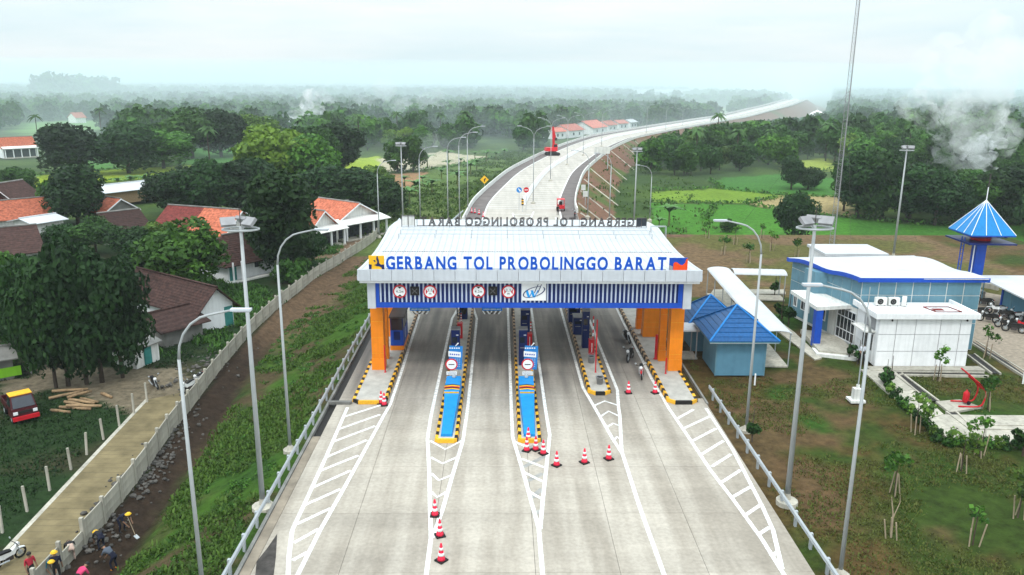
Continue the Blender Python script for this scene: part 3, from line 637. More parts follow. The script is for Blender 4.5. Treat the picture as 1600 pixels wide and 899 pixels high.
# white board with W emblem
a, b = AY(815.3, 469.6, 53.95), AY(853.5, 441, 53.95); x0, x1, z0, z1 = a.x, b.x, a.z, b.z; W_, H_ = x1-x0, z1-z0
MT['cyan'] = mat('emblem_cyan', (.01, .30, .72), .45, var=.04)
bd = wb(B6(x0, x1, 53.90, 53.97, z0, z1), 'emblem_board', MT['white'], gate, go)
mb = MB(); 
for u0 in (.15, .36): face_poly(mb, [P(u0, .56), P(u0+.10, .56), P(u0+.19, .18), P(u0+.09, .18)], 53.895)
for u0 in (.30, .51): face_poly(mb, [P(u0+.03, .18), P(u0-.01, .18), P(u0+.13, .56), P(u0+.17, .56)], 53.893)
wb(mb, 'emblem_mark', MT['cyan'], bd, go); mb = MB()
for i in range(26):
    a0 = .9+i*.225; a1 = a0+.23
    if 1.9 < a0 < 2.0: continue
    f = lambda g, r: (x0+W_*(.50+r*.46*math.cos(g)), z0+H_*(.47+r*.27*math.sin(g)+.16*math.cos(g)))
    face_poly(mb, [f(a0, 1), f(a1, 1), f(a1, .90), f(a0, .90)], 53.891)
for u in (.62, .76): face_poly(mb, [P(u-.12, .42), P(u-.09, .42), P(u+.06, .88), P(u+.03, .88)], 53.892)
wb(mb, 'emblem_swoosh', MT['navy'], bd, go)
# round limit signs and lane signals on the screen
def limit_sign(px, py, lines, wide):
    c = AY(px, py, 53.93); r = .475
    s = wb(face_poly(MB(), disc(c.x, c.z, r, 28), 53.95, .04), 'limit_sign', MT['red'], gate, go)
    wb(face_poly(MB(), disc(c.x, c.z, r*.80, 28), 53.908, .004), 'sign_face', MT['white'], s, go)
    mb = MB()
    if wide: q = [[(c.x-.30, c.z+.22), (c.x-.30, c.z-.20), (c.x-.16, c.z)], [(c.x+.30, c.z+.22), (c.x+.30, c.z-.20), (c.x+.16, c.z)]]
    else: q = [[(c.x-.17, c.z+.36), (c.x+.17, c.z+.36), (c.x, c.z+.20)], [(c.x-.17, c.z-.36), (c.x+.17, c.z-.36), (c.x, c.z-.20)]]
    for t in q: face_poly(mb, t, 53.902, .003)
    wb(mb, 'limit_arrow', MT['red'] if wide else MT['kblack'], s, go)
    for tx, dz, h, wd in lines: put_text(tx, c.x-wd/2, 53.900, c.z+dz, h, MT['kblack'], s, go, width=wd, ext=.002, bold=.012)
for px in (624.7, 747.6): limit_sign(px, 455.6, [('4,2m', -.085, .17, .50)], False)
for px in (672, 794.5): limit_sign(px, 456, [('2,5', .03, .17, .34), ('m', -.20, .17, .17)], True)
for px in (648, 770):
    c = AY(px, 454.8, 53.93); s = wb(B6(c.x-.31, c.x+.31, 53.88, 53.97, c.z-.31, c.z+.31), 'lane_signal', MT['kblack'], gate, go); mb = MB()
    for g in (math.pi/4, -math.pi/4):
        for k in range(-4, 5): mb.box((c.x+k*.055*math.cos(g), 53.872, c.z+k*.055*math.sin(g)), (.03, .012, .03))
    tag(wb(mb, 'signal_dots', MT['grey'], s, go), kind='stuff')
# clearance boards hanging behind the screen
for px in (656, 769):
    c = AY(px, 484.5, 57.0); t = thing('clearance_board', 'small blue striped-edge board hanging over the '+('lane beside the navy booth' if px < 700 else 'lane between the two blue bullnoses'), 'sign', (c.x, 57.0, c.z-.35), group='boards hanging under the canopy')
    MB().box((0, 0, .40), (1.5, .05, .22)).build('board', MT['screen'], t); mb = MB()
    for k in range(14): mb.box((-.62+k*.093, -.03, .41), (.055, .01, .07 if k % 5 else .03))
    tag(mb.build('board_text', MT['white'], t), kind='stuff')
    for k in range(9): MB().add([(-.74+k*.167, 0, .27), (-.66+k*.167, 0, .27), (-.66+k*.167+(.16 if k < 4 else -.16), 0, .02), (-.74+k*.167+(.16 if k < 4 else -.16), 0, .02), (-.74+k*.167, .03, .27), (-.66+k*.167, .03, .27), (-.66+k*.167+(.16 if k < 4 else -.16), .03, .02), (-.74+k*.167+(.16 if k < 4 else -.16), .03, .02)],
        [(0, 1, 2, 3), (7, 6, 5, 4), (0, 4, 5, 1), (1, 5, 6, 2), (2, 6, 7, 3), (3, 7, 4, 0)]).build('stripe', MT['kblack'] if k % 2 else MT['white'], t)
    for x in (-.6, .6): MB().tube([(x, 0, .5), (x, 0, 7.45-c.z+.35)], .02, 5).build('hanger', MT['dsteel'], t)

# ================================================================== ISLANDS
kb = [MB().add([(-.11, -.245, 0), (.11, -.245, 0), (.11, .245, 0), (-.11, .245, 0), (-.11, -.245, .22), (.07, -.245, .25), (.07, .245, .25), (-.11, .245, .22)],
      [(3, 2, 1, 0), (4, 5, 6, 7), (0, 1, 5, 4), (1, 2, 6, 5), (2, 3, 7, 6), (3, 0, 4, 7)]).mesh('kerb_block', MT[m]) for m in ('yellow', 'kblack')]
MT['dirtyyellow'] = mat('worn_kerb', (.48, .33, .20), .8, var=.15, scale=5); MT['dirtyblack'] = mat('worn_dark_kerb', (.085, .06, .05), .8, var=.25, scale=5)
kb2 = []
for me_, m in zip(kb, ('dirtyyellow', 'dirtyblack')):
    c = me_.copy(); c.materials.clear(); c.materials.append(MT[m]); kb2.append(c)
def island(label, x0, x1, y0, y1, nose, sides=(True, True), ystart=(0, 0), sy=1.0):
    o = Vector(((x0+x1)/2, y0, 0)); t = thing('traffic_island', label, 'traffic island', o, group='raised islands between the toll lanes'); w_ = x1-x0
    ch = .42 if nose != 'Y' else .18
    MB().prism([(-w_/2+.1, ch), (-w_/2+ch, .1), (w_/2-ch, .1), (w_/2-.1, ch), (w_/2-.1, y1-y0), (-w_/2+.1, y1-y0)], 0, .19).build('deck', MT['deck'], t)
    n = int((y1-y0-ch)/.5)
    for s in (0, 1):
        if not sides[s]: continue
        for k in range(n):
            y = ch+.25+k*.5
            if y < ystart[s]: continue
            src = kb if y0+y < 57.5+random.random()*2.5 else kb2
            b_ = link('kerb_block', src[(k+s) % 2], t, ((w_/2-.05)*(1 if s else -1), y, 0), 0 if s else math.pi)
    cols = {'BYB': (1, 0, 1), 'YBY': (0, 1, 0), 'Y': (0, 0, 0)}[nose]; mm = [MT['yellow'], MT['kblack']]
    a, b, c, d = (-w_/2, ch), (-w_/2+ch, 0), (w_/2-ch, 0), (w_/2, ch); ins = .17
    a2, b2, c2, d2 = (-w_/2+ins, ch), (-w_/2+ch+.05, ins), (w_/2-ch-.05, ins), (w_/2-ins, ch)
    for q, ci in (((a, b, b2, a2), cols[0]), ((b, c, c2, b2), cols[1]), ((c, d, d2, c2), cols[2])): MB().prism(q, 0, .25).build('nose_block', mm[ci], t)
    return t
I1 = island('raised kerbed island carrying the navy booth next to the grassy bank', -9.95, -7.72, 49.9, 78, 'BYB', ystart=(0, 0), sides=(True, True))
I2 = island('narrow striped-kerb island whose blue bullnose has no cones in front', -3.92, -2.62, 44.0, 77, 'Y')
I3 = island('narrow striped-kerb island whose blue bullnose has cones clustered at its tip', 1.08, 2.40, 44.0, 77, 'Y')
I4 = island('kerbed island with red barrier cabinet and two grey buckets', 6.10, 7.62, 51.5, 80, 'YBY')
I5 = island('raised kerbed island beside the parked motorcycles under the last orange columns', 11.28, 13.28, 49.9, 78, 'YBY')
# blue bullnoses
for t, cx_ in ((I2, -3.27), (I3, 1.74)):
    o = t.location; mb = MB(); P8 = []
    for y, h, w_ in ((44.5, .36, .62), (46.5, .52, .70), (49.6, .78, .90), (49.9, 1.02, .98), (50.9, 1.08, 1.0), (52.4, 1.08, 1.0)):
        P8.append([(cx_-w_/2-.05, y, .19), (cx_+w_/2+.05, y, .19), (cx_+w_/2, y, h), (cx_-w_/2, y, h)])
    mb.add([p for r in P8 for p in r], [(i*4+j, i*4+(j+1) % 4, (i+1)*4+(j+1) % 4, (i+1)*4+j) for i in range(5) for j in range(4)]+[(0, 1, 2, 3), (20, 21, 22, 23)])
    bn = wb(mb, 'bullnose', MT['skyblue'], t, o)
    # striped band over the shoulder of the nose
    bands = [MT['yellow'], MT['kblack'], MT['red'], MT['yellow'], MT['kblack']]
    for k in range(5):
        y0 = 49.92+k*.17; zz = 1.045+k*.006; dy = .17
        wb(MB().add([(cx_-.51, y0, zz), (cx_, y0+.12, zz+.01), (cx_+.51, y0, zz), (cx_+.51, y0+dy, zz), (cx_, y0+dy+.12, zz+.01), (cx_-.51, y0+dy, zz)], [(0, 1, 4, 5), (1, 2, 3, 4)]), 'chevron_stripe', bands[k], bn, o)
    wb(MB().box((cx_, 49.72, .93), (.94, .02, .10)), 'chevron_stripe', MT['yellow'], bn, o)
    wb(MB().lathe([(.10, 0), (.14, .05), (.10, .22), (.03, .3)], (cx_+.02, 52.1, 1.08), 8), 'beacon', MT['steel'], bn, o)
def island_sign(cx_, lab):
    c = AY({-3.27: 705.5, 1.74: 824.5}[cx_], 569.5, 52.7)
    t = thing('keep_out_sign', 'round red-rimmed sign with black bar on the '+lab, 'sign', (c.x, 52.7, .19)); z = c.z-.19
    MB().tube([(0, .05, 0), (0, .05, z+.3)], .035, 8).build('post', MT['steel'], t)
    s = face_poly(MB(), disc(0, z, .43, 24), 0, .03).build('disc', MT['red'], t)
    face_poly(MB(), disc(0, z, .34, 24), -.032, .004).build('disc_face', MT['white'], s); MB().box((0, -.04, z), (.40, .006, .065)).build('bar', MT['kblack'], s)
    p = MB().box((0, 0, z-.66), (.72, .03, .26)).build('plate', MT['white'], t); mb = MB()
    for k in range(7): mb.box((-.27+k*.09, -.02, z-.62), (.05, .006, .05)); mb.box((-.24+k*.08, -.02, z-.71), (.05, .006, .04))
    tag(mb.build('plate_text', MT['grey'], p), kind='stuff')
island_sign(-3.27, 'bullnose island nearer the grassy bank'); island_sign(1.74, 'bullnose island with the cone cluster')
def info_board(cx_, lab):
    c = AY({-3.27: 710, 1.74: 827.5}[cx_], 559, 53.8); t = thing('tariff_board', 'tilted blue and white board on the '+lab, 'board', (c.x, 53.8, .19)); z = c.z-.19
    for x in (-.3, .3): MB().tube([(x, .05, 0), (x, .05, z+.5)], .03, 6).build('post', MT['steel'], t)
    b = MB().box((0, 0, z), (.95, .06, 1.75), M=Matrix.Rotation(.05, 4, 'Y')).build('board', MT['screen'], t); mb = MB()
    mb.add([(-.42, -.035, z+.10), (.46, -.035, z+.02), (.46, -.035, z+.42), (-.42, -.035, z+.50)], [(0, 1, 2, 3)])
    for k in range(5): mb.box((-.3+k*.16, -.036, z+.72), (.10, .004, .09))
    for r in range(5):
        for k in range(6): mb.box((-.34+k*.14, -.036, z-.10-r*.14), (.09, .004, .022))
    tag(mb.build('board_print', MT['white'], b), kind='stuff'); mb = MB()
    for k in range(5): mb.box((-.28+k*.15, -.040, z+.27-k*.012), (.09, .004, .10))
    tag(mb.build('board_print', MT['letterblue'], b), kind='stuff')
    MB().tube([(.1, -.1, z+.9), (.3, -.2, z+1.15)], [.03, .05], 6).build('camera_arm', MT['white'], t)
info_board(-3.27, 'bullnose island nearer the grassy bank'); info_board(1.74, 'bullnose island with the cone cluster')
def kiosk(px, pyt, y, w_, d_, label, zt=None):
    c = AY(px, pyt, y); h = c.z-.19; t = thing('ticket_machine', label, 'ticket machine', (c.x, y+d_/2, .19))
    b = MB().box((0, 0, h/2), (w_, d_, h)).build('cabinet', MT['navy'], t); MB().box((0, 0, h+.03), (w_+.06, d_+.06, .06)).build('cap', MT['grey'], t)
    MB().box((-w_*.1, -d_/2-.012, h*.72), (w_*.6, .02, h*.16)).build('screen', MT['glass'], b); MB().box((w_*.22, -d_/2-.014, h*.86), (w_*.3, .02, .06)).build('slot', MT['white'], b)
    MB().box((-w_*.1, -d_/2-.014, h*.50), (w_*.5, .02, .05)).build('slot', MT['grey'], b)
kiosk(711.5, 516, 57.0, .62, .75, 'dark ticket machine behind the tariff board on the first bullnose island')
kiosk(817.5, 516, 57.0, .62, .75, 'dark ticket machine behind the tariff board on the island with clustered cones')
kiosk(821, 485, 64.0, .75, 1.2, 'tall dark ticket machine at the back of the island with clustered cones')
kiosk(916.5, 487, 61.0, .55, .7, 'dark ticket machine just behind the red barrier cabinet')
kiosk(905, 497, 64.5, .9, 1.2, 'wide dark ticket machine at the back of the island with buckets')
kiosk(898, 478, 68, 1.0, 1.4, 'navy cabinet farthest back on the island with buckets')
kiosk(724, 478, 69, .7, 1.0, 'navy cabinet farthest back on the first bullnose island')
def barrier(px, pyt, pyb, lab, arm=True):
    c = G(px, pyb, .19); top = AY(px, pyt, c.y); h = top.z-.19; t = thing('barrier_gate', lab, 'barrier gate', (c.x, c.y, .19))
    hb = min(h, 1.25); b = MB().box((0, 0, hb/2), (.42, .42, hb)).build('cabinet', MT['red'], t); MB().box((0, 0, hb+.03), (.46, .46, .06)).build('lid', MT['red'], t); MB().box((.02, -.215, hb*.55), (.05, .012, hb*.6)).build('label_strip', MT['white'], b)
    if arm:
        for k in range(7): MB().box((.1, -.05, hb+.05+k*(h-hb)/7+.14), (.09, .05, (h-hb)/7)).build('arm_section', MT['red'] if k % 2 == 0 else MT['white'], t)
barrier(923.5, 495, 555, 'bright red barrier cabinet with its arm raised beside a grey bucket'); barrier(719, 492, 528, 'red barrier cabinet with raised arm on the first bullnose island'); barrier(827, 505, 545, 'red barrier cabinet with raised arm on the island with clustered cones')
def post(px, pyt, pyb, r, m, lab):
    c = G(px, pyb, .19); top = AY(px, pyt, c.y); t = thing('bollard_post', lab, 'post', (c.x, c.y, .19)); h = top.z-.19
    MB().tube([(0, 0, 0), (0, 0, h)], r, 10).build('shaft', MT[m], t); MB().lathe([(r*1.8, 0), (r*1.8, .03), (r, .06)], n=10).build('base_plate', MT[m], t); MB().ell((0, 0, h), (r*1.15, r*1.15, r*.6), 10, 4).build('cap', MT[m], t)
post(1024.5, 524, 561, .11, 'red', 'thick red post standing between the orange columns by the motorcycles'); post(1040, 560, 584, .05, 'red', 'thin red post at the foot of the front orange column near the parked motorcycles')
post(930.5, 500, 582, .045, 'red', 'slim tall red pole between the two grey buckets'); post(602, 540, 582, .05, 'red', 'thin red post at the foot of the orange column near the navy booth')
def bucket(px, py, lab):
    c = G(px, py, .19); t = thing('bucket', lab, 'bucket', c); MB().lathe([(.20, 0), (.27, .5), (.31, .52), (.31, .56), (.26, .56), (.25, .5)], n=14).build('pail', MT['grey'], t, smooth=True)
    MB().tube([(-.28, 0, .54), (-.2, 0, .72), (0, 0, .80), (.2, 0, .72), (.28, 0, .54)], .012, 5).build('handle', MT['steel'], t)
    MB().lathe([(.24, .48), (.23, .5)], n=12).build('sand_fill', MT['oldconc'], t)
bucket(923.5, 567, 'grey bucket at the foot of the red barrier cabinet'); bucket(937, 600, 'grey bucket near the nose of its island'); 
c = G(724, 500, .19); t = thing('hanging_lantern', 'dark lantern hanging from the canopy above the first bullnose island', 'lantern', (AY(725, 491, 60).x, 60, AY(725, 491, 60).z))
MB().lathe([(.12, 0), (.24, .35), (.26, .5), (.10, .58)], n=10).build('housing', MT['kblack'], t); MB().tube([(0, 0, .55), (0, 0, 7.4-t.location.z)], .02, 5).build('hanger', MT['dsteel'], t)
# booth on the first island
bo = Vector((-8.25, 62.0, .19)); bt = thing('toll_booth', 'navy toll booth with orange plinth tucked behind the column by the grassy bank', 'booth', bo)
MB().box((0, 0, .18), (1.10, 3.1, .36)).build('plinth', MT['orange'], bt); MB().box((0, 0, 1.0), (1.02, 3.0, 1.25)).build('wall', MT['blue'], bt); MB().box((0, 0, 2.72), (1.2, 3.2, .14)).build('roof', MT['dsteel'], bt)
for x in (-.47, .47):
    for y in (-1.46, 0, 1.46): MB().box((x, y, 2.14), (.08, .08, 1.03)).build('mullion', MT['navy'], bt)
for y in (-1.46, 1.46): MB().box((0, y, 2.14), (.84, .02, 1.0)).build('pane', MT['glass'], bt)
for x in (-.48, .48):
    for y in (-.73, .73): MB().box((x, y, 2.14), (.02, 1.36, 1.0)).build('pane', MT['glass'], bt)
MB().box((0, -1.515, 1.2), (.5, .02, .7)).build('notice', MT['navy'], bt); MB().box((.52, -.3, 1.15), (.02, .1, .9)).build('stripe', MT['white'], bt)
MB().box((-7.95+.0, 57.2, .30), (.7, .8, .22)).build('concrete_plinth', MT['white'], None) if False else None
# ================================================================== TOLL OFFICE SIDE
ooff = Vector((28.8, 61.5, 0)); off = thing('toll_office', 'blue grey panelled office with white wave roof and blue eave', 'office building', ooff)
A_, B_, C_, D_ = Vector((28.8, 61.5)), Vector((38.3, 61.35)), Vector((38.4, 72.6)), Vector((26.85, 71.6))
def wave(s): return float(np.interp(s, [0, .1, .22, .36, .46, .58, .72, .86, 1], [6.03, 6.03, 5.95, 5.72, 5.66, 5.72, 5.74, 5.62, 5.35]))-.02
# core walls (light joint colour shows between the panels)
mb = MB(); S = [i/12 for i in range(13)]
lv = [A_.lerp(D_, s) for s in S]; rv = [B_.lerp(C_, s) for s in S]
vs = [(p.x, p.y, 0) for p in lv]+[(p.x, p.y, wave(s)-.05) for p, s in zip(lv, S)]+[(p.x, p.y, 0) for p in rv]+[(p.x, p.y, wave(s)-.05) for p, s in zip(rv, S)]
fs = [(i, i+1, 14+i, 13+i) for i in range(12)]+[(26+i, 27+i, 40+i, 39+i) for i in range(12)]+[(0, 26, 39, 13), (12, 38, 51, 25)]
wb(mb.add(vs, fs), 'wall', MT['offwhite'], off, ooff)
def panel_on(a, b, u0, u1, z0, z1, m, parent, name='wall_panel', out=.03, z1b=None):
    p, q = a.lerp(b, u0), a.lerp(b, u1); d = (b-a).normalized(); n = Vector((d.y, -d.x)); n = n if n.dot(Vector((0, -1)))+n.dot(Vector((-1, 0))) > 0 else -n
    z1b = z1 if z1b is None else z1b
    vs = [(p.x, p.y, z0), (q.x, q.y, z0), (q.x, q.y, z1b), (p.x, p.y, z1)]; vs2 = [(x+n.x*out, y+n.y*out, z) for x, y, z in vs]
    return wb(MB().add(vs+vs2, [(4, 5, 6, 7), (3, 2, 1, 0), (0, 1, 5, 4), (1, 2, 6, 5), (2, 3, 7, 6), (3, 0, 4, 7)]), name, MT[m], parent, ooff)
for k in range(7):
    u0, u1 = k/7+.004, (k+1)/7-.004
    for z0, z1 in ((.05, 2.2), (2.26, 3.36), (3.42, 4.52), (4.58, 5.66)): panel_on(A_, B_, u0, u1, z0, z1, 'bluegrey', off)
for k in range(8):
    u0, u1 = k/8+.003, (k+1)/8-.003; za, zb = wave(u0)-.36, wave(u1)-.36
    panel_on(A_, D_, u0, u1, 4.52, za, 'bluegrey', off, z1b=zb); panel_on(A_, D_, u0, u1, 3.36, 4.46, 'bluegrey', off)
    if k >= 3: panel_on(A_, D_, u0, u1, .25, 3.30, 'bluegrey', off)
for u0, u1 in ((.42, .52), (.66, .80), (.86, .92)):
    w_ = panel_on(A_, D_, u0, u1, 1.05, 2.55, 'white', off, 'window', .07)
    n_ = 2 if u1-u0 < .12 else 3
    for j in range(n_): a = u0+.006+(u1-u0-.012)*j/n_; b = u0+.006+(u1-u0-.012)*(j+1)/n_; panel_on(A_, D_, a+.004, b-.004, 1.15, 2.45, 'glass', w_, 'pane', .085)
# roof sheet and blue eave
mb = MB(); ov = .35; vs = []
for s in [0]+S+[1]: pass
rowsL = [A_+(A_-D_).normalized()*ov]+lv+[D_+(D_-A_).normalized()*ov]; rowsR = [B_+(B_-C_).normalized()*ov]+rv+[C_+(C_-B_).normalized()*ov]; ss = [0]+S+[1]
for p, q, s in zip(rowsL, rowsR, ss):
    d = (q-p).normalized(); a, b = p-d*ov, q+d*ov; z = wave(s); vs += [(a.x, a.y, z), (b.x, b.y, z), (b.x, b.y, z-.06), (a.x, a.y, z-.06)]
k = len(ss); wb(mb.add(vs, [(i*4+j, i*4+(j+1) % 4, i*4+4+(j+1) % 4, i*4+4+j) for i in range(k-1) for j in range(4)]+[(0, 1, 2, 3), (4*k-4, 4*k-3, 4*k-2, 4*k-1)]), 'roof', MT['roofwhite'], off, ooff)
mb = MB(); vs = []
for p, q, s in zip(rowsL, rowsR, ss):
    d = (q-p).normalized(); a = p-d*(ov+.05); z = wave(s); vs += [(a.x, a.y, z+.03), (a.x+.04, a.y, z+.03), (a.x+.04, a.y, z-.32), (a.x, a.y, z-.32)]
wb(mb.add(vs, [(i*4+j, i*4+(j+1) % 4, i*4+4+(j+1) % 4, i*4+4+j) for i in range(k-1) for j in range(4)]+[(0, 1, 2, 3), (4*k-4, 4*k-3, 4*k-2, 4*k-1)]), 'eave_board', MT['blue'], off, ooff)
wb(B6(28.25, 38.8, 61.08, 61.13, 5.70, 6.05), 'eave_board', MT['blue'], off, ooff)
wb(B6(30.6, 36.2, 73.3, 77.5, 0, 5.2), 'rear_block', MT['white'], off, ooff); wb(B6(30.4, 36.4, 73.1, 77.7, 5.2, 5.45), 'rear_block_roof', MT['roofwhite'], off, ooff)
# projecting box over the entrance, canopy, column, porch, glazed doors
mb = MB().prism([(26.9, 66.2), (28.3, 66.0), (28.0, 67.9), (26.6, 67.9)], 3.4, 5.3); wb(mb, 'entrance_box', MT['bluegrey'], off, ooff)
cp = wb(MB().prism([(25.55, 61.9), (29.2, 62.6), (28.3, 67.5), (25.3, 67.3)], 3.12, 3.42), 'canopy', MT['offwhite'], off, ooff)
cc = wb(B6(25.6, 26.15, 60.9+1.1, 62.6, 0, 3.1), 'canopy_column', MT['blue'], off, ooff)
wb(MB().prism([(25.4, 60.3), (28.1, 59.4), (28.6, 64.5), (26.0, 66.0)], -.1, .28), 'porch_floor', MT['concrete'], off, ooff); wb(MB().prism([(25.1, 60.0), (27.8, 59.0), (28.2, 59.4), (25.3, 61.5)], -.15, .12), 'porch_step', MT['offwhite'], off, ooff)
df = panel_on(A_, D_, .02, .27, .25, 2.95, 'white', off, 'glazed_door', .06)
for j in range(5):
    for z0, z1 in ((.4, 1.1), (1.2, 2.2), (2.3, 2.85)):
        u = .028+.047*j; panel_on(A_, D_, u, u+.038, z0, z1, 'glass', df, 'pane', .075)
panel_on(A_, D_, .28, .37, .25, 3.05, 'offwhite', off, 'porch_wall', .12)
# white annex
oax = Vector((28.6, 57.45, 0)); ax = thing('annex', 'plain white panelled annex block with flat roof in front of the office', 'annex', oax)
wb(B6(28.65, 35.55, 57.52, 61.2, 0, 3.85), 'wall', MT['grey'], ax, oax)
for i in range(5):
    x0, x1 = [(28.6, 29.88), (29.93, 31.34), (31.39, 33.23), (33.28, 34.74), (34.79, 35.6)][i]
    for z0, z1 in ((0, 1.17), (1.22, 2.51), (2.56, 3.84)): wb(B6(x0, x1, 57.45, 57.52, z0, z1), 'wall_panel', MT['white'], ax, oax)
for z0, z1 in ((0, 1.18), (1.2, 2.52), (2.54, 3.84)):
    for y0, y1 in ((57.53, 58.0), (60.0, 61.2)): wb(B6(28.58, 28.65, y0, y1, z0, z1), 'wall_panel', MT['white'], ax, oax)
wb(B6(28.1, 35.95, 57.05, 61.25, 3.86, 4.02), 'roof_slab', MT['white'], ax, oax)
for x0, x1, y0, y1 in ((28.1, 35.95, 57.05, 57.2), (28.1, 28.25, 57.2, 61.25), (35.8, 35.95, 57.2, 61.25)): wb(B6(x0, x1, y0, y1, 4.02, 4.28), 'parapet', MT['white'], ax, oax)
dr = wb(B6(28.54, 28.66, 58.02, 59.98, .05, 2.4), 'door', MT['white'], ax, oax)
for y0, y1 in ((58.15, 58.85), (59.05, 59.8)): wb(B6(28.52, 28.545, y0, y1, 1.0, 2.25), 'pane', MT['glass'], dr, oax)
wb(B6(27.7, 28.6, 57.9, 60.2, 2.55, 2.65), 'awning', MT['offwhite'], ax, oax)
for x in (29.5, 35.2): wb(MB().lathe([(.05, 0), (.07, .06), (.05, .18)], (x, 57.40, 3.6), 8), 'downlight', MT['kblack'], ax, oax)
fr = [(33.3, 58.4), (35.3, 58.4), (35.0, 59.8), (33.0, 59.8)]
for a, b in zip(fr, fr[1:]+fr[:1]): wb(MB().tube([(a[0], a[1], 4.06), (b[0], b[1], 4.06)], .04, 5), 'red_frame', MT['tile_red'], ax, oax)
wb(MB().box((33.8, 59.1, 4.05), (.8, .5, .03)), 'red_sheet', MT['tile_red'], ax, oax)
ac = thing('air_conditioner', 'white outdoor fan unit on the annex roof, nearest the glazed entrance', 'air conditioner', (29.85, 60.3, 4.02), group='fan units on the annex roof')
MB().box((0, 0, .36), (.85, .34, .62)).build('casing', MT['offwhite'], ac)
fg = MB().add(*[[(x*.24-.08, -.176, .36+z*.24) for x, z in disc(0, 0, 1, 20)], [tuple(range(20))]]).build('fan_grille', MT['kblack'], ac); MB().tube([(-.08+.1*math.cos(i), -.19, .36+.1*math.sin(i)) for i in np.linspace(0, 6.28, 12)], .012, 4, cap=False).build('grille_ring', MT['grey'], fg)
for x in (-.3, .3): MB().box((x, 0, .03), (.06, .4, .06)).build('foot', MT['dsteel'], ac)
copy_tree(ac, (30.85, 60.25, 4.02), 0, 'white outdoor fan unit in the middle of the three on the annex roof'); copy_tree(ac, (31.75, 60.35, 4.02), math.radians(62), 'white outdoor fan unit turned sideways at the end of its row')
# hipped huts
def hip_hut(x0, x1, y0, y1, wh, apex, ovh, lab):
    c = Vector(((x0+x1)/2, (y0+y1)/2, 0)); t = thing('hut', lab, 'hut', c); hx, hy = (x1-x0)/2, (y1-y0)/2
    MB().box((0, 0, wh/2), (2*hx, 2*hy, wh)).build('wall', MT['hutwall'], t); MB().box((0, 0, wh-.02), (2*hx+2*ovh-.1, 2*hy+2*ovh-.1, .05)).build('soffit', MT['white'], t)
    for x in (-hx, hx): MB().box((x, -hy, wh/2), (.10, .10, wh)).build('corner_trim', MT['bluegrey'], t)
    ex, ey = hx+ovh, hy+ovh; rf = MB().box((0, 0, wh+.06), (2*ex, 2*ey, .10)).build('eave_board', MT['bluegrey'], t); n = 8
    for k in range(n):
        a, b = k/n, (k+1)/n; za, zb = wh+.10+(apex-wh-.1)*a, wh+.10+(apex-wh-.1)*b; lift = .05
        for sx, sy in ((0, -1), (0, 1), (-1, 0), (1, 0)):
            if sx == 0: q = [(-ex*(1-a), sy*ey*(1-a), za+lift), (ex*(1-a), sy*ey*(1-a), za+lift), (ex*(1-b), sy*ey*(1-b), zb), (-ex*(1-b), sy*ey*(1-b), zb)]
            else: q = [(sx*ex*(1-a), -ey*(1-a), za+lift), (sx*ex*(1-a), ey*(1-a), za+lift), (sx*ex*(1-b), ey*(1-b), zb), (sx*ex*(1-b), -ey*(1-b), zb)]
            q2 = [(x, y, z-.06) for x, y, z in q]
            MB().add(q+q2, [(0, 1, 2, 3), (7, 6, 5, 4), (0, 4, 5, 1), (1, 5, 6, 2), (2, 6, 7, 3), (3, 7, 4, 0)]).build('tile_course', MT['hutroof'], t)
    for sx in (-1, 1):
        for sy in (-1, 1): MB().tube([(sx*ex, sy*ey, wh+.16), (0, 0, apex+.06)], .07, 6).build('hip_cap', MT['screen'] if sy < 0 else MT['hutroof'], t)
    return t
h1 = hip_hut(15.8, 19.4, 55.4, 59.2, 2.75, 4.85, .75, 'blue hip-roofed hut nearest the orange columns'); hip_hut(15.4, 18.6, 60.9, 64.0, 2.25, 4.25, .65, 'blue hip-roofed hut half hidden behind the other one')
# covered walkways
def walkway(a, b, w_, z, lab, posts=True, group='covered walkways by the office'):
    a, b = Vector(a), Vector(b); d = (b-a); L_ = d.length; ang = math.atan2(d.y, d.x); t = thing('covered_walkway', lab, 'walkway', (a.x, a.y, -.05), ang, group)
    n = int(L_/.45)
    prof = [(w_/2*math.cos(g), .30*math.sin(g)) for g in np.linspace(0, math.pi, 9)]
    vs = []
    for i in range(n*2+1):
        x = L_*i/(n*2); k_ = 1.0 if i % 2 else .985
        vs += [(x, y, z-.3+h*k_*1.0+(0.012 if i % 2 else 0)) for y, h in prof]+[(x, y*.97, z-.34+h*.95) for y, h in prof[::-1]]
    r = 18; mb = MB().add(vs, [(i*r+j, i*r+(j+1) % r, (i+1)*r+(j+1) % r, (i+1)*r+j) for i in range(n*2) for j in range(r)]+[tuple(range(r)), tuple(range(n*2*r, n*2*r+r))]); mb.build('roof', MT['roofwhite'], t)
    if posts:
        m = MB().tube([(0, 0, 0), (0, 0, z-.3)], .05, 8).mesh('post', MT['steel']); k = max(2, int(L_/3.2)+1)
        for i in range(k):
            for s in (-1, 1): link('post', m, t, (.15+(L_-.3)*i/(k-1), s*(w_/2-.12), 0))
    MB().box((L_/2, 0, .02), (L_, w_-.3, .12)).build('floor', MT['concrete'], t)
    return t
walkway((20.9, 57.4), (22.05, 78.9), 2.3, 2.9, 'long white arched walkway roof running back behind the hip-roofed huts'); walkway((23.2, 77.8), (28.3, 77.3), 2.2, 2.9, 'short white arched walkway roof joining the office side')
walkway((13.9, 60.0), (15.4, 60.0), 2.0, 2.6, 'small ribbed white walkway roof between columns and huts')
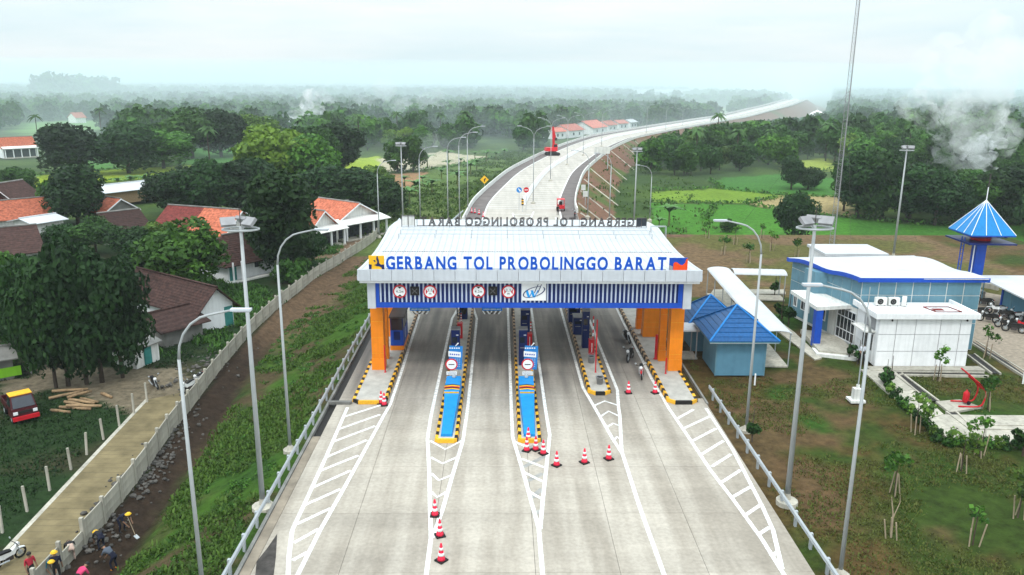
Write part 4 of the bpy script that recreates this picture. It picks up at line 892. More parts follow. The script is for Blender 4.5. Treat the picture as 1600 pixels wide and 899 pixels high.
# tower with pyramid roof
ez = 6.75; Lc, Fc, Rc = G(1482.6, 355.7, ez), G(1521.5, 368.8, ez), G(1587.9, 369.4, ez); ctr = (Lc+Rc)/2; u = (Rc-Fc); v = (Lc-Fc)
sd = (u.length+v.length)/2; ang = math.atan2(u.y, u.x); hs = min(sd, 6.0)/2
tw = thing('water_tower', 'tall blue tower with bright blue pyramid roof behind the carport', 'tower', (ctr.x, ctr.y, 0), ang)
apz = AY(1541, 313.3, ctr.y).z; E = [(-hs, -hs, ez), (hs, -hs, ez), (hs, hs, ez), (-hs, hs, ez)]; ap = (0, 0, apz)
rfm = MB().box((0, 0, ez-.06), (2*hs, 2*hs, .12)).build('roof_frame', MT['blue'], tw)
for i in range(4):
    a, b = Vector(E[i]), Vector(E[(i+1) % 4]); P3 = Vector(ap)
    for j in range(3):
        p, q = a.lerp(b, j/3), a.lerp(b, (j+1)/3); MB().add([p, q, P3, p-Vector((0, 0, .05)), q-Vector((0, 0, .05)), P3-Vector((0, 0, .05))], [(0, 1, 2), (5, 4, 3), (0, 3, 4, 1), (1, 4, 5, 2), (2, 5, 3, 0)]).build('roof_sheet', MT['towerblue'], rfm)
        MB().tube([p+Vector((0, 0, .03)), P3+Vector((0, 0, .03))], .035, 5).build('roof_batten', MT['white'], rfm)
MB().tube([(0, 0, apz), (0, 0, apz+1.3)], .05, 6).build('mast', MT['white'], tw); MB().tube([(0, 0, apz+1.3), (.05, 0, apz+2.6)], .07, 6).build('aerial', MT['dsteel'], tw)
MB().box((0, 0, 3.0), (.95, .95, 6.0)).build('shaft', MT['blue'], tw); MB().box((0, 0, .35), (1.7, 1.7, 1.0)).build('plinth', MT['concrete'], tw); MB().box((0, 0, 5.9), (4.6, 4.6, .14)).build('platform', MT['navy'], tw)
MB().lathe([(.9, 5.97), (.95, 6.1), (.95, 6.6), (.8, 6.7)], n=14).build('tank', MT['red'], tw)
for s in (-1, 1): MB().tube([(-1.9, s*.25-.4, 0), (-1.9, s*.25-.4, 6.3)], .06, 6).build('ladder_rail', MT['blue'], tw)
for k in range(14): MB().tube([(-1.9, -.65, .4+k*.42), (-1.9, -.15, .4+k*.42)], .03, 5).build('rung', MT['blue'], tw)
MB().tube([(-.8, -.6, 0), (-.8, -.6, 5.8)], .06, 6).build('pipe', MT['white'], tw)
for i in range(4): a, b = Vector(E[i])*.76, Vector(E[(i+1) % 4])*.76; a.z = b.z = 6.45; MB().tube([a, b], .04, 5).build('platform_rail', MT['navy'], tw)
# carport
cpo = Vector((46.6, 71.5, 0)); cpt = thing('carport', 'white flat roofed motorcycle shelter with blue back wall', 'shelter', cpo)
wb(MB().prism([(46.0, 66.3), (62, 64.2), (63, 75.8), (46.9, 76.2)], 2.55, 2.68), 'roof', MT['roofwhite'], cpt, cpo); wb(MB().prism([(48.4, 74.0), (63, 73.6), (63, 73.8), (48.4, 74.2)], 0, 2.5), 'back_wall', MT['blue'], cpt, cpo)
for x, y in ((47.2, 70.8), (47.3, 75.4), (51.5, 66.2), (47.0, 67.0), (56, 65.6), (48.9, 73.6), (50.2, 73.5)): wb(MB().tube([(x, y, 0), (x, y, 2.56)], .06, 6), 'post', MT['bluegrey'], cpt, cpo)
wb(MB().prism([(48.5, 69.4), (48.62, 69.4), (48.62, 74.0), (48.5, 74.0)], 0, 2.3), 'side_wall', MT['hutwall'], cpt, cpo)
# paths, yard, drains
fp = tag(link('footpath', None), kind='structure')
def pxp(pts, z=0): return [G(*p, z)[:2] for p in pts]
for q in ([(1345, 577), (1395, 577), (1431, 608), (1388, 613)], [(1388.5, 613.5), (1431.5, 608.5), (1474.5, 647), (1444, 656)], [(1444.5, 657), (1475, 647.5), (1540, 648.5), (1540, 689), (1487, 688)], [(1541, 648.6), (1612, 649), (1612, 691), (1541, 689.2)], [(1462, 627), (1500, 624), (1534, 636), (1484, 644)]):
    MB().prism(pxp(q), -.3, -.01).build('slab', MT['concrete'], fp)
MB().prism([(27.9, 56.5), (36.6, 56.5), (36.6, 57.4), (27.9, 57.4)], -.3, .03).build('slab', MT['concrete'], fp); MB().prism([(24.6, 59.0), (25.3, 59.4), (25.5, 66), (24.8, 78.5), (22.2, 79), (23.6, 76)], -.3, -.02).build('slab', MT['concrete'], fp)
MB().prism(pxp([(1115, 452), (1226, 452), (1228, 459), (1110, 459)]), -.3, -.02).build('slab', MT['concrete'], fp)
def drain(px):
    MB().ribbon([G(*p) for p in px], .5, -.035).build('drain_bed', MT['kblack'], fp)
    P = [G(*p) for p in px]
    for s in (-1, 1):
        q = []
        for i, p in enumerate(P):
            t = P[min(i+1, len(P)-1)]-P[max(i-1, 0)]; t = Vector((t.x, t.y)).normalized(); q.append((p.x-t.y*s*.32, p.y+t.x*s*.32))
        for a, b in zip(q[:-1], q[1:]):
            d = Vector(b)-Vector(a); MB().box(((a[0]+b[0])/2, (a[1]+b[1])/2, -.06), (d.length+.1, .12, .20), math.atan2(d.y, d.x)).build('drain_kerb', MT['concrete'], fp)
drain([(1403, 583.5), (1459, 626)]); drain([(1403, 583), (1540, 585)]); drain([(1487, 644), (1516, 668), (1605, 668)]); drain([(1520, 533), (1570, 565), (1610, 590)]); drain([(1516, 553), (1556, 583)])
yd = tag(link('parking_yard', MB().prism(pxp([(1516, 452), (1640, 475), (1640, 640), (1606, 588), (1572, 564), (1512, 528), (1508, 490)]), -.3, -.03).mesh('parking_yard', mat('gravel_yard', (.27, .225, .175), .95, var=.25, scale=3, bump=.5, obj=False))), kind='structure')
lw = thing('low_wall', 'low pale kerb wall behind the office along the green field', 'wall', (41, 90, 0)); 
q = [G(*p) for p in [(1300, 392), (1400, 405), (1475, 425), (1530, 446), (1560, 452)]]
for a, b in zip(q[:-1], q[1:]): d = b-a; wb(MB().box(((a.x+b.x)/2, (a.y+b.y)/2, .1), (d.length, .2, .6), math.atan2(d.y, d.x)), 'wall_section', MT['concrete'], lw, (41, 90, 0))
# red curved shelter frame and trolley extinguisher
b0 = G(1500, 638); rs = thing('curved_rack', 'dark red curved steel frame leaning over the path end', 'frame', b0)
cv = [(0, 0, .05), (1.3, -.05, .05), (1.62, -.05, .4), (1.72, 0, 1.0), (1.45, 0, 1.45), (.95, 0, 1.85), (.45, 0, 2.25), (-.2, 0, 2.75)]; cvs = crom([(x, y+.2, z) for x, y, z in cv], 5); cv2 = [p+Vector((0, .95, 0)) for p in cvs]
MB().tube(cvs, .055, 6).build('side_rail', MT['red'], rs); MB().tube(cv2[:26], .055, 6).build('side_rail', MT['red'], rs)
mb = MB()
for i in range(16, 27): mb.quad(cvs[i], cvs[i+1], cv2[i+1], cv2[i]); 
mb.build('back_panel', MT['red'], rs)
e = G(1508, 631); ex = thing('fire_extinguisher', 'red wheeled fire extinguisher standing beside the curved red frame', 'extinguisher', e)
MB().lathe([(.16, .1), (.2, .16), (.2, .75), (.12, .88), (.05, .92), (.05, 1.0)], n=14).build('cylinder', MT['red'], ex, smooth=True)
for s in (-1, 1): MB().tube([(.1, s*.2, .14), (.1, s*.25, .14)], .14, 12).build('wheel', MT['black'], ex)
MB().tube([(.18, 0, .3), (.26, 0, .95), (.05, 0, 1.02)], .03, 6).build('handle', MT['dsteel'], ex)
# flag pole with its plinth
p = G(1337, 626); fpz = thing('flag_pole', 'thin grey pole on a white stepped plinth on the lawn', 'pole', p); MB().box((0, 0, .05), (1.0, .9, .16)).build('step', MT['offwhite'], fpz); MB().box((0, 0, .5), (.5, .45, .8)).build('plinth', MT['offwhite'], fpz); MB().box((.05, 0, 1.0), (.18, .18, .3)).build('socket', MT['offwhite'], fpz)
MB().tube([(.05, 0, 1.1), (.05, 0, 8.0)], [.05, .03], 8).build('shaft', MT['steel'], fpz)
for px, py, lab in ((1179, 602, 'short white marker post beside the nearest blue hut'), (1598, 600, 'short white marker post on the lawn at the picture edge beyond the red frame')):
    t = thing('marker_post', lab, 'post', G(px, py)); MB().tube([(0, 0, 0), (0, 0, .85)], .06, 8).build('shaft', MT['white'], t); MB().ell((0, 0, .85), (.06, .06, .03), 8, 4).build('cap', MT['white'], t)
# ladder leaning on the far end of the office
# ================================================================== LAMPS
def lamp_arm(base, h, dx, lab, arm=2.2, r=.08, dbl=False, group='curved street lamps'):
    t = thing('street_lamp', lab, 'street lamp', base, 0, group); R_ = 1.9
    MB().tube([(0, 0, 0), (0, 0, h-R_)], [r*1.25, r*.8], 10).build('pole', MT['pole'], t, smooth=True)
    MB().lathe([(.42, -.3), (.42, .16), (.30, .2), (r*1.3, .42)], n=10).build('footing', MT['concrete'], t)
    for s in ((-1, 1) if dbl else (dx,)):
        if dbl: pts = [(0, 0, h-R_), (s*.12, 0, h-R_+.6), (s*.5, 0, h-R_+1.25), (s*1.2, 0, h-.25), (s*arm, 0, h)]
        else: pts = [(0, 0, h-R_)]+[(s*R_*(1-math.cos(g))*.8, 0, h-R_+R_*math.sin(g)*.95) for g in (.3, .6, .9, 1.2, 1.45)]+[(s*(arm), 0, h+.08)]
        MB().tube(pts, [r*.8]+[r*.6]*(len(pts)-2)+[r*.5], 8).build('arm', MT['pole'], t, smooth=True)
        hd = MB().box((s*(arm+.35), 0, h+.10), (.78, .24, .09)).build('lamp_head', MT['fascia'], t); MB().box((s*(arm+.4), 0, h+.035), (.6, .24, .02)).build('lens', MT['grey'], hd)
    return t
def lamp_flood(base, h, lab, r=.125):
    t = thing('flood_mast', lab, 'flood light', base, 0, 'high flood light masts')
    MB().tube([(0, 0, 0), (0, 0, h)], [r*1.15, r*.6], 12).build('pole', MT['pole'], t, smooth=True); MB().lathe([(.55, -.3), (.55, .2), (.35, .24), (r*1.5, .28), (r*1.2, .6)], n=12).build('footing', MT['concrete'], t)
    ring = MB().tube([(.85*math.cos(g), .55*math.sin(g), h-.15) for g in np.linspace(0, 2*math.pi, 17)], .045, 6, cap=False).build('ring', MT['pole'], t)
    for g in (0, math.pi/2, math.pi, 3*math.pi/2): MB().tube([(0, 0, h-.2), (.85*math.cos(g), .55*math.sin(g), h-.15)], .03, 5).build('spoke', MT['pole'], ring)
    for x, y, rz, tl in ((-.5, -.2, .5, .9), (.45, -.15, -.6, -.8), (.05, .3, 2.6, .7)):
        M_ = Matrix.Translation((x, y, h+.22)) @ Matrix.Rotation(rz, 4, 'Z') @ Matrix.Rotation(.75, 4, 'X')
        f = MB().box((0, 0, 0), (.66, .46, .16), M=M_).build('flood_lamp', MT['grey'], t); MB().box((0, 0, -.085), (.56, .38, .015), M=M_).build('glass', MT['steel'], f)
    MB().tube([(0, 0, h), (0, 0, h+.9)], .02, 5).build('lightning_rod', MT['dsteel'], t)
    return t
lamp_arm(Vector((-12.45, 29.4, -.2)), 12.6, 1, 'nearest curved lamp on the grassy bank, cut off by the picture bottom'); lamp_arm(Vector((-12.4, 43.4, -.25)), 13.2, 1, 'curved lamp on the bank just behind the bank flood mast')
lamp_arm(Vector((14.95, 30.75, -.1)), 13.2, -1, 'nearest curved lamp on the lawn, cut off by the picture bottom'); lamp_arm(Vector((15.3, 45.9, -.1)), 13.2, -1, 'curved lamp on the lawn whose head is above the covered walkway')
lamp_flood(Vector((-12.1, 36.8, -.2)), 14.6, 'flood mast on the grassy bank beside the crash barrier'); lamp_flood(Vector((14.8, 37.1, -.1)), 14.6, 'flood mast on the lawn edge in front of the office'); lamp_flood(Vector((48.8, 96.8, -.1)), 13.4, 'flood mast behind the office beyond the wave roof')
E_ = Vector((-16, 129, -3.6)); lamp_flood(E_, 14.6, 'flood mast in the distance left of the highway slope'); lamp_flood(Vector((21.5, 128, -3)), 13.4, 'flood mast in the distance right of the highway curve')
for (px, py, z, pt, lab) in ((593, 372, -3, 262, 'distant curved lamp standing at the end of the concrete panel wall'), (657, 350, -1, 240, 'distant curved lamp just right of the far bank flood mast'), (700, 345, -.2, 226, 'distant curved lamp, first of the close trio by the highway start'), (718, 343, -.2, 218, 'distant curved lamp, middle of the close trio by the highway start'), (731, 333, -.2, 208, 'distant curved lamp, tallest of the close trio by the highway start')):
    b = G(px, py, z); lamp_arm(b, AY(px, pt, b.y).z-z+1.0, 1, lab)
for (px, py, z, pt, lab) in ((1015, 345, -3, 268, 'distant curved lamp nearest the green fields'), (952, 343, -1.5, 250, 'distant curved lamp on the brown slope with its arm over the road'), (918, 340, -.2, 246, 'distant curved lamp where the far barrier bends')):
    b = G(px, py, z); lamp_arm(b, AY(px, pt, b.y).z-z+1.0, -1, lab)
for k, (px, py, pt) in enumerate(((833, 318, 198), (860, 283, 185), (886, 258, 181), (911, 243, 177), (940, 229, 172), (1010, 208, 164), (1040, 203, 168), (1066, 196, 170))):
    b = G(px, py, 0); lamp_arm(b, AY(px, pt, b.y).z, 1, r=.07, lab='double-armed lamp on the highway median, number %s from the gate' % ('one two three four five six seven eight'.split()[k]), dbl=True, group='double lamps along the highway median')
# lattice radio mast
mb_ = G(1300, 388); rm = thing('radio_mast', 'very tall thin lattice radio mast behind the office', 'radio mast', mb_); Hm = 33.0
cr3 = [(.38*math.cos(a), .38*math.sin(a)) for a in (.5, 2.6, 4.7)]
for x, y in cr3: MB().tube([(x, y, 0), (x*.6, y*.6, Hm)], .036, 5).build('leg', MT['grey'], rm)
mb = MB()
for k in range(60):
    z0, z1 = k*Hm/60, (k+1)*Hm/60
    for i in range(3):
        a, b = cr3[i], cr3[(i+1) % 3]; f0, f1 = 1-.4*z0/Hm, 1-.4*z1/Hm; mb.tube([(a[0]*f0, a[1]*f0, z0), (b[0]*f1, b[1]*f1, z1)], .013, 4, cap=False); mb.tube([(a[0]*f0, a[1]*f0, z0), (b[0]*f0, b[1]*f0, z0)], .013, 4, cap=False)
tag(mb.build('lattice', MT['grey'], rm), kind='stuff')
for a, d, z in ((.3, 14, 20), (2.4, 14, 20), (4.5, 12, 20)): MB().tube([(d*math.cos(a), d*math.sin(a), 0), (0, 0, z)], .012, 4).build('guy_wire', MT['dsteel'], rm)
# ================================================================== VILLAGE
def frame_of(A, B):
    d = B-A; ang = math.atan2(d.y, d.x); return A, ang, d.length
def house(label, A, B, depth, wh, rh, roofm, wallm, ridge='x', ov=.6, z=-3.05, openings=(), porch=0, roof2=None, name='house', cat='house', trim=True, hip=0.0, group=None):
    """A, B = photo points of the front base corners; ridge 'x' runs along the front, 'y' runs back from it"""
    a, b = G(*A, z), G(*B, z); _, ang, L_ = frame_of(a, b); t = thing(name, label, cat, a, ang, group); D_ = depth
    MT_ = lambda m: MT[m]
    if ridge == 'x': prof = [(0, 0, wh), (0, D_, wh)]; 
    w = MB()
    if ridge == 'x':
        r = [(0, 0), (L_, 0), (L_, D_), (0, D_)]; vs = [(x, y, 0) for x, y in r]+[(x, y, wh) for x, y in r]+[(0, D_/2, wh+(0 if hip else rh)), (L_, D_/2, wh+(0 if hip else rh))]
        w.add(vs, [(0, 1, 5, 4), (2, 3, 7, 6), (1, 2, 6, 9, 5), (3, 0, 4, 8, 7)])
        hp = hip*D_/2
        slopes = [[(-ov, -ov, wh-ov*rh/(D_/2)), (L_+ov, -ov, wh-ov*rh/(D_/2)), (L_+ov-hp, D_/2, wh+rh), (-ov+hp, D_/2, wh+rh)], [(L_+ov, D_+ov, wh-ov*rh/(D_/2)), (-ov, D_+ov, wh-ov*rh/(D_/2)), (-ov+hp, D_/2, wh+rh), (L_+ov-hp, D_/2, wh+rh)]]
        if hip: slopes += [[(-ov, D_+ov, wh-ov*rh/(D_/2)), (-ov, -ov, wh-ov*rh/(D_/2)), (-ov+hp, D_/2, wh+rh)], [(L_+ov, -ov, wh-ov*rh/(D_/2)), (L_+ov, D_+ov, wh-ov*rh/(D_/2)), (L_+ov-hp, D_/2, wh+rh)]]
        rl = [(-ov+hp, D_/2, wh+rh+.05), (L_+ov-hp, D_/2, wh+rh+.05)]
    else:
        r = [(0, 0), (L_, 0), (L_, D_), (0, D_)]; vs = [(x, y, 0) for x, y in r]+[(x, y, wh) for x, y in r]+[(L_/2, 0, wh+rh), (L_/2, D_, wh+rh)]
        w.add(vs, [(0, 1, 5, 8, 4), (2, 3, 7, 9, 6), (1, 2, 6, 5), (3, 0, 4, 7)])
        e = wh-ov*rh/(L_/2)
        slopes = [[(-ov, -ov, e), (-ov, D_+ov, e), (L_/2, D_+ov, wh+rh), (L_/2, -ov, wh+rh)], [(L_+ov, D_+ov, e), (L_+ov, -ov, e), (L_/2, -ov, wh+rh), (L_/2, D_+ov, wh+rh)]]
        rl = [(L_/2, -ov, wh+rh+.05), (L_/2, D_+ov, wh+rh+.05)]
    w.build('wall', MT_(wallm), t)
    for q in slopes:
        parts = [(q, roofm)]
        if roof2 and len(q) == 4:
            q = [Vector(p) for p in q]; f = .5
            if ridge == 'y':
                lo0, lo1, hi1, hi0 = q; m0, m1 = lo0.lerp(lo1, f), hi0.lerp(hi1, f)
                if lo0.y < lo1.y: parts = [([lo0, m0, m1, hi0], roofm), ([m0, lo1, hi1, m1], roof2)]
                else: parts = [([lo0, m0, m1, hi0], roof2), ([m0, lo1, hi1, m1], roofm)]
        for p, m in parts:
            p2 = [(x, y, z_-.10) for x, y, z_ in p]; n = len(p)
            MB().add([tuple(v) for v in p]+p2, [tuple(range(n)), tuple(range(2*n-1, n-1, -1))]+[(i, n+i, n+(i+1) % n, (i+1) % n) for i in range(n)]).build('roof_slope', MT_(m), t)
    MB().tube(rl, .12, 6).build('ridge_cap', MT['oldconc'] if trim else MT_(roofm), t)
    if trim and ridge == 'y':
        for s in (-1, 1): MB().add(*(lambda p, q: ([p, q, (q[0], q[1], q[2]-.22), (p[0], p[1], p[2]-.22), (p[0], p[1]-.05, p[2]), (q[0], q[1]-.05, q[2]), (q[0], q[1]-.05, q[2]-.22), (p[0], p[1]-.05, p[2]-.22)], [(0, 1, 2, 3), (7, 6, 5, 4), (0, 4, 5, 1), (1, 5, 6, 2), (2, 6, 7, 3), (3, 7, 4, 0)]))((L_/2+s*(L_/2+ov), -ov-.02, e+.03), (L_/2, -ov-.02, wh+rh+.03))).build('barge_board', MT['white'], t)
    for (u, z0, w_, h_, kind) in openings:
        f = MB().box((u*L_, -.02, z0+h_/2), (w_, .10, h_)).build(kind, MT['teal'] if kind == 'door' else MT['white'], t)
        if kind == 'window': MB().box((u*L_, -.08, z0+h_/2), (w_-.16, .02, h_-.16)).build('pane', MT['glass'], f)
        else: MB().box((u*L_, -.08, z0+h_*.45), (w_-.2, .02, h_*.8)).build('door_panel', MT['teal'], f)
    if porch:
        n = int(L_/2.3)+1
        for i in range(n): MB().box((.2+(L_-.4)*i/(n-1), -porch+.2, (wh-.3)/2), (.26, .26, wh-.3)).build('porch_post', MT['white'], t)
        MB().add([(-.4, -porch-.3, wh-.35), (L_+.4, -porch-.3, wh-.35), (L_+.4, .1, wh+.25), (-.4, .1, wh+.25), (-.4, -porch-.3, wh-.45), (L_+.4, -porch-.3, wh-.45), (L_+.4, .1, wh+.15), (-.4, .1, wh+.15)], [(0, 1, 2, 3), (7, 6, 5, 4), (0, 4, 5, 1), (1, 5, 6, 2), (2, 6, 7, 3), (3, 7, 4, 0)]).build('porch_roof', MT['offwhite'], t)
        MB().box((L_/2, -porch/2, .1), (L_, porch, .3)).build('porch_floor', MT['concrete'], t)
        MB().box((L_/2, -.03, wh*.42), (L_-.6, .05, wh*.7)).build('dark_front', MT['glass'], t)
    return t
house('orange tiled porch house with white gable nearest the toll gate', (527, 377), (592, 364), 8.5, 3.1, 2.3, 'tile_orange', 'offwhite', 'y', porch=2.2)
house('orange tiled porch house partly behind the big leafy tree', (484, 391), (528, 381), 9, 3.0, 2.4, 'tile_orange', 'offwhite', 'y', porch=1.8)
house('house with roof half dark red and half orange behind the small mosque', (352, 402), (405, 386), 12, 3.4, 2.7, 'tile_orange', 'offwhite', 'y', roof2='tile_red', openings=((.5, 1, 1.1, 1.2, 'window'),))
house('long grey barn roof of weathered sheets behind the orange porch houses', (515, 362), (560, 352), 5, 2.8, 1.2, 'tile_grey' if 'tile_grey' in MT else 'oldconc', 'oldconc', 'x', trim=False)
hm = house('small white mosque with steep dark brown hipped roof and arched teal door', (357.6, 443), (430, 426), 5.6, 2.9, 2.5, 'tile_brown', 'white', 'x', hip=.85, ov=.8, name='mosque', cat='mosque', openings=((.60, 1.2, .8, 1.2, 'window'),))
L1 = (G(430, 426, -3.05)-G(357.6, 443, -3.05)).length
ar = face_poly(MB(), [(L1*.1-.5, .2), (L1*.1+.5, .2), (L1*.1+.5, 1.7)]+[(L1*.1+.5*math.cos(g), 1.7+.5*math.sin(g)) for g in np.linspace(.2, math.pi-.2, 7)]+[(L1*.1-.5, 1.7)], -.01, .05).build('arched_door', MT['teal'], hm)
MB().box((L1/2, -.55, .08), (L1+1, 1.0, .3)).build('step', MT['offwhite'], hm)
for u in (.02, .2): MB().box((u*L1, -.9, 1.35), (.16, .16, 2.6)).build('porch_post', MT['white'], hm)
house('dark brown roofed house with white gable and green door by the boundary wall', (312, 523), (366, 508), 13, 2.5, 1.9, 'tile_brown', 'white', 'y', openings=((.86, .1, .9, 2.0, 'door'),), trim=False)
house('low lean-to with dark sheet roof against the brown roofed house', (258, 545), (318, 528), 5.5, 1.9, .9, 'tile_brown', 'oldconc', 'x', trim=False, name='shed', cat='shed')
house('tiny shack patched with pale sheets under the dark trees', (214, 578), (250, 563), 2.6, 1.9, .5, 'oldconc', 'offwhite', 'x', ov=.25, trim=False, name='shack', cat='shack', openings=((.5, .1, .8, 1.5, 'door'),))
house('long house with dark brown tiled roof and stained white wall at the picture edge', (-70, 434), (66, 418), 9, 2.5, 2.5, 'tile_brown', 'offwhite', 'x')
house('long bright orange tiled roof behind the long dark roof', (-40, 374), (82, 360), 8, 2.8, 2.2, 'tile_orange', 'offwhite', 'x')
house('small white sheet-roofed lean-to beside the long orange roof', (56, 378), (102, 370), 5, 2.9, .5, 'roofwhite', 'offwhite', 'x', trim=False, name='shed', cat='shed')
house('dark roofed house with white gable trim and red front at the picture edge', (-30, 350), (24, 344), 9, 3.2, 2.8, 'tile_brown', 'tile_red', 'y')
house('brown roofed grey walled house next to the white trimmed gable', (24, 346), (70, 336), 8, 3.2, 3.0, 'tile_brown', 'oldconc', 'x')
house('long low shed with bright white sheet roof among the trees', (163, 322), (272, 308), 8, 2.6, .9, 'roofwhite', 'brownwood', 'x', trim=False, name='shed', cat='shed')
house('small grey gable house with orange roof edge below the white shed', (166, 352), (214, 345), 7, 2.4, 1.8, 'tile_orange', 'oldconc', 'y', roof2='tile_brown')
house('dark roofed house between the two big round trees', (180, 388), (234, 380), 7, 2.6, 2.2, 'tile_brown', 'oldconc', 'x')
kk = house('small roadside stall with a bright green banner', (-30, 602), (24, 592), 3, 2.0, .5, 'oldconc', 'oldconc', 'x', ov=.4, trim=False, name='stall', cat='stall')
MB().box((1.5, -.12, .7), (2.8, .04, .8)).build('banner', mat('lime_banner', (.20, .50, .02), .6, var=.05), kk); MB().box((3.6, 1.4, 1.1), (.08, 2.6, 1.9)).build('side_board', MT['grey'], kk)
# farther houses
FZ = -5.0
house('white columned house with orange roof in the far fields', (6, 248), (58, 245), 9, 3.6, 3.0, 'tile_orange', 'white', 'x', z=FZ, porch=2)
for A, B, m, lab in (((70, 178), (102, 176), 'tile_pink', 'pink roofed house far off beside the pale field'), ((155, 184), (174, 183), 'tile_orange', 'tall white house with orange roof far off'), ((552, 214), (583, 212), 'tile_orange', 'orange roofed house in the smoky wood left of the highway'),
                     ((866, 218), (884, 216.5), 'tile_pink', 'faded red roof closest to the excavator'), ((889, 216), (912, 213.5), 'tile_pink', 'second faded red roof past the excavator'), ((926, 211), (948, 208), 'tile_pink', 'brightest red roofed house beyond the highway curve'), ((950, 206), (964, 204.5), 'tile_pink', 'small red roofed house behind the brightest one'), ((967, 203), (981, 202), 'tile_pink', 'red roofed house just left of the small white gable'), ((985, 201), (995, 200), 'roofwhite', 'small white roofed house past the red roofs'),
                     ((640, 172), (664, 171), 'tile_pink', 'faint pinkish roof deep in the hazy wood'), ((1488, 170), (1530, 169), 'roofwhite', 'pale distant shed near the smoke columns'), ((1400, 170), (1450, 169), 'roofwhite', 'long pale distant shed right of the radio mast'), ((1345, 166), (1385, 165), 'roofwhite', 'pale distant shed behind the lattice radio mast'), ((1560, 165), (1620, 164), 'roofwhite', 'pale distant shed at the far picture edge')):
    a, b = G(*A, FZ), G(*B, FZ); L_ = (b-a).length
    house(lab, A, B, min(L_*.7, 12), 3.6, min(L_*.16, 3.0), m, 'white', 'x', z=FZ, trim=False, openings=((.3, 1, 1.4, 1.4, 'window'), (.7, 1, 1.4, 1.4, 'window')))
for k, (A, B, lab) in enumerate((((935, 156), (962, 155), 'short white factory block at the hazy skyline'), ((965, 153), (1096, 153), 'very long white factory roof at the hazy skyline'))):
    house(lab, A, B, 60, 9, 4, 'roofwhite', 'offwhite', 'x', z=FZ, trim=False, name='factory', cat='factory')
dm = G(1274, 205, FZ); dt = thing('domed_mosque', 'white onion dome of a mosque above the far trees', 'mosque', dm); apz = AY(1274, 172, dm.y).z-FZ; MB().box((0, 0, apz*.35), (9, 9, apz*.7)).build('hall', MT['white'], dt)
MB().lathe([(3.2, apz*.7), (3.9, apz*.76), (3.6, apz*.84), (2.0, apz*.92), (.6, apz*.97), (.1, apz)], n=16).build('dome', MT['white'], dt, smooth=True); MB().tube([(0, 0, apz), (0, 0, apz+1.5)], .15, 5).build('finial', MT['white'], dt)
RH = random.Random(21)
for k in range(16):
    px, py = RH.uniform(20, 820) if k < 11 else RH.uniform(1330, 1580), RH.uniform(150, 196); w5 = RH.uniform(11, 20)
    house('small %s house roof showing among the hazy trees %s of the highway' % ('red' if k % 2 else 'faded pink', 'left' if px < 850 else 'right'), (px, py), (px+w5, py-.6), 9, 3.4, 2.6, 'tile_orange' if k % 2 else 'tile_pink', 'white', 'x', z=FZ, trim=False, group='far roofs in the haze')
# lane posts
for k, (px, py) in enumerate([(15, 832), (52, 799), (82, 767), (112, 735), (136, 711), (160, 687), (180, 666), (200, 647), (217, 629)]):
    p = G(px, py, -3.0); p.x = -27.15+.1*math.sin(k); t = thing('lane_post', 'white concrete post beside the village lane, %s counted from the near end' % 'first second third fourth fifth sixth seventh eighth ninth'.split()[k], 'post', p, 0, 'white posts along the village lane')
    t.rotation_euler = (random.uniform(-.06, .06), random.uniform(-.06, .06), 0); MB().box((0, 0, .72), (.12, .12, 1.6)).build('shaft', MT['concrete'], t); MB().box((0, 0, 1.54), (.12, .12, .06)).build('cap', MT['concrete'], t)
# felled logs
lg = MB().tube([(-1, 0, 0), (-.3, .02, .01), (.4, -.02, .0), (1, 0, 0)], [.13, .125, .115, .10], 9).mesh('log', MT['brownwood'], True)
LOGL = ['longest', 'palest', 'thickest', 'upper', 'lower', 'middle', 'thin', 'short', 'outer', 'single']
for k, (px, py, a, s, dz) in enumerate([(122, 634, -.35, 1.3, .1), (128, 630, -.30, 1.2, .12), (118, 640, -.12, 1.25, .1), (140, 628, -.4, .9, .1), (104, 620, .7, 1.2, .15), (110, 612, .2, 1.3, .1), (132, 640, .0, 1.3, .28), (95, 645, -.2, .8, .1), (125, 622, .9, .9, .3), (167, 620, -.6, .7, .1)]):
    p = G(px, py, -3); o = link('log', lg, None, (p.x, p.y, -3.0+dz+.02), a); o.scale = (s, 1, 1)
    tag(o, 'bare cut log lying in the heap beside the small truck' if k < 9 else 'lone short log lying apart from the heap near the lane', 'log', 'cut logs in the heap')
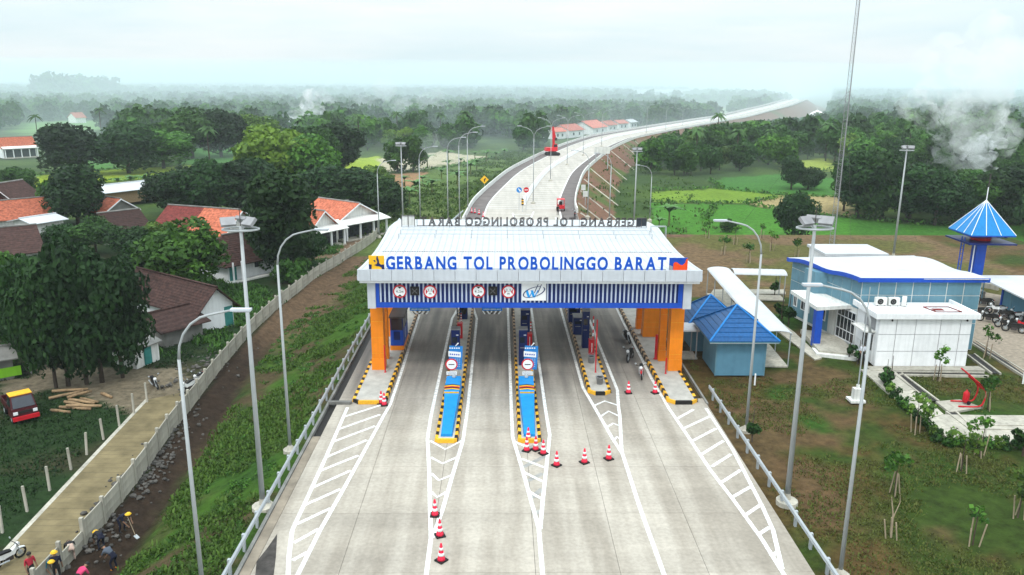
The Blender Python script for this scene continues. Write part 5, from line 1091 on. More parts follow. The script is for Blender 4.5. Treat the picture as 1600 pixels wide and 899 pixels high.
# rubble heaps
rk = []; RR = random.Random(3); rv_, rf_ = [], []
IC = [(0, 0, -1), (.72, -.53, -.45), (-.28, -.85, -.45), (-.89, 0, -.45), (-.28, .85, -.45), (.72, .53, -.45), (.28, -.85, .45), (-.72, -.53, .45), (-.72, .53, .45), (.28, .85, .45), (.89, 0, .45), (0, 0, 1)]
IF = [(0, 2, 1), (0, 3, 2), (0, 4, 3), (0, 5, 4), (0, 1, 5), (1, 2, 6), (2, 3, 7), (3, 4, 8), (4, 5, 9), (5, 1, 10), (6, 2, 7), (7, 3, 8), (8, 4, 9), (9, 5, 10), (10, 1, 6), (6, 7, 11), (7, 8, 11), (8, 9, 11), (9, 10, 11), (10, 6, 11)]
mb = MB()
for (px, py, z, n, sx, sy) in [(163, 802, -2.95, 60, .5, 1.6), (176, 780, -2.95, 60, .5, 1.8), (192, 748, -2.95, 40, .4, 1.2), (226, 770, -3.6, 60, .8, 2.0), (245, 735, -3.5, 80, .9, 2.5), (262, 700, -3.5, 60, .9, 2.5), (165, 850, -3.6, 60, .9, 2.0), (290, 672, -3.4, 40, 1, 2.5), (310, 580, -2.9, 120, 2.0, 4.0), (335, 560, -2.9, 90, 1.6, 3.5)]:
    c = G(px, py, z)
    for k in range(n):
        s = RR.uniform(.05, .12) if RR.random() < .75 else RR.uniform(.12, .22); x, y = c.x+RR.gauss(0, sx*.6), c.y+RR.gauss(0, sy*.6); zz = float(height(np.array([x]), np.array([y]))[0]); zz = max(zz, -2.96 if x < fence_x(y)-.2 and y < 62 else -9)
        mb.add([(x+a*s*RR.uniform(.7, 1.3), y+b*s*RR.uniform(.7, 1.3), zz+s*.3+c_*s*.7*RR.uniform(.7, 1.2)) for a, b, c_ in IC], IF)
tag(mb.build('rubble', mat('broken_stone', (.13, .12, .11), .95, var=.5, scale=2.5)), 'broken stones heaped along the boundary wall and ditch', 'rubble', kind='stuff')
# ================================================================== VEHICLES, CONES, PEOPLE
cone0 = thing('traffic_cone', 'x', 'cone', (0, 0, 0), 0, 'red and white traffic cones')
MB().box((0, 0, .03), (.46, .46, .06)).build('base', MT['black'], cone0); MB().lathe([(.19, .06), (.165, .14), (.05, .84), (.035, .88)], n=14).build('body', MT['conered'], cone0, smooth=True)
def _r(z): return .165+(z-.14)*(.05-.165)/.70+.004
for z0, z1 in ((.28, .42), (.56, .68)): MB().lathe([(_r(z0), z0), (_r(z1), z1)], n=14).build('reflective_band', MT['white'], cone0, smooth=True)
cones = [((679.6, 807.8), 'traffic cone inside the long V, farthest of the three in a line'), ((687.4, 839.7), 'traffic cone at the tip of the long V, middle of the three'), ((689.6, 878.5), 'traffic cone nearest the picture bottom'),
         ((825.3, 691.5), 'traffic cone standing right against the yellow bullnose tip'), ((823, 706.8), 'traffic cone in the cluster, nearest the white lane line'), ((837, 705.4), 'traffic cone in the middle of the bullnose cluster'), ((848.8, 711.5), 'traffic cone in the cluster, farthest from the lane line'),
         ((869.6, 729.8), 'lone cone in the lane, first of the three spaced across it'), ((913, 725.3), 'lone cone in the middle of the closed lane'), ((951, 719.8), 'lone cone beside the tip of the small chevron wedge'),
         ((981.7, 616.6), 'cone in the lane beyond the two-bucket island nose'), ((1023.3, 616.6), 'cone on the white line by the motorcycle lane'), ((595.8, 632.7), 'rear cone of the pair at the black and yellow kerb nose'), ((600.5, 635.5), 'front cone of the pair at the black and yellow kerb nose'),
         ((737, 335), 'far cone on the highway shoulder, first of the row of four'), ((742, 335.5), 'far cone on the highway shoulder, second of the row of four'), ((748.6, 337.5), 'far cone on the highway shoulder, third of the row of four'), ((755, 341.6), 'far cone on the highway shoulder, nearest of the row of four')]
for i, ((px, py), lab) in enumerate(cones):
    p = G(px, py-2); p.z = .012
    if i == 0: cone0.location = p; cone0['label'] = lab
    else: copy_tree(cone0, p, random.uniform(0, 1.5), lab)
# motorcycle, forward = +x
def motorcycle(colr):
    t = thing('motorcycle', 'x', 'motorcycle', (0, 0, 0), 0, 'parked motorcycles')
    for x in (-.62, .62):
        w_ = MB().tube([(x+.27*math.cos(g), 0, .30+.27*math.sin(g)) for g in np.linspace(0, 2*math.pi, 19)], .055, 6, cap=False).build('wheel', MT['black'], t); MB().tube([(x, -.05, .30), (x, .05, .30)], .12, 10).build('hub', MT['steel'], w_)
        mb = MB()
        for g in np.linspace(0, math.pi, 5)[:4]: mb.tube([(x-.25*math.cos(g), 0, .30-.25*math.sin(g)), (x+.25*math.cos(g), 0, .30+.25*math.sin(g))], .012, 4)
        tag(mb.build('spokes', MT['steel'], w_), kind='stuff')
    def loft(secs, name, m):
        vs = [p for x, z0, z1, hw in secs for p in ((x, -hw, z0), (x, hw, z0), (x, hw*.85, z1), (x, -hw*.85, z1))]; k = len(secs)
        return MB().add(vs, [(i*4+j, i*4+(j+1) % 4, i*4+4+(j+1) % 4, i*4+4+j) for i in range(k-1) for j in range(4)]+[(0, 1, 2, 3), (4*k-4, 4*k-3, 4*k-2, 4*k-1)]).build(name, m, t, smooth=False)
    loft([(-.85, .62, .74, .05), (-.6, .5, .76, .11), (-.2, .40, .72, .13), (.1, .35, .66, .12), (.3, .45, .78, .10), (.42, .6, .88, .06)], 'body', colr)
    loft([(-.72, .75, .80, .10), (-.45, .76, .86, .14), (0, .70, .79, .13), (.14, .68, .74, .09)], 'seat', MT['black']); MB().box((-.02, 0, .32), (.42, .26, .24)).build('engine', MT['dsteel'], t)
    for s in (-1, 1): MB().tube([(.62, s*.08, .30), (.44, s*.07, .80), (.40, s*.06, .98)], .028, 6).build('fork', MT['steel'], t)
    MB().tube([(.32, -.36, 1.02), (.38, -.12, 1.0), (.38, .12, 1.0), (.32, .36, 1.02)], .018, 6).build('handlebar', MT['black'], t); MB().ell((.50, 0, .86), (.10, .13, .12), 8, 6).build('headlight', MT['white'], t)
    for s in (-1, 1): MB().ell((.36, s*.36, 1.16), (.02, .08, .06), 8, 4).build('mirror', MT['steel'], t); MB().tube([(.35, s*.26, 1.02), (.36, s*.34, 1.14)], .01, 4).build('mirror_stem', MT['black'], t)
    loft([(.40, .58, .62, .06), (.62, .60, .64, .08), (.85, .52, .56, .05)], 'front_mudguard', colr); MB().tube([(-.05, -.16, .25), (-.5, -.18, .30), (-.88, -.18, .40)], .045, 8).build('exhaust', MT['steel'], t); MB().box((-.86, 0, .70), (.05, .14, .08)).build('tail_light', MT['red'], t)
    return t
bk = [motorcycle(MT['kblack']), motorcycle(MT['red']), motorcycle(MT['white'])]
first = [True]*3
def bike(k, p, rz, lab, lean=.12):
    if first[k]: first[k] = False; o = bk[k]; o.location = p; o['label'] = lab
    else: o = copy_tree(bk[k], p, 0, lab)
    o.rotation_euler = (lean, 0, rz); return o
for (px, py, rz, k, lab) in [(980.5, 534, -1.45, 0, 'black motorcycle farthest back beside the striped kerb under the canopy'), (985, 563, -2.0, 0, 'black motorcycle parked in the middle of the three under the canopy'), (1003, 589, -1.75, 1, 'red and black motorcycle parked nearest under the canopy')]: bike(k, G(px, py)+Vector((0, 0, .01)), rz, lab)
for i, (px, py, rz, k) in enumerate([(1528, 493, 2.6, 0), (1543, 503, 2.5, 0), (1556, 490, 2.7, 2), (1571, 513, 2.4, 0), (1583, 519, 2.5, 0), (1597, 515, 2.6, 1), (1588, 500, 2.5, 2), (1536, 478, 2.6, 0), (1568, 498, 2.6, 0), (1606, 505, 2.5, 0)]):
    bike(k, G(px, py)+Vector((0, 0, -.02)), rz, ['black motorcycle at the shelter corner nearest the annex', 'black motorcycle second from the annex end of the front row', 'white motorcycle in the back row near the shelter post', 'black motorcycle in the middle of the front row at the shelter', 'black motorcycle in the front row just before the red one', 'red motorcycle in the front row at the picture edge', 'white motorcycle in the back row near the picture edge', 'black motorcycle deepest under the shelter beside the tower', 'black motorcycle in the back row between two white ones', 'black motorcycle last at the picture edge, behind the red one'][i])
bike(0, G(243, 605, -2.98), -.9, 'dark motorcycle coming out of the village onto the lane'); bike(2, G(296, 612, -2.96), -1.9, 'white motorcycle leaning close to the boundary wall, nearer one'); bike(2, G(309, 600, -2.96), -1.7, 'white motorcycle leaning close to the boundary wall, farther one', -.1); bike(2, G(14, 880, -2.96), 1.1, 'white and black motorcycle on the paved lane in the bottom corner'); bike(0, G(898, 339), 1.5, 'dark motorcycle riding along the far highway barrier', 0)
# three wheeler
p = G(875.5, 329); tr = thing('cargo_tricycle', 'red three-wheeled cargo motorcycle driving away on the highway', 'three-wheeler', p, math.pi/2)
MB().box((-.55, 0, .75), (1.6, 1.25, .55)).build('cargo_bed', MT['red'], tr); MB().box((-.55, 0, 2.0), (1.7, 1.3, .06)).build('canopy', MT['red'], tr); MB().box((.9, 0, .7), (1.1, .45, .5)).build('front_body', MT['red'], tr); MB().box((-.3, 0, 1.2), (.7, .5, .7)).build('load', MT['kblack'], tr)
for x in (-1.3, .2):
    for s in (-1, 1): MB().tube([(x, s*.58, 1.0), (x, s*.58, 2.0)], .035, 5).build('canopy_post', MT['red'], tr)
for x, y in ((-.7, -.6), (-.7, .6), (1.45, 0)): MB().tube([(x, y-.07, .32), (x, y+.07, .32)], .32, 14).build('wheel', MT['black'], tr)
MB().tube([(1.1, -.4, 1.1), (1.15, .4, 1.1)], .03, 5).build('handlebar', MT['black'], tr)
# pickup, forward = +x
p = G(33, 650, -3.0); pk = thing('pickup_truck', 'small dark pickup truck with red bumper parked on the grass', 'pickup truck', p, math.radians(-48)); dk = mat('dark_red_body', (.06, .008, .012), .35, var=.1)
def hexa(mb, x0, x1, z0, z1, hw0, hw1, dx0=0, dx1=0): return mb.add([(x0, -hw0, z0), (x1, -hw0, z0), (x1, hw0, z0), (x0, hw0, z0), (x0+dx0, -hw1, z1), (x1+dx1, -hw1, z1), (x1+dx1, hw1, z1), (x0+dx0, hw1, z1)], [(3, 2, 1, 0), (4, 5, 6, 7), (0, 1, 5, 4), (1, 2, 6, 5), (2, 3, 7, 6), (3, 0, 4, 7)])
hexa(MB(), .35, 1.85, .45, 1.15, .82, .80, 0, -.12).build('front_body', dk, pk); cab = hexa(MB(), .1, 1.55, 1.16, 1.95, .80, .70, .05, -.45).build('cab', dk, pk); MB().box((.6, 0, 1.985), (.95, 1.42, .05)).build('cab_roof', MT['yellow'], pk)
MB().add([(1.60, -.70, 1.20), (1.60, .70, 1.20), (1.16, .62, 1.88), (1.16, -.62, 1.88)], [(0, 1, 2, 3)]).build('windscreen', MT['glass'], cab)
for s in (-1, 1): MB().add([(.3, s*.812, 1.25), (1.3, s*.812, 1.25), (1.02, s*.73, 1.85), (.35, s*.73, 1.85)], [(0, 1, 2, 3)]).build('side_window', MT['glass'], cab)
MB().box((1.86, 0, .52), (.22, 1.66, .28)).build('bumper', MT['red'], pk); MB().box((1.83, 0, .95), (.06, .9, .16)).build('grille', MT['kblack'], pk)
for s in (-1, 1): MB().box((1.85, s*.62, .92), (.08, .28, .20)).build('headlight', MT['white'], pk)
MB().box((-.95, 0, .72), (1.95, 1.6, .10)).build('bed_floor', MT['kblack'], pk)
for s in (-1, 1): MB().box((-.95, s*.78, .98), (1.95, .06, .46)).build('bed_side', dk, pk)
MB().box((-1.92, 0, .98), (.06, 1.6, .46)).build('tailgate', dk, pk); MB().ell((-.9, 0, .95), (.8, .65, .45), 10, 6).build('load', MT['kblack'], pk); MB().box((0, 0, .5), (3.6, 1.0, .16)).build('chassis', MT['kblack'], pk)
for x in (-1.15, 1.15):
    for s in (-1, 1): w_ = MB().tube([(x, s*.60, .31), (x, s*.80, .31)], .31, 16).build('wheel', MT['black'], pk); MB().tube([(x, s*.805, .31), (x, s*.81, .31)], .17, 12).build('rim', MT['steel'], w_)
# excavator
p = G(863, 243); ev = thing('excavator', 'red excavator with raised arm parked on the far highway shoulder', 'excavator', p, .2); 
for s in (-1, 1): MB().add(*(lambda q: ([(x, s*1.1-.3, z) for x, z in q]+[(x, s*1.1+.3, z) for x, z in q], [tuple(range(8)), tuple(range(15, 7, -1))]+[(i, 8+i, 8+(i+1) % 8, (i+1) % 8) for i in range(8)]))([(-1.7, 0), (1.7, 0), (2.0, .3), (2.0, .6), (1.7, .9), (-1.7, .9), (-2.0, .6), (-2.0, .3)])).build('track', MT['kblack'], ev)
MB().box((0, 0, 1.1), (1.6, 1.6, .4)).build('turntable', MT['dsteel'], ev); bd_ = hexa(MB(), -2.2, 1.2, 1.3, 2.3, 1.3, 1.2, .2, 0).build('body', MT['red'], ev); cb = hexa(MB(), .0, 1.5, 2.3, 3.3, .5, .45, .1, -.2); cb.build('cab', MT['red'], ev); MB().box((.75, -.52, 2.8), (1.0, .02, .7)).build('cab_window', MT['glass'], ev)
MB().tube([(.6, .5, 2.0), (.4, .5, 5.2), (.2, .5, 8.2)], [.35, .40, .22], 6).build('boom', MT['red'], ev); MB().tube([(.2, .5, 8.2), (1.0, .5, 5.0)], [.22, .18], 6).build('stick', MT['red'], ev); MB().box((1.1, .5, 4.6), (.7, .8, .8)).build('bucket', MT['dsteel'], ev)
# highway signs
def disc_sign(px, py, pyb, m, lab, bar=False):
    b = G(px, pyb); c = AY(px, py, b.y); t = thing('road_sign', lab, 'sign', b); MB().tube([(0, .04, 0), (0, .04, c.z)], .04, 6).build('post', MT['steel'], t); d = face_poly(MB(), disc(0, c.z, .46, 20), 0, .03).build('disc', MT[m], t)
    if bar: MB().box((0, -.035, c.z), (.6, .01, .12)).build('bar', MT['white'], d)
    else: face_poly(MB(), [(-.2, c.z+.2), (.05, c.z-.15), (-.08, c.z-.2), (.25, c.z-.28), (.28, c.z+.05), (.18, c.z-.05), (-.1, c.z+.27)], -.032, .006).build('arrow', MT['white'], d)
    return t
disc_sign(822, 297, 329, 'red', 'round red no entry sign with white bar at the median start', True); disc_sign(811, 297, 329, 'screen', 'round blue sign with white arrow at the median start')
b = G(816.5, 331); t = thing('hazard_marker', 'narrow black and yellow hazard plate under the two round signs', 'sign', b); MB().tube([(0, 0, 0), (0, 0, 2.0)], .04, 6).build('post', MT['steel'], t)
for k in range(5): MB().box((0, -.04, 1.2+k*.22), (.38, .03, .22)).build('stripe', MT['yellow'] if k % 2 else MT['kblack'], t)
b = G(757, 300, -.5); c = AY(757, 281, b.y); t = thing('bend_sign', 'yellow diamond bend warning sign on the grassy slope', 'sign', b); MB().tube([(0, .04, 0), (0, .04, c.z+.5)], .05, 6).build('post', MT['steel'], t)
q = c.z+.5; d = face_poly(MB(), [(0, q-.85), (.85, q), (0, q+.85), (-.85, q)], 0, .03).build('plate', MT['gold'], t); face_poly(MB(), [(-.1, q-.4), (.1, q-.4), (.1, q), (.35, q+.1), (.2, q+.35), (-.1, q+.1)], -.032, .006).build('arrow', MT['kblack'], d)
for k, (px, py) in enumerate(((906, 292), (909, 303))): 
    b = G(px, py+18, 0); b.x += .6; t = thing('chevron_board', 'white chevron board on the far barrier, %s one' % ('farther', 'nearer')[k], 'sign', b); MB().box((0, 0, 2.0), (.8, .05, 1.0)).build('plate', MT['offwhite'], t); MB().tube([(0, .05, 0), (0, .05, 2.4)], .05, 5).build('post', MT['steel'], t)
b = G(940, 262, -1.5); t = thing('direction_board', 'large grey backed direction board beside the far bend', 'sign', b); MB().box((0, 0, 4.6), (4.2, .12, 1.8)).build('plate', MT['offwhite'], t)
for x in (-1.6, 1.6): MB().tube([(x, .15, -1), (x, .15, 5.2)], .12, 6).build('post', MT['steel'], t)

# ---- people: a skinned skeleton per pose, one continuous body
def person(label, loc, rz, J, cols, hat=None, tool=None, group=None):
    """J = joints; cols = (shirt, trousers, shoes)"""
    t = thing('person', label, 'person', loc, rz, group)
    names = ['pelvis', 'waist', 'chest', 'neck', 'head', 'crown', 'shl', 'ell', 'hal', 'fil', 'shr', 'elr', 'har', 'fir', 'hil', 'knl', 'anl', 'tol', 'hir', 'knr', 'anr', 'tor']
    rad = dict(pelvis=.135, waist=.125, chest=.15, neck=.055, head=.095, crown=.075, shl=.072, shr=.072, ell=.045, elr=.045, hal=.03, har=.03, fil=.022, fir=.022, hil=.095, hir=.095, knl=.06, knr=.06, anl=.042, anr=.042, tol=.035, tor=.035)
    ed = [('pelvis', 'waist'), ('waist', 'chest'), ('chest', 'neck'), ('neck', 'head'), ('head', 'crown'), ('chest', 'shl'), ('shl', 'ell'), ('ell', 'hal'), ('hal', 'fil'), ('chest', 'shr'), ('shr', 'elr'), ('elr', 'har'), ('har', 'fir'), ('pelvis', 'hil'), ('hil', 'knl'), ('knl', 'anl'), ('anl', 'tol'), ('pelvis', 'hir'), ('hir', 'knr'), ('knr', 'anr'), ('anr', 'tor')]
    me = bpy.data.meshes.new('body'); me.from_pydata([J[n] for n in names], [(names.index(a), names.index(b)) for a, b in ed], [])
    o = bpy.data.objects.new('tmp', me); col.objects.link(o); o.modifiers.new('s', 'SKIN'); o.modifiers.new('u', 'SUBSURF').levels = 1
    for i, n in enumerate(names): sv = me.skin_vertices[0].data[i]; sv.radius = (rad[n], rad[n]); sv.use_root = (n == 'pelvis')
    dg = bpy.context.evaluated_depsgraph_get(); dg.update(); bm2 = bpy.data.meshes.new_from_object(o.evaluated_get(dg)); bpy.data.objects.remove(o)
    mats = [MT['skin'], cols[0], cols[1], cols[2]]; bm2.materials.clear()
    for m in mats: bm2.materials.append(m)
    seg = [(Vector(J[a]), Vector(J[b]), k) for (a, b), k in zip(ed, [2, 1, 1, 0, 0, 1, 1, 0, 0, 1, 1, 0, 0, 2, 2, 2, 3, 2, 2, 2, 3])]
    for p_ in bm2.polygons:
        c = p_.center; best = (9, 0)
        for a, b, k in seg:
            ab = b-a; s = max(0, min(1, (c-a).dot(ab)/max(ab.length_squared, 1e-6))); dd = (c-a-ab*s).length
            if dd < best[0]: best = (dd, k)
        p_.material_index = best[1]; p_.use_smooth = True
    bm2.name = 'body'; bd = link('body', bm2, t)
    h = Vector(J['head']); c = Vector(J['crown']); up = (c-h).normalized(); ct = h+up*.05
    mb = MB()          # fingers
    for s in ('l', 'r'):
        a, b = Vector(J['ha'+s]), Vector(J['fi'+s]); d = (b-a).normalized(); sd_ = d.orthogonal().normalized()
        for k in range(4): mb.tube([b+sd_*(k-1.5)*.017, b+sd_*(k-1.5)*.02+d*(.045+.01*(k in (1, 2)))+Vector((0, 0, -.012)), b+sd_*(k-1.5)*.02+d*.07+Vector((0, 0, -.035))], [.009, .008, .006], 5)
        mb.tube([a+d*.02+sd_*.02, a+d*.05+sd_*.055, a+d*.085+sd_*.055], [.011, .010, .008], 5)
    mb.build('fingers', MT['skin'], bd)
    if hat: mb = MB().ell(tuple(ct+up*.03), (.135, .15, .11), 12, 8); mb.lathe([(.17, 0), (.175, .015), (.13, .03)], tuple(ct+up*.01), 12); mb.build('helmet', hat, t, smooth=True)
    else: MB().ell(tuple(ct+up*.03), (.105, .115, .10), 10, 6).build('hair', MT['kblack'], t, smooth=True)
    f = Vector((1, 0, 0)); 
    fc = MB(); fc.ell(tuple(h+f*.095+Vector((0, 0, .02))), (.025, .015, .03), 6, 4); 
    for s in (-1, 1): fc.ell(tuple(h+Vector((.0, s*.105, .02))), (.02, .012, .032), 6, 4)
    fc.build('face', MT['skin'], t)
    return t
def pose(kind):
    S = dict(pelvis=(0, 0, .92), waist=(0, 0, 1.08), chest=(.01, 0, 1.30), neck=(.01, 0, 1.46), head=(.03, 0, 1.58), crown=(.02, 0, 1.68), shl=(0, .19, 1.38), ell=(.0, .25, 1.12), hal=(.10, .26, .88), fil=(.13, .25, .80), shr=(0, -.19, 1.38), elr=(0, -.25, 1.12), har=(.1, -.26, .88), fir=(.13, -.25, .80), hil=(0, .10, .86), knl=(.03, .11, .48), anl=(0, .11, .08), tol=(.16, .12, .03), hir=(0, -.10, .86), knr=(.03, -.11, .48), anr=(0, -.11, .08), tor=(.16, -.12, .03))
    if kind == 'walk': S.update(knl=(.18, .1, .5), anl=(.16, .1, .1), tol=(.32, .1, .06), knr=(-.06, -.1, .48), anr=(-.26, -.1, .12), tor=(-.14, -.1, .03), hal=(-.12, .26, .92), fil=(-.10, .25, .84), har=(.25, -.24, .95), fir=(.31, -.23, .89))
    if kind == 'bend':
        S.update(pelvis=(-.15, 0, .85), waist=(.02, 0, 1.0), chest=(.26, 0, 1.10), neck=(.40, 0, 1.17), head=(.51, 0, 1.20), crown=(.59, 0, 1.25), shl=(.30, .19, 1.14), ell=(.42, .24, .90), hal=(.58, .14, .75), fil=(.65, .12, .70), shr=(.30, -.19, 1.14), elr=(.38, -.24, .88), har=(.52, -.12, .62), fir=(.58, -.10, .56), hil=(-.14, .10, .80), knl=(.05, .14, .45), anl=(-.06, .14, .08), tol=(.10, .15, .03), hir=(-.14, -.10, .80), knr=(.02, -.14, .45), anr=(-.10, -.14, .08), tor=(.06, -.15, .03))
    if kind == 'stoop':
        S.update(pelvis=(-.2, 0, .80), waist=(-.02, 0, .9), chest=(.22, 0, .90), neck=(.36, 0, .88), head=(.46, 0, .84), crown=(.54, 0, .80), shl=(.26, .19, .90), ell=(.34, .24, .62), hal=(.42, .18, .38), fil=(.45, .16, .30), shr=(.26, -.19, .90), elr=(.34, -.24, .62), har=(.42, -.18, .38), fir=(.45, -.16, .30), hil=(-.18, .10, .76), knl=(.0, .13, .44), anl=(-.08, .13, .08), tol=(.08, .14, .03), hir=(-.18, -.10, .76), knr=(.0, -.13, .44), anr=(-.08, -.13, .08), tor=(.08, -.14, .03))
    return S
hy = mat('helmet_yellow', (.75, .45, .03), .35, var=.03); dkc = shirt((.012, .014, .03)); drk = shirt((.02, .02, .022)); tan_ = shirt((.50, .36, .30)); blu = shirt((.03, .22, .32)); rd = shirt((.42, .03, .05)); pnk = shirt((.55, .05, .14)); gr_ = shirt((.07, .085, .11)); wh_ = shirt((.65, .68, .75)); orb = shirt((.75, .25, .02))
def on_ground(px, py, z): p = G(px, py, z); p.z = float(height(np.array([p.x]), np.array([p.y]))[0])-.01; return p
g_ = 'workers along the boundary wall'
pw = person('worker in dark clothes and yellow helmet leaning on a long shovel in the ditch', on_ground(193, 838, -3.5), -.4, pose('bend'), (dkc, dkc, drk), hy, group=g_)
sh = thing('shovel', 'long handled shovel held by the worker in dark clothes', 'shovel', pw.location, -.4); MB().tube([(.50, 0, 1.05), (1.05, -.1, .05)], .02, 6).build('handle', MT['stake'], sh); MB().add([(1.0, -.2, .12), (1.0, 0, .12), (1.22, .0, -.02), (1.22, -.2, -.02), (1.0, -.2, .09), (1.0, 0, .09), (1.22, .0, -.05), (1.22, -.2, -.05)], [(0, 1, 2, 3), (7, 6, 5, 4), (0, 4, 5, 1), (1, 5, 6, 2), (2, 6, 7, 3), (3, 7, 4, 0)]).build('blade', MT['steel'], sh)
person('worker with yellow helmet and black vest standing in the rubble', on_ground(160, 868, -3.5), 2.4, pose('stoop'), (drk, dkc, drk), hy, group=g_); person('worker in grey shirt and orange boots stooping in the ditch', on_ground(177, 884, -3.5), 2.8, pose('bend'), (gr_, dkc, orb), None, group=g_)
person('worker in pale trousers bending over the boundary wall', on_ground(114, 884, -3.4), 2.2, pose('stoop'), (drk, tan_, tan_), None, group=g_); person('worker in blue shirt and yellow helmet on the lane side of the wall', G(80, 905, -2.96), -.8, pose('bend'), (blu, drk, drk), hy, group=g_)
person('worker in red shirt at the picture bottom beside the wall', G(52, 912, -2.96), -.5, pose('stand'), (rd, drk, drk), None, group=g_); person('worker in pink shirt at the picture bottom in the ditch', on_ground(126, 925, -3.4), 1.2, pose('bend'), (pnk, drk, drk), None, group=g_); person('worker of whom mostly a yellow helmet shows beside the wall foot', on_ground(93, 922, -3.4), 1.9, pose('stand'), (dkc, drk, drk), hy, group=g_)
person('person in white and blue shirt walking past the annex door', Vector((27.75, 57.9, -.02)), -1.4, pose('walk'), (wh_, drk, drk), None)
person('tiny figure in dark clothes behind the red cargo three-wheeler', G(871.5, 337), 1.3, pose('stand'), (drk, drk, drk), None)
# ================================================================== VEGETATION
def leaf_mat(name, lo, hi, yel):
    m = bpy.data.materials.new(name); m.use_nodes = True; n = m.node_tree.nodes; l = m.node_tree.links; b = n['Principled BSDF']; b.inputs['Roughness'].default_value = .62; b.inputs['Specular IOR Level'].default_value = .22
    a = n.new('ShaderNodeAttribute'); a.attribute_name = 'tint'; r = n.new('ShaderNodeValToRGB'); r.color_ramp.elements[0].color = (*lo, 1); r.color_ramp.elements[1].color = (*hi, 1); l.new(a.outputs['Fac'], r.inputs[0])
    oi = n.new('ShaderNodeObjectInfo'); mx = n.new('ShaderNodeMix'); mx.data_type = 'RGBA'; mr = n.new('ShaderNodeMapRange'); mr.inputs[1].default_value = .45; mr.inputs[3].default_value = 0; mr.inputs[4].default_value = .7; l.new(oi.outputs['Random'], mr.inputs[0]); l.new(mr.outputs[0], mx.inputs[0])
    l.new(r.outputs[0], mx.inputs[6]); mul = n.new('ShaderNodeMix'); mul.data_type = 'RGBA'; mul.blend_type = 'MULTIPLY'; mul.inputs[0].default_value = 1; l.new(r.outputs[0], mul.inputs[6]); mul.inputs[7].default_value = (*yel, 1); l.new(mul.outputs[2], mx.inputs[7])
    wn = n.new('ShaderNodeMath'); wn.operation = 'FRACT'; w7 = n.new('ShaderNodeMath'); w7.operation = 'MULTIPLY'; w7.inputs[1].default_value = 7.31; l.new(oi.outputs['Random'], w7.inputs[0]); l.new(w7.outputs[0], wn.inputs[0])
    br = n.new('ShaderNodeMapRange'); br.inputs[3].default_value = .62; br.inputs[4].default_value = 1.5; l.new(wn.outputs[0], br.inputs[0]); vs_ = n.new('ShaderNodeVectorMath'); vs_.operation = 'SCALE'; l.new(mx.outputs[2], vs_.inputs[0]); l.new(br.outputs[0], vs_.inputs['Scale'])
    l.new(vs_.outputs[0], b.inputs['Base Color'])
    tr = n.new('ShaderNodeBsdfTranslucent'); l.new(vs_.outputs[0], tr.inputs['Color']); ms = n.new('ShaderNodeMixShader'); ms.inputs[0].default_value = .22; l.new(b.outputs[0], ms.inputs[1]); l.new(tr.outputs[0], ms.inputs[2]); l.new(ms.outputs[0], n['Material Output'].inputs['Surface'])
    return m
LM = [leaf_mat('leaf_dark', (.007, .028, .006), (.034, .10, .016), (1.3, 1.15, .8)), leaf_mat('leaf_mid', (.012, .044, .009), (.062, .165, .020), (1.35, 1.2, .7)), leaf_mat('leaf_light', (.030, .075, .014), (.12, .21, .030), (1.3, 1.15, .7))]
LM.append(leaf_mat('leaf_deep', (.004, .017, .006), (.022, .066, .012), (1.25, 1.1, .8)))
BARK = mat('bark', (.075, .055, .042), .95, var=.3, scale=3)
def leaves_at(P, Nn, size, rng, asp=.62):
    n = len(P); t = rng.normal(size=(n, 3)); u = np.cross(Nn, t); u /= np.linalg.norm(u, axis=1)[:, None]+1e-9; v = np.cross(Nn, u)
    s = size*rng.uniform(.6, 1.35, n)[:, None]; u = u*s; v = v*s*asp
    V = np.stack([P-u, P-v*.9+u*.1, P+u, P+v*.9+u*.1], 1).reshape(-1, 3); F = np.arange(4*n).reshape(n, 4); return V, F
def crown_mesh(name, seed, rx, z0, z1, nl, lr, nleaf, size, m, flat=1.0, top=.0):
    rng = np.random.default_rng(seed); cz = (z0+z1)/2; rz = (z1-z0)/2; C_ = []
    while len(C_) < nl:
        p = rng.uniform(-1, 1, 3)
        d = np.linalg.norm(p)
        if d < 1 and d > .35: C_.append(p*np.array([rx-lr*.6, rx-lr*.6, rz-lr*.45])+np.array([0, 0, cz+top*rz*(p[2] > 0)]))
    C_ = np.array(C_); R_ = lr*rng.uniform(.65, 1.25, nl); T_ = rng.uniform(0, 1, nl)
    k = rng.choice(nl, nleaf, p=(R_**2)/(R_**2).sum()); d = rng.normal(size=(nleaf, 3)); d[:, 2] += .25; d /= np.linalg.norm(d, axis=1)[:, None]
    sub = rng.normal(size=(nl, 14, 3)); sub /= np.linalg.norm(sub, axis=2)[..., None]; near = np.max(np.einsum('ij,ikj->ik', d, sub[k]), 1)   # twigs: leaves gather round a few directions
    rad = R_[k]*(.62+.42*near**3)*rng.uniform(.82, 1.06, nleaf); P = C_[k]+d*rad[:, None]*np.array([1, 1, flat])
    Nn = d+rng.normal(size=(nleaf, 3))*.55; Nn /= np.linalg.norm(Nn, axis=1)[:, None]
    V, F = leaves_at(P, Nn, size, rng); return mesh_np(name, V, F, m, np.clip(.35*T_[k]+.65*rng.uniform(0, 1, nleaf), 0, 1)), C_
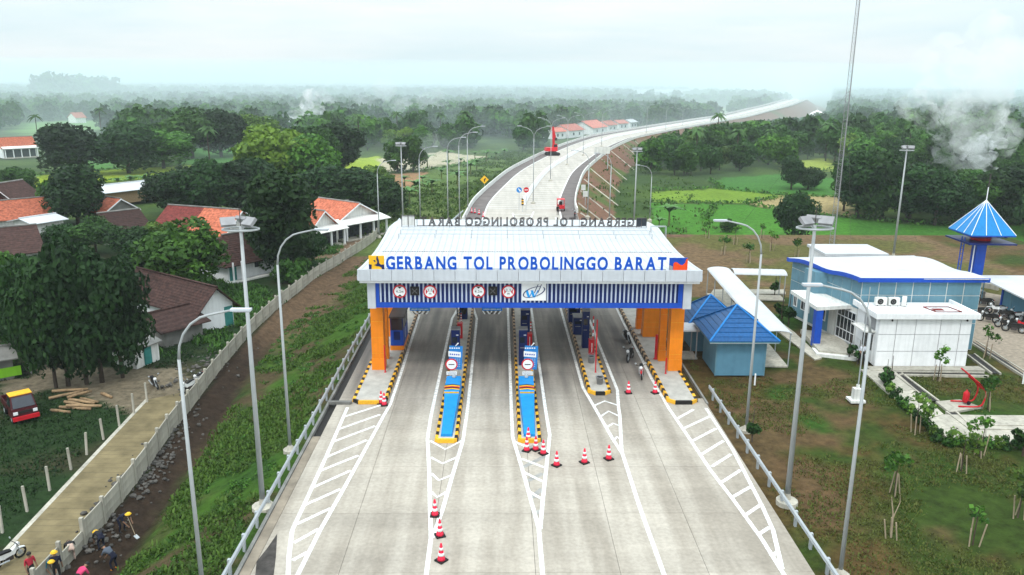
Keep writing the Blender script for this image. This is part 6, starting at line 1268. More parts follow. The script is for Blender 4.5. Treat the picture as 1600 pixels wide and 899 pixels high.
def trunk_mesh(seed, h, r, C_, nb=6):
    rng = random.Random(seed); mb = MB(); p = [(0, 0, -.4), (rng.uniform(-.1, .1), rng.uniform(-.1, .1), h*.3), (rng.uniform(-.3, .3), rng.uniform(-.3, .3), h*.62), (rng.uniform(-.3, .3), rng.uniform(-.3, .3), h*.85)]
    mb.tube(p, [r*1.3, r, r*.7, r*.3], 7)
    for c in C_[:nb]:
        a = Vector(p[1]).lerp(Vector(p[3]), rng.uniform(.1, .8)); e = Vector(c); mb.tube([a, a.lerp(e, .5)+Vector((0, 0, .3)), e], [r*.5, r*.33, r*.12], 5)
    return mb.mesh('trunk', BARK, True)
KINDS = {}
def kind(key, H, W, variants, detail, **kw):
    KINDS[key] = (H, W, [])
    for v in range(variants):
        sd = hash_(key)+v*7; nleaf, size = detail; m, C_ = crown_mesh('crown', sd, W/2, kw['z0'], H, kw['nl'], kw['lr'], nleaf, size, LM[kw['mi']], kw.get('flat', .85), kw.get('top', 0)); KINDS[key][2].append((m, trunk_mesh(sd, H*.8, kw.get('r', .22), C_)))
def hash_(s): return sum(ord(c)*(i+3) for i, c in enumerate(s))
kind('broad', 9.5, 9.5, 3, (7500, .34), z0=1.0, nl=34, lr=2.1, mi=3); kind('tall', 13, 8, 2, (7500, .34), z0=1.6, nl=38, lr=1.75, mi=3); kind('light', 11, 10, 2, (6500, .34), z0=3.0, nl=30, lr=1.9, mi=2, flat=.7); kind('mid', 10, 9, 2, (6500, .33), z0=2.0, nl=28, lr=1.9, mi=1)
kind('f_broad', 10, 9.5, 3, (2200, .58), z0=1.6, nl=20, lr=2.2, mi=0, r=.2); kind('f_mid', 11, 9, 3, (2200, .58), z0=1.5, nl=20, lr=2.1, mi=1, r=.2); kind('f_light', 11, 9, 2, (2000, .55), z0=2.0, nl=20, lr=2.0, mi=2, flat=.75, r=.2); kind('bush', 3.2, 4.0, 2, (1800, .24), z0=.1, nl=14, lr=.9, mi=1, r=.06)
TC = [0]
def tree(k, p, h, w_, label, group=None, name='tree', cat='tree', v=None):
    H, W, ms = KINDS[k]; TC[0] += 1; m, tr = ms[(TC[0] if v is None else v) % len(ms)]; t = thing(name, label, cat, p, random.uniform(0, 6.28), group); t.scale = (w_/W, w_/W, h/H)
    link('crown', m, t); link('trunk' if cat == 'tree' else 'stem', tr, t); return t
def tree_px(k, px, py, z, pyt, wpx, label, **kw):
    b = G(px, py, z); b.z = float(height(np.array([b.x]), np.array([b.y]))[0]); dist = (b-Vector((0, 0, CAMZ))).dot(CF); top = AY(px, pyt, b.y).z; return tree(k, b, max(1.2, top-b.z), wpx*dist/FPX, label, **kw)
NEAR = [('broad', 208, 408, 352, 74, 'dark tree in front of the dark roof between the big round trees'), ('mid', 150, 398, 340, 72, 'leafy tree beside the small grey gable house'), ('broad', 52, 452, 402, 105, 'dark tree covering the stained white wall at the picture edge'), ('mid', 322, 420, 372, 58, 'leafy tree between the mosque and the half red roof'), ('broad', 100, 400, 352, 70, 'dark tree at the end of the long dark roof'), ('light', 250, 400, 345, 60, 'pale tree beyond the dark roofed house'), ('broad', 88, 606, 402, 105, 'dark tree in the grove above the dirt track, closest to the small truck'), ('tall', 107, 603, 388, 105, 'tall dark tree in the grove above the dirt track, second from the truck'), ('broad', 136, 600, 372, 120, 'broadest dark tree in the middle of the dirt track grove'), ('tall', 160, 597, 380, 110, 'tall dark tree of the grove just left of the patched shack'), ('broad', 192, 590, 410, 105, 'dark tree of the grove nearest the patched shack'), ('broad', 48, 575, 405, 100, 'dark tree of the grove overhanging the stall'), ('mid', 12, 555, 400, 105, 'leafy tree at the picture edge over the stall'),
        ('mid', 288, 470, 345, 138, 'big round leafy tree left of the small mosque'), ('broad', 232, 462, 372, 90, 'dark round tree next to the big round one'), ('tall', 447, 436, 262, 112, 'tallest tree between the mosque and the orange porch houses'), ('broad', 418, 426, 335, 70, 'dark tree just behind the mosque roof'), ('broad', 478, 420, 350, 72, 'dark tree in front of the orange porch house'), ('bush', 458, 442, 392, 60, 'dark shrubby tree between the mosque and the boundary wall'),
        ('broad', 122, 352, 262, 105, 'dark tree left of the long white shed'), ('mid', 92, 350, 282, 60, 'smaller tree by the dark gabled houses'), ('broad', 262, 335, 268, 75, 'dark tree at the end of the white shed'), ('tall', 295, 342, 256, 90, 'dark tree behind the half red half orange roof'), ('broad', 335, 342, 250, 100, 'wide dark tree behind the half red half orange house'), ('tall', 378, 340, 244, 95, 'tall dark tree behind the mosque flood mast'), ('broad', 408, 335, 250, 85, 'dark tree left of the pale crowned one'), ('light', 442, 312, 196, 135, 'large pale green tree rising over the village'), ('mid', 487, 312, 212, 115, 'green tree beside the large pale crowned one'), ('broad', 522, 330, 262, 95, 'dark tree behind the orange roofs'), ('tall', 560, 338, 262, 90, 'dark tree behind the porch house nearest the gate'), ('broad', 603, 342, 275, 72, 'dark tree at the end of the boundary wall'), ('tall', 535, 262, 190, 80, 'tall dark tree beside the yellow field'), ('mid', 500, 270, 200, 70, 'tree left of the tall dark one by the yellow field'), ('light', 580, 308, 258, 66, 'pale tree near the far boundary wall lamp'),
        ('broad', 112, 264, 196, 108, 'wide dark tree before the pale green field strip'), ('broad', 200, 260, 194, 112, 'wide dark tree above the yellow green strip'), ('mid', 255, 252, 203, 100, 'rounded tree at the end of the yellow green strip'), ('mid', 300, 238, 170, 95, 'umbrella shaped tree on the green crop field'), ('broad', 345, 236, 172, 90, 'second umbrella tree on the green crop field'), ('light', 400, 232, 178, 85, 'third umbrella tree on the green crop field'), ('mid', 30, 300, 262, 60, 'low tree among the picture edge roofs'),
        ('broad', 1240, 376, 300, 66, 'round dark tree standing alone before the bright field'), ('bush', 1140, 363, 338, 30, 'small round bush on the edge of the bright field'), ('tall', 1236, 296, 243, 40, 'slim dark tree on the terraced field'), ('broad', 1262, 296, 262, 50, 'squat tree next to the slim dark one'),
        ('tall', 1338, 340, 234, 88, 'tall dark tree right behind the radio mast'), ('broad', 1378, 344, 240, 92, 'dark tree beside the far flood mast'), ('tall', 1420, 348, 254, 82, 'dark tree just right of the far flood mast'), ('broad', 1460, 352, 262, 95, 'dark tree left of the blue pyramid roof'), ('mid', 1502, 350, 270, 90, 'dark green tree directly behind the blue pyramid roof'), ('broad', 1548, 350, 268, 92, 'dark tree right behind the tower aerial'), ('tall', 1592, 350, 258, 90, 'dark tree at the picture edge behind the tower'), ('mid', 1318, 330, 256, 55, 'tree left of the radio mast foot')]
for k, px, py, pt, w_, lab in NEAR: tree_px(k, px, py, -3 if px < 800 else -5, pt, w_, lab, **(dict(name='shrub', cat='shrub') if k == 'bush' else {}))
# wood beyond the fields
HOUSES = [(o.location.x, o.location.y) for o in col.objects if o.get('category') in ('house', 'mosque', 'shed', 'factory')]
HP = np.array(HOUSES)
CLEAR = PATCH_POLY[2:]+[[(600, 350), (640, 300), (700, 255), (850, 232), (885, 240), (760, 300), (720, 350)], [(985, 350), (1000, 303), (1030, 283), (1120, 274), (1215, 266), (1320, 262), (1330, 300), (1320, 350), (1600, 352), (1600, 440), (1300, 400), (1030, 370)], [(0, 262), (290, 245), (290, 275), (0, 298)], [(860, 225), (1010, 197), (1010, 215), (870, 232)], [(0, 240), (70, 238), (70, 256), (0, 258)]]
CLEAR += [[(-100, 258), (290, 250), (300, 345), (-100, 385)], [(285, 256), (430, 252), (432, 345), (290, 345)], [(-90, 210), (182, 204), (182, 262), (-90, 262)], [(515, 276), (612, 262), (642, 300), (642, 348), (515, 348)], [(875, 352), (935, 258), (985, 234), (1000, 262), (1006, 300), (1030, 352)], [(850, 219), (1000, 200), (1012, 216), (860, 250)], [(420, 205), (470, 205), (470, 222), (420, 222)], [(940, 338), (1340, 338), (1340, 425), (920, 425)]]
def ok_spots(A):
    x, y = A[:, 0], A[:, 1]; z = height(x, y); d, _ = hw_dist(x, y); px, py = proj_np(x, y, z)
    k = (d > HW_HALF+9) & (px > -90) & (px < 1690) & ~((y < 150) & (x < 0) & ((x > -62) | (y < 120))) & ~((y < 126) & (x > 0))
    for q in CLEAR: k &= ~inpoly(px, py, q)
    hd = np.min(np.hypot(HP[:, 0][None]-x[:, None]-3, HP[:, 1][None]-y[:, None]-3), 1); k &= hd > np.where(y < 300, 8, 12)
    return k, z, px, py
def canopy_limit(x, y, z, px):
    """greatest crown height that keeps the highway and the far fires in sight as surveyed"""
    lim = np.interp(px, [950, 1000, 1060, 1132, 1180, 1260, 1300, 1310], [238, 218, 203, 192, 188, 182, 170, 100]); lim = np.where((px < 950), 60, lim)
    hx = np.interp(y, HWA[:, 1], HWA[:, 0]); lim = np.where(x < hx, 60, lim); lim = np.where((px > 1310) & (y < 236), 264, lim); lim = np.where((px < 800) & (y < 260) & (px > 440), 172, lim)
    ry = -((lim-449.5)/FPX); rx = (px-800)/FPX; dy = CF.y+CR.y*rx+CU.y*ry; dz = CF.z+CR.z*rx+CU.z*ry
    return CAMZ+dz/dy*y-z
cand = []; R2 = random.Random(5); y = 128.0
while y < 520:
    st = 7.2+(y-128)*.012; x = -(.70*y+20)
    while x < .72*y+20: cand.append((x+R2.uniform(-.42, .42)*st, y+R2.uniform(-.42, .42)*st)); x += st
    y += st
CA = np.array(cand); k_, z_, px_, py_ = ok_spots(CA); k_ &= vnoise(CA[:, 0], CA[:, 1], 42, 77) > .17; lim_ = canopy_limit(CA[:, 0], CA[:, 1], z_, px_); k_ &= lim_ > 4.5
spots = sorted(((CA[i, 0], CA[i, 1], z_[i], lim_[i]) for i in np.nonzero(k_)[0]), key=lambda s: s[1]); near_s, far_s = spots[:250], spots[250:]
def side(x, y): return 'right of the highway' if x > np.interp(y, HWA[:, 1], HWA[:, 0]) else 'left of the highway'
for x, y, z, lm in near_s:
    k = R2.choices(['f_broad', 'f_mid', 'f_light'], [5, 5, 2 if x < 0 else 1])[0]; h = min(R2.uniform(6.5, 11.5), lm); sd_ = side(x, y)
    tree(k, (x, y, z-.1), h, max(h, 6)*R2.uniform(.72, 1.0), {'f_broad': 'dark dense tree', 'f_mid': 'mid green tree', 'f_light': 'pale green loose tree'}[k]+' in the mixed wood '+sd_, 'trees of the wood '+sd_)
# distant canopy as one mass
fy_ = []; y = 520.0
while y < 2700:
    st = 10+(y-520)*.006; x = -(.70*y+30)
    while x < .72*y+30:
        xx, yy = x+R2.uniform(-.45, .45)*st, y+R2.uniform(-.45, .45)*st
        fy_.append((xx, yy)); x += st
    y += st
FA = np.array(fy_); dF, _ = hw_dist(FA[:, 0], FA[:, 1]); zF = height(FA[:, 0], FA[:, 1]); pxF, pyF = proj_np(FA[:, 0], FA[:, 1], zF)
keep = (dF > HW_HALF+12) & (vnoise(FA[:, 0], FA[:, 1], 120, 78) > .24) & ~((pxF > 925) & (pxF < 1110) & (pyF > 146) & (pyF < 160) & (FA[:, 1] < 1420) & (FA[:, 1] > 1150))
for q in CLEAR: keep &= ~inpoly(pxF, pyF, q)
keep &= np.min(np.hypot(HP[:, 0][None]-FA[:, 0][:, None], HP[:, 1][None]-FA[:, 1][:, None]), 1) > 14
keep &= canopy_limit(FA[:, 0], FA[:, 1], zF, pxF) > 9
FA = np.concatenate([np.array([s[:2] for s in far_s]), FA[keep]]); zF = height(FA[:, 0], FA[:, 1])-.2
sF = RNG.uniform(.8, 1.35, len(FA))*(1+.25*(FA[:, 1] > 900)); pxF, _ = proj_np(FA[:, 0], FA[:, 1], zF); sF = np.minimum(sF, np.maximum(canopy_limit(FA[:, 0], FA[:, 1], zF, pxF)/11.0, .4))
hill = [(AY(px, 122, 900).x+RNG.normal(0, 4), 900+RNG.normal(0, 25)) for px in np.linspace(62, 143, 26)]
FA = np.concatenate([FA, np.array(hill)]); zF = np.concatenate([zF, np.full(26, -5.0)]); sF = np.concatenate([sF, (1.6+1.25*np.sin(np.linspace(.25, 2.7, 26)))*RNG.uniform(.9, 1.08, 26)])
pm3 = bpy.data.meshes.new('distant_wood'); pm3.vertices.add(len(FA)); pm3.vertices.foreach_set('co', np.stack([FA[:, 0], FA[:, 1], zF], 1).astype(np.float32).ravel())
at = pm3.attributes.new('sz', 'FLOAT', 'POINT'); at.data.foreach_set('value', sF.astype(np.float32)); at = pm3.attributes.new('rt', 'FLOAT_VECTOR', 'POINT'); at.data.foreach_set('vector', np.stack([0*sF, 0*sF, RNG.uniform(0, 6.28, len(FA))], 1).astype(np.float32).ravel())
dw = tag(link('distant_wood', pm3), 'hazy mass of far trees stretching to the horizon', 'wood', kind='stuff')
pc = bpy.data.collections.new('far_tree_kinds')
for i, (mi, sd) in enumerate(((0, 901), (1, 902), (1, 903), (0, 904))):
    m, C_ = crown_mesh('far_crown', sd, 4.8, .3, 10.5, 16, 2.3, 650, 1.0, LM[mi]); pc.objects.link(bpy.data.objects.new('far_crown', m))
ng = bpy.data.node_groups.new('scatter', 'GeometryNodeTree'); ng.interface.new_socket('Geometry', in_out='INPUT', socket_type='NodeSocketGeometry'); ng.interface.new_socket('Geometry', in_out='OUTPUT', socket_type='NodeSocketGeometry')
gi, gout = ng.nodes.new('NodeGroupInput'), ng.nodes.new('NodeGroupOutput'); ci = ng.nodes.new('GeometryNodeCollectionInfo'); ci.inputs['Collection'].default_value = pc; ci.inputs['Separate Children'].default_value = True; ci.inputs['Reset Children'].default_value = True
ip = ng.nodes.new('GeometryNodeInstanceOnPoints'); ip.inputs['Pick Instance'].default_value = True
a1, a2 = ng.nodes.new('GeometryNodeInputNamedAttribute'), ng.nodes.new('GeometryNodeInputNamedAttribute'); a1.data_type = 'FLOAT'; a1.inputs[0].default_value = 'sz'; a2.data_type = 'FLOAT_VECTOR'; a2.inputs[0].default_value = 'rt'
rv3 = ng.nodes.new('FunctionNodeRandomValue'); rv3.data_type = 'INT'; rv3.inputs[4].default_value = 0; rv3.inputs[5].default_value = 3
gl = ng.links.new; gl(gi.outputs[0], ip.inputs['Points']); gl(ci.outputs[0], ip.inputs['Instance']); gl(rv3.outputs[2], ip.inputs['Instance Index'])
gl(a2.outputs[0], ip.inputs['Rotation']); gl(a1.outputs[0], ip.inputs['Scale']); gl(ip.outputs[0], gout.inputs[0])
dw.modifiers.new('scatter', 'NODES').node_group = ng
# banana plants
def banana_mesh(seed, n=9, L_=2.6):
    rng = random.Random(seed); mb = MB()
    for k in range(n):
        a = k*2.4+rng.uniform(-.3, .3); el = rng.uniform(.7, 1.3); le = L_*rng.uniform(.75, 1.1); pr = None; c, s = math.cos(a), math.sin(a); pts = []
        for i in range(6):
            t_ = i/5; r = le*t_*math.cos(el*(1-.5*t_))*.9; z = 1.9+le*(math.sin(el)*t_-.62*t_*t_); w_ = .36*math.sin(math.pi*min(1, .12+t_*.9))+.02; pts.append(((c*r-s*w_, s*r+c*w_, z-.05), (c*r, s*r, z), (c*r+s*w_, s*r-c*w_, z-.05)))
        vs = [p for q in pts for p in q]; mb.add(vs, [(i*3+j, i*3+j+1, i*3+4+j, i*3+3+j) for i in range(5) for j in range(2)])
    return mb.mesh('fronds', mat('banana_leaf', (.06, .155, .03), .5, var=.25))
bms = [banana_mesh(3), banana_mesh(9)]; bst = MB().tube([(0, 0, -.2), (.05, 0, 1.0), (0, .03, 2.1)], [.16, .13, .09], 7).mesh('stem', mat('banana_stem', (.12, .14, .05), .8))
BAN = [(632, 285), (645, 262), (668, 258), (700, 262), (720, 255), (735, 268), (690, 275), (715, 285), (745, 262), (760, 248), (660, 285), (675, 300), (775, 246), (788, 242), (650, 305), (700, 248), (742, 245), (185, 292), (205, 290), (225, 290), (50, 290), (240, 285), (610, 300), (640, 320), (1045, 345), (1030, 352), (1080, 268)]
for i, (px, py) in enumerate(BAN):
    p = G(px, py, -4); p.z = float(height(np.array([p.x]), np.array([p.y]))[0]); t = thing('banana_plant', 'banana plant with long arching leaves '+('in the plot left of the highway' if 600 < px < 800 else 'behind the village' if px < 300 else 'below the brown embankment'), 'banana plant', p, i*1.3, 'banana plants '+('left of the highway' if 600 < px < 800 else 'behind the village' if px < 300 else 'below the embankment')); s = random.uniform(.9, 1.5); t.scale = (s, s, s); link('fronds', bms[i % 2], t); link('stem', bst, t)
# coconut palms standing over the woods
def palm_mesh(seed):
    rng = random.Random(seed); mb = MB()
    for k in range(16):
        a = k*2.4+rng.uniform(-.2, .2); el = rng.uniform(-.1, 1.15); le = rng.uniform(2.6, 3.5); c, s = math.cos(a), math.sin(a)
        for i in range(7):
            f0, f1 = i/7, (i+1)/7; P_ = lambda f: (le*f*math.cos(el)*.95, le*(math.sin(el)*f-.75*f*f)); r0, z0_ = P_(f0); r1, z1_ = P_(f1); w_ = .55*math.sin(math.pi*min(.95, .15+f1*.8))
            for sd in (-1, 1): mb.add([(c*r0, s*r0, z0_), (c*r1, s*r1, z1_), (c*(r1+.15)-s*w_*sd, s*(r1+.15)+c*w_*sd, z1_-.30), (c*(r0+.12)-s*w_*sd, s*(r0+.12)+c*w_*sd, z0_-.28)], [(0, 1, 2, 3)])
    return mb.mesh('fronds', mat('palm_frond', (.045, .11, .022), .55, var=.25))
pf_ = [palm_mesh(5), palm_mesh(8)]; pt_ = MB().tube([(0, 0, -.3), (.25, .1, 3), (.3, .2, 6.5), (.2, .25, 10)], [.22, .17, .15, .12], 8).mesh('trunk', BARK, True)
for i, (px, py) in enumerate([(620, 228), (735, 226), (728, 228), (655, 222), (690, 224), (330, 262), (160, 215), (60, 224), (470, 236), (1085, 262), (1150, 262), (1290, 252), (1420, 250), (1350, 232), (1200, 250), (1480, 236), (250, 222), (385, 222), (560, 240), (1120, 230)]):
    p = G(px, py, -5); p.z = float(height(np.array([p.x]), np.array([p.y]))[0]); t = thing('coconut_palm', 'slender coconut palm rising out of the wood '+side(p.x, p.y), 'palm tree', p, i*.7, 'coconut palms '+side(p.x, p.y)); s = random.uniform(.95, 1.35); t.scale = (s, s, s); o = link('fronds', pf_[i % 2], t, (.2, .25, 10)); link('trunk', pt_, t)
# staked saplings on the lawn
stk = MB().tube([(0, 0, -.1), (.02, 0, 1.25)], .035, 5).mesh('stake', MT['stake'])
def sap_mesh(seed, n=160, r=.55, z=1.9, size=.13, mi=2):
    rng = np.random.default_rng(seed); d = rng.normal(size=(n, 3)); d /= np.linalg.norm(d, axis=1)[:, None]; c = rng.normal(size=(5, 3))*r*.5; P = c[rng.integers(0, 5, n)]+d*r*rng.uniform(.3, .7, n)[:, None]+np.array([0, 0, z]); V, F = leaves_at(P, d+rng.normal(size=(n, 3))*.5, size, rng); return mesh_np('crown', V, F, LM[mi], rng.uniform(0, 1, n))
sapm = [sap_mesh(1, mi=1), sap_mesh(2, 220, .7), sap_mesh(3, 60, .4, 1.6, mi=1), sap_mesh(4, 130, .5, 2.0, .12, 1)]
stem = MB().tube([(0, 0, -.1), (.03, .02, .9), (0, .03, 1.9)], [.04, .03, .015], 6).mesh('stem', BARK); dry = MB().tube([(0, 0, 0), (.05, 0, 1.2), (.3, .05, 2.2)], [.05, .04, .02], 5); dry.tube([(.05, 0, 1.0), (-.15, .1, 1.9), (-.1, .1, 2.3)], [.03, .02, .01], 5); dry.tube([(.08, 0, 1.3), (.1, -.2, 2.0)], [.025, .01], 5); drym = dry.mesh('stem', MT['stake'])
SAP = [(1430, 676, 1, 'staked sapling with open pale crown beside the diagonal path'), (1502, 737, 1, 'staked bright green sapling below the path corner'), (1398, 772, 0, 'staked sapling in the middle of the mottled lawn'), (1392, 840, 4, 'leafless dry sapling tied to leaning stakes'), (1531, 712, 3, 'staked sapling just under the hedge by the path corner'), (1590, 808, 1, 'staked leafy sapling near the picture edge'), (1465, 595, 3, 'thin staked sapling in front of the white annex'), (1540, 560, 3, 'staked sapling beside the gravel yard drain'), (1543, 640, 0, 'staked sapling right behind the curved red frame'), (1520, 850, 2, 'low staked sapling near the bottom of the lawn')]
SAP += [(px, py, k, 'young staked tree on dirt behind the walkway, '+w) for px, py, k, w in ((1130, 398, 0, 'nearest the gate roof'), (1148, 382, 3, 'second from the gate roof'), (1170, 410, 0, 'just above the walkway bend'), (1205, 392, 3, 'in the middle of the dirt'), (1245, 402, 0, 'closest to the office roof'), (1190, 372, 2, 'at the far dirt edge'), (1106, 372, 3, 'by the far dirt edge near the gate'))]
for i, (px, py, k, lab) in enumerate(SAP):
    p = G(px, py, -.1); t = thing('sapling', lab, 'sapling', p, i*1.1, 'staked saplings round the office')
    if k < 4: link('crown', sapm[k], t); link('stem', stem, t)
    else: link('stem', drym, t)
    for a in (0, 2.1, 4.2): o = link('stake', stk, t, (.28*math.cos(a), .28*math.sin(a), 0)); o.rotation_euler = (random.uniform(-.12, .12), random.uniform(-.12, .12), 0); o.scale = (1, 1, random.uniform(.7, 1.1))
# clipped shrubs along the path and by the hut
shm = [sap_mesh(11+i, 240, .36, .34, .10, i % 3) for i in range(4)]; con = sap_mesh(31, 300, .30, .75, .10, 0)
HED = [(1380, 600), (1386, 607), (1393, 614), (1400, 622), (1409, 633), (1416, 640), (1423, 648), (1432, 656), (1441, 664), (1450, 673), (1458, 681), (1466, 689), (1474, 694), (1488, 696), (1502, 697), (1516, 698), (1530, 698), (1544, 699), (1558, 699), (1572, 700), (1586, 700)]
HL = 'low leafy shrub in the clipped row along the path'
for i, (px, py) in enumerate(HED): t = thing('hedge_shrub', HL, 'shrub', G(px, py, -.1), i*.9, 'clipped shrubs along the path'); link('foliage', shm[i % 4], t); link('stem', MB().tube([(0, 0, 0), (0, 0, .4)], .03, 5).mesh('stem', BARK), t)
for i, (px, py, s, lab) in enumerate([(1383, 605, 1.1, 'dark upright conifer shrub nearest the porch end of the path'), (1391, 603, 1.2, 'second dark conifer shrub at the porch end of the path'), (1222, 505, 1.7, 'dark conifer shrub under the end of the covered walkway'), (1232, 508, 1.6, 'dark conifer shrub beside the office side wall'), (1326, 562, 1.2, 'rounded dark shrub by the glazed entrance'), (1340, 568, 1.0, 'small dark shrub by the annex corner'), (1210, 462, 1.3, 'dark shrub behind the covered walkway near the office'), (1219, 520, 1.3, 'dark shrub beneath the walkway roof end'), (1598, 712, 1.5, 'dark round shrub at the picture edge by the path'), (1175, 690, 1.2, 'weedy shrub right beside the crash barrier lamp foot')]):
    t = thing('shrub', lab, 'shrub', G(px, py, -.1), i, None); t.scale = (s, s, s); link('foliage', con, t); link('stem', stem, t)
# grass tufts and weeds
def tufts(name, pts, rng, hmin, hmax, blades, m, label, spread=.16, wide=.035):
    n = len(pts)*blades; base = np.repeat(pts, blades, 0)+np.concatenate([rng.normal(0, spread, (n, 2)), np.zeros((n, 1))], 1); h = np.repeat(rng.uniform(hmin, hmax, len(pts)), blades)*rng.uniform(.6, 1.2, n); a = rng.uniform(0, 6.28, n); lean = rng.uniform(.2, .9, n)*h
    d = np.stack([np.cos(a), np.sin(a), 0*a], 1); s = np.stack([-np.sin(a), np.cos(a), 0*a], 1)*(wide*rng.uniform(.6, 1.6, n)+.12*h*wide*4)[:, None]
    top = base+d*lean[:, None]+np.array([0, 0, 1])*h[:, None]; midp = base+d*(lean*.3)[:, None]+np.array([0, 0, .6])*h[:, None]
    V = np.stack([base-s*.6, base+s*.6, midp+s, midp-s, top+s*.25, top-s*.25], 1).reshape(-1, 3); i = np.arange(n)[:, None]*6; F = np.concatenate([i+np.array([[0, 1, 2, 3]]), i+np.array([[3, 2, 4, 5]])], 0)
    tint = np.repeat(rng.uniform(0, 1, len(pts)), blades)*.6+rng.uniform(0, .4, n); return tag(link(name, mesh_np(name, V, F, m, np.concatenate([tint, tint]))), label, 'grass' if 'grass' in name else 'weeds', kind='stuff')
r4 = np.random.default_rng(44)
GM = leaf_mat('grass_blades', (.030, .070, .010), (.095, .175, .022), (1.2, 1.0, .6)); GD = leaf_mat('dry_grass_blades', (.040, .042, .012), (.075, .105, .020), (1.3, .95, .6))
q = np.stack([r4.uniform(-22, -12.3, 14000), 27+r4.power(1.0, 14000)*95], 1); m_ = (q[:, 0] > fence_x(q[:, 1])+3.0) & (q[:, 0] < road_left(q[:, 1])-.6) & (fbm(q[:, 0], q[:, 1], 3.2, 61) > .47) & (r4.uniform(0, 1, len(q)) < np.clip(1.4-(q[:, 1]-27)/90, .25, 1)); q = q[m_]
tufts('bank_weeds', np.concatenate([q, height(q[:, 0], q[:, 1])[:, None]-.02], 1), r4, .06, .26, 9, GM, 'green weeds covering the bank between barrier and ditch', .2, .05)
q = np.stack([r4.uniform(14.6, 46, 26000), r4.uniform(27, 80, 26000)], 1); m_ = (fbm(q[:, 0], q[:, 1], 4.0, 71) > .50) & ~((q[:, 0] > 24.5) & (q[:, 0] < 39.5) & (q[:, 1] > 56.3) & (q[:, 1] < 82)) & ~((q[:, 0] > 15) & (q[:, 0] < 23.6) & (q[:, 1] > 55) & (q[:, 1] < 80)) & (q[:, 0] < 40)
pq, pr_ = proj_np(q[:, 0], q[:, 1], np.full(len(q), -.1))
for poly in ([(1345, 570), (1400, 573), (1480, 643), (1620, 643), (1620, 694), (1484, 692)], [(1455, 620), (1505, 615), (1545, 636), (1484, 648)], [(1500, 440), (1700, 460), (1700, 640), (1606, 592), (1560, 585), (1505, 540)]): m_ &= ~inpoly(pq, pr_, poly)
q = q[m_]; tufts('lawn_grass', np.concatenate([q, height(q[:, 0], q[:, 1])[:, None]-.02], 1), r4, .05, .16, 6, GD, 'patchy short grass on the brown mottled lawn', .18, .03)
q = np.stack([r4.uniform(-60, -27.6, 12000), r4.uniform(33, 75, 12000)], 1); pq, pr_ = proj_np(q[:, 0], q[:, 1], np.full(len(q), -3.0)); m_ = ~inpoly(pq, pr_, PATCH_POLY[0]) & (pq > -40); q = q[m_]
tufts('meadow_grass', np.concatenate([q, height(q[:, 0], q[:, 1])[:, None]-.02], 1), r4, .06, .22, 5, LM[0], 'dark grass beside the lane posts and the pickup', .2, .04)
q = np.stack([r4.uniform(-45, -20, 9000), r4.uniform(66, 118, 9000)], 1); m_ = (q[:, 0] < fence_x(q[:, 1])-.4) & (fbm(q[:, 0], q[:, 1], 5, 81) > .45); q = q[m_]
tufts('village_weeds', np.concatenate([q, height(q[:, 0], q[:, 1])[:, None]-.02], 1), r4, .15, .6, 7, LM[1], 'rough green weeds between the village houses and the wall', .25, .06)
q = np.stack([r4.uniform(-45, 60, 24000), r4.uniform(120, 330, 24000)], 1); dd_, _ = hw_dist(q[:, 0], q[:, 1]); m_ = (dd_ > HW_HALF+1) & (dd_ < HW_HALF+26) & ((q[:, 0] < np.interp(q[:, 1], HWA[:, 1], HWA[:, 0])) | (r4.uniform(0, 1, len(q)) < .18)) & (fbm(q[:, 0], q[:, 1], 6, 91) > .45); q = q[m_]
tufts('slope_grass', np.concatenate([q, height(q[:, 0], q[:, 1])[:, None]-.05], 1), r4, .2, .7, 4, GM, 'rough grass on the highway embankment slopes', .5, .12)

q = np.stack([r4.uniform(-22, -12.3, 900), r4.uniform(27, 112, 900)], 1); m_ = (q[:, 0] > fence_x(q[:, 1])+2.6) & (q[:, 0] < road_left(q[:, 1])-.7) & (fbm(q[:, 0], q[:, 1], 5, 63) > .5); q = q[m_]; zz_ = height(q[:, 0], q[:, 1])
PP, NN_ = [], []
for (x, y), z in zip(q, zz_):
    n_ = int(r4.integers(20, 70)); r_ = r4.uniform(.14, .42); d = r4.normal(size=(n_, 3)); d[:, 2] = np.abs(d[:, 2]); d /= np.linalg.norm(d, axis=1)[:, None]; PP.append(d*r_*np.array([1, 1, .6])*r4.uniform(.5, 1, (n_, 1))+np.array([x, y, z])); NN_.append(d+r4.normal(size=(n_, 3))*.4)
PP = np.concatenate(PP); NN_ = np.concatenate(NN_); NN_ /= np.linalg.norm(NN_, axis=1)[:, None]; V_, F_ = leaves_at(PP, NN_, .075, r4, .7)
tag(link('bank_shrubs', mesh_np('bank_shrubs', V_, F_, LM[1], r4.uniform(0, 1, len(PP)))), 'low broad-leaved weed clumps dotted over the bank', 'weeds', kind='stuff')

# banks between the plots: rank growth along the field edges
EDG = [[(1018, 298), (1120, 295), (1230, 306), (1330, 309)], [(1018, 316), (1080, 317), (1165, 319), (1240, 333), (1335, 341)], [(1165, 319), (1232, 305)], [(1110, 282), (1130, 296)], [(1330, 342), (1430, 351), (1600, 351)], [(1120, 320), (1100, 345)], [(1218, 270), (1310, 267)], [(0, 298), (160, 286), (285, 273)], [(0, 279), (150, 267), (290, 257)], [(600, 270), (700, 263), (770, 247)]]
PP = []
for e in EDG:
    P_ = [G(px, py, -5) for px, py in e]
    for a, b in zip(P_[:-1], P_[1:]):
        n_ = int((b-a).length*9); u = r4.uniform(0, 1, n_); x, y = a.x+(b.x-a.x)*u+r4.normal(0, .5, n_), a.y+(b.y-a.y)*u+r4.normal(0, .7, n_); PP.append(np.stack([x, y, height(x, y)+r4.uniform(.05, .95, n_)*(.5+.7*vnoise(x, y, 5, 33))], 1))
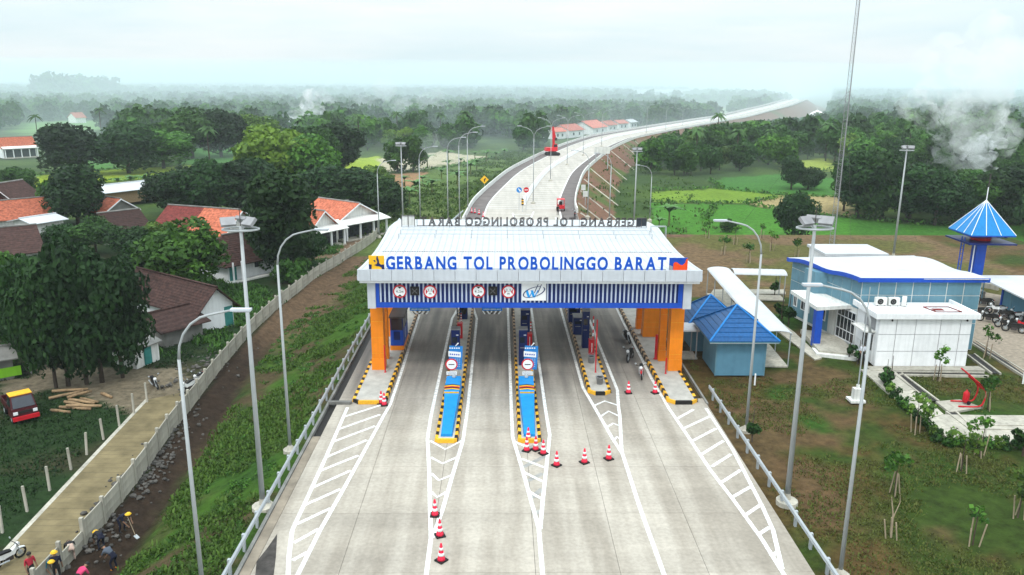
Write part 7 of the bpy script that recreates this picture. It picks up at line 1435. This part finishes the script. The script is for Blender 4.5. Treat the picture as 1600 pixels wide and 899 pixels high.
PP = np.concatenate(PP); NN_ = r4.normal(size=PP.shape); NN_[:, 2] = np.abs(NN_[:, 2])+.3; NN_ /= np.linalg.norm(NN_, axis=1)[:, None]; V_, F_ = leaves_at(PP, NN_, .38, r4, .6)
tag(link('field_bank_growth', mesh_np('field_bank_growth', V_, F_, LM[1], r4.uniform(0, 1, len(PP)))), 'dark rank growth along the banks between the crop plots', 'vegetation', kind='stuff')
# ================================================================== AIR: haze and smoke
def vol_mat(name, c, dens, aniso=0.0):
    m = bpy.data.materials.new(name); m.use_nodes = True; n = m.node_tree.nodes; n.remove(n['Principled BSDF']); v = n.new('ShaderNodeVolumePrincipled'); v.inputs['Color'].default_value = (*c, 1); v.inputs['Density'].default_value = dens; v.inputs['Anisotropy'].default_value = aniso
    m.node_tree.links.new(v.outputs[0], n['Material Output'].inputs['Volume']); return m
hz = tag(link('haze', MB().box((0, 3030, 26), (7400, 6240, 72)).mesh('haze', vol_mat('haze_air', (.88, .97, 1.0), .00018))), 'thin pale haze over the whole plain', 'haze', kind='stuff')
def smoke_mat(c, dens, scale):
    m = vol_mat('smoke_air', c, dens); n = m.node_tree.nodes; l = m.node_tree.links; v = [x for x in n if x.type == 'PRINCIPLED_VOLUME'][0]
    g = n.new('ShaderNodeTexCoord'); z = n.new('ShaderNodeTexNoise'); z.inputs['Scale'].default_value = scale; z.inputs['Detail'].default_value = 4; z.inputs['Distortion'].default_value = .6; l.new(g.outputs['Object'], z.inputs['Vector'])
    r = n.new('ShaderNodeMapRange'); r.inputs[1].default_value = .42; r.inputs[2].default_value = .68; r.inputs[3].default_value = 0; r.inputs[4].default_value = dens*2.2; l.new(z.outputs['Fac'], r.inputs[0]); l.new(r.outputs[0], v.inputs['Density']); return m
def plume(label, base_px, z, path, blobs, dens, seed, c=(.97, .98, 1.0), wisp=0.0):
    """path = list of (photo x, photo y, radius in m) rising from the fire"""
    b = G(*base_px, z); rng = random.Random(seed); mb = MB(); pts = [(AY(px, py, b.y), r) for px, py, r in path]
    for i in range(blobs):
        u = rng.random()**.9*(len(pts)-1); k = min(int(u), len(pts)-2); f = u-k; p = pts[k][0].lerp(pts[k+1][0], f); r = pts[k][1]*(1-f)+pts[k+1][1]*f; d = Vector([max(-1.1, min(1.1, rng.gauss(0, .5))) for _ in range(3)])*r; s = r*rng.uniform(.2, .7)
        vs, fs = _ell((0, 0, 0), (s, s*.9, s*.85), 12, 8)
        vs = [Vector(v)*(1+.18*math.sin(7*v[0]/s+i)*math.cos(6*v[2]/s+i*2)) for v in vs]; mb.add([v+p+d for v in vs], fs)
    return tag(mb.build('smoke', smoke_mat(c, dens, wisp) if wisp else vol_mat('smoke_air', c, dens)), label, 'smoke', kind='stuff')
plume('dense white smoke rising from a fire beyond the tower', (1538, 276), -5, [(1538, 272, .8), (1541, 258, 2.2), (1533, 242, 3.2), (1524, 230, 3.6)], 90, .45, 2, wisp=.30)
plume('thinning white smoke drifting up above the dense column', (1538, 276), -5, [(1533, 242, 4), (1515, 220, 6), (1530, 205, 8), (1500, 188, 8), (1525, 165, 10), (1495, 150, 11), (1540, 132, 13)], 130, .06, 4, wisp=.13)
plume('white smoke wisp rising behind the pale crowned village tree', (446, 216), -5, [(443, 214, 1.0), (447, 204, 2.2), (453, 192, 3.6), (463, 180, 5), (480, 172, 6)], 60, .12, 6, wisp=.22)
plume('faint low smoke drifting over the wood left of the highway', (500, 196), -5, [(430, 190, 9), (500, 176, 13), (560, 182, 13), (620, 178, 12), (690, 172, 12)], 60, .02, 8)
plume('thin smoke over the dry plot beside the far lamps', (650, 262), -4, [(640, 258, 3), (660, 245, 5), (680, 230, 6)], 16, .022, 10)
plume('distant white smoke column near the skyline left of the highway', (507, 150), -5, [(508, 146, 3), (513, 134, 7), (520, 120, 10)], 22, .07, 12)
plume('distant white smoke column beyond the highway crest', (1125, 150), -5, [(1127, 141, 6), (1140, 132, 12), (1155, 120, 16)], 22, .04, 14)
plume('distant smoke column right of the radio mast', (1450, 148), -5, [(1450, 146, 4), (1455, 135, 8), (1462, 118, 14)], 22, .045, 16)

# drifting smoke layer: begins over the middle woods and thickens away from the gate
mx_ = np.linspace(-3300, 3300, 60); my_ = np.concatenate([np.linspace(145, 900, 48), np.linspace(1000, 5600, 20)])
MX, MY = np.meshgrid(mx_, my_); top_ = -7.2+44.5*sstep(150, 680, MY+150*(fbm(MX, MY, 160, 15)-.5))+2.2*(fbm(MX, MY, 90, 16)-.5); top_ = np.maximum(top_, -7.4)
vsm = np.concatenate([np.stack([MX, MY, top_], -1).reshape(-1, 3), np.stack([MX, MY, np.full_like(MX, -8.0)], -1).reshape(-1, 3)]); a_, b_ = MX.shape; I_ = np.arange(a_*b_).reshape(a_, b_); J_ = I_+a_*b_
qf = lambda A: np.stack([A[:-1, :-1], A[:-1, 1:], A[1:, 1:], A[1:, :-1]], -1).reshape(-1, 4)
rim = [np.stack([I_[0, :-1], J_[0, :-1], J_[0, 1:], I_[0, 1:]], -1), np.stack([I_[-1, 1:], J_[-1, 1:], J_[-1, :-1], I_[-1, :-1]], -1), np.stack([I_[1:, 0], J_[1:, 0], J_[:-1, 0], I_[:-1, 0]], -1), np.stack([I_[:-1, -1], J_[:-1, -1], J_[1:, -1], I_[1:, -1]], -1)]
tag(link('mist', mesh_np('mist', vsm, np.concatenate([qf(I_), qf(J_)[:, ::-1]]+rim), vol_mat('mist_air', (.82, .96, 1.0), .0023))), 'pale smoke and mist lying over the distant woods', 'mist', kind='stuff')
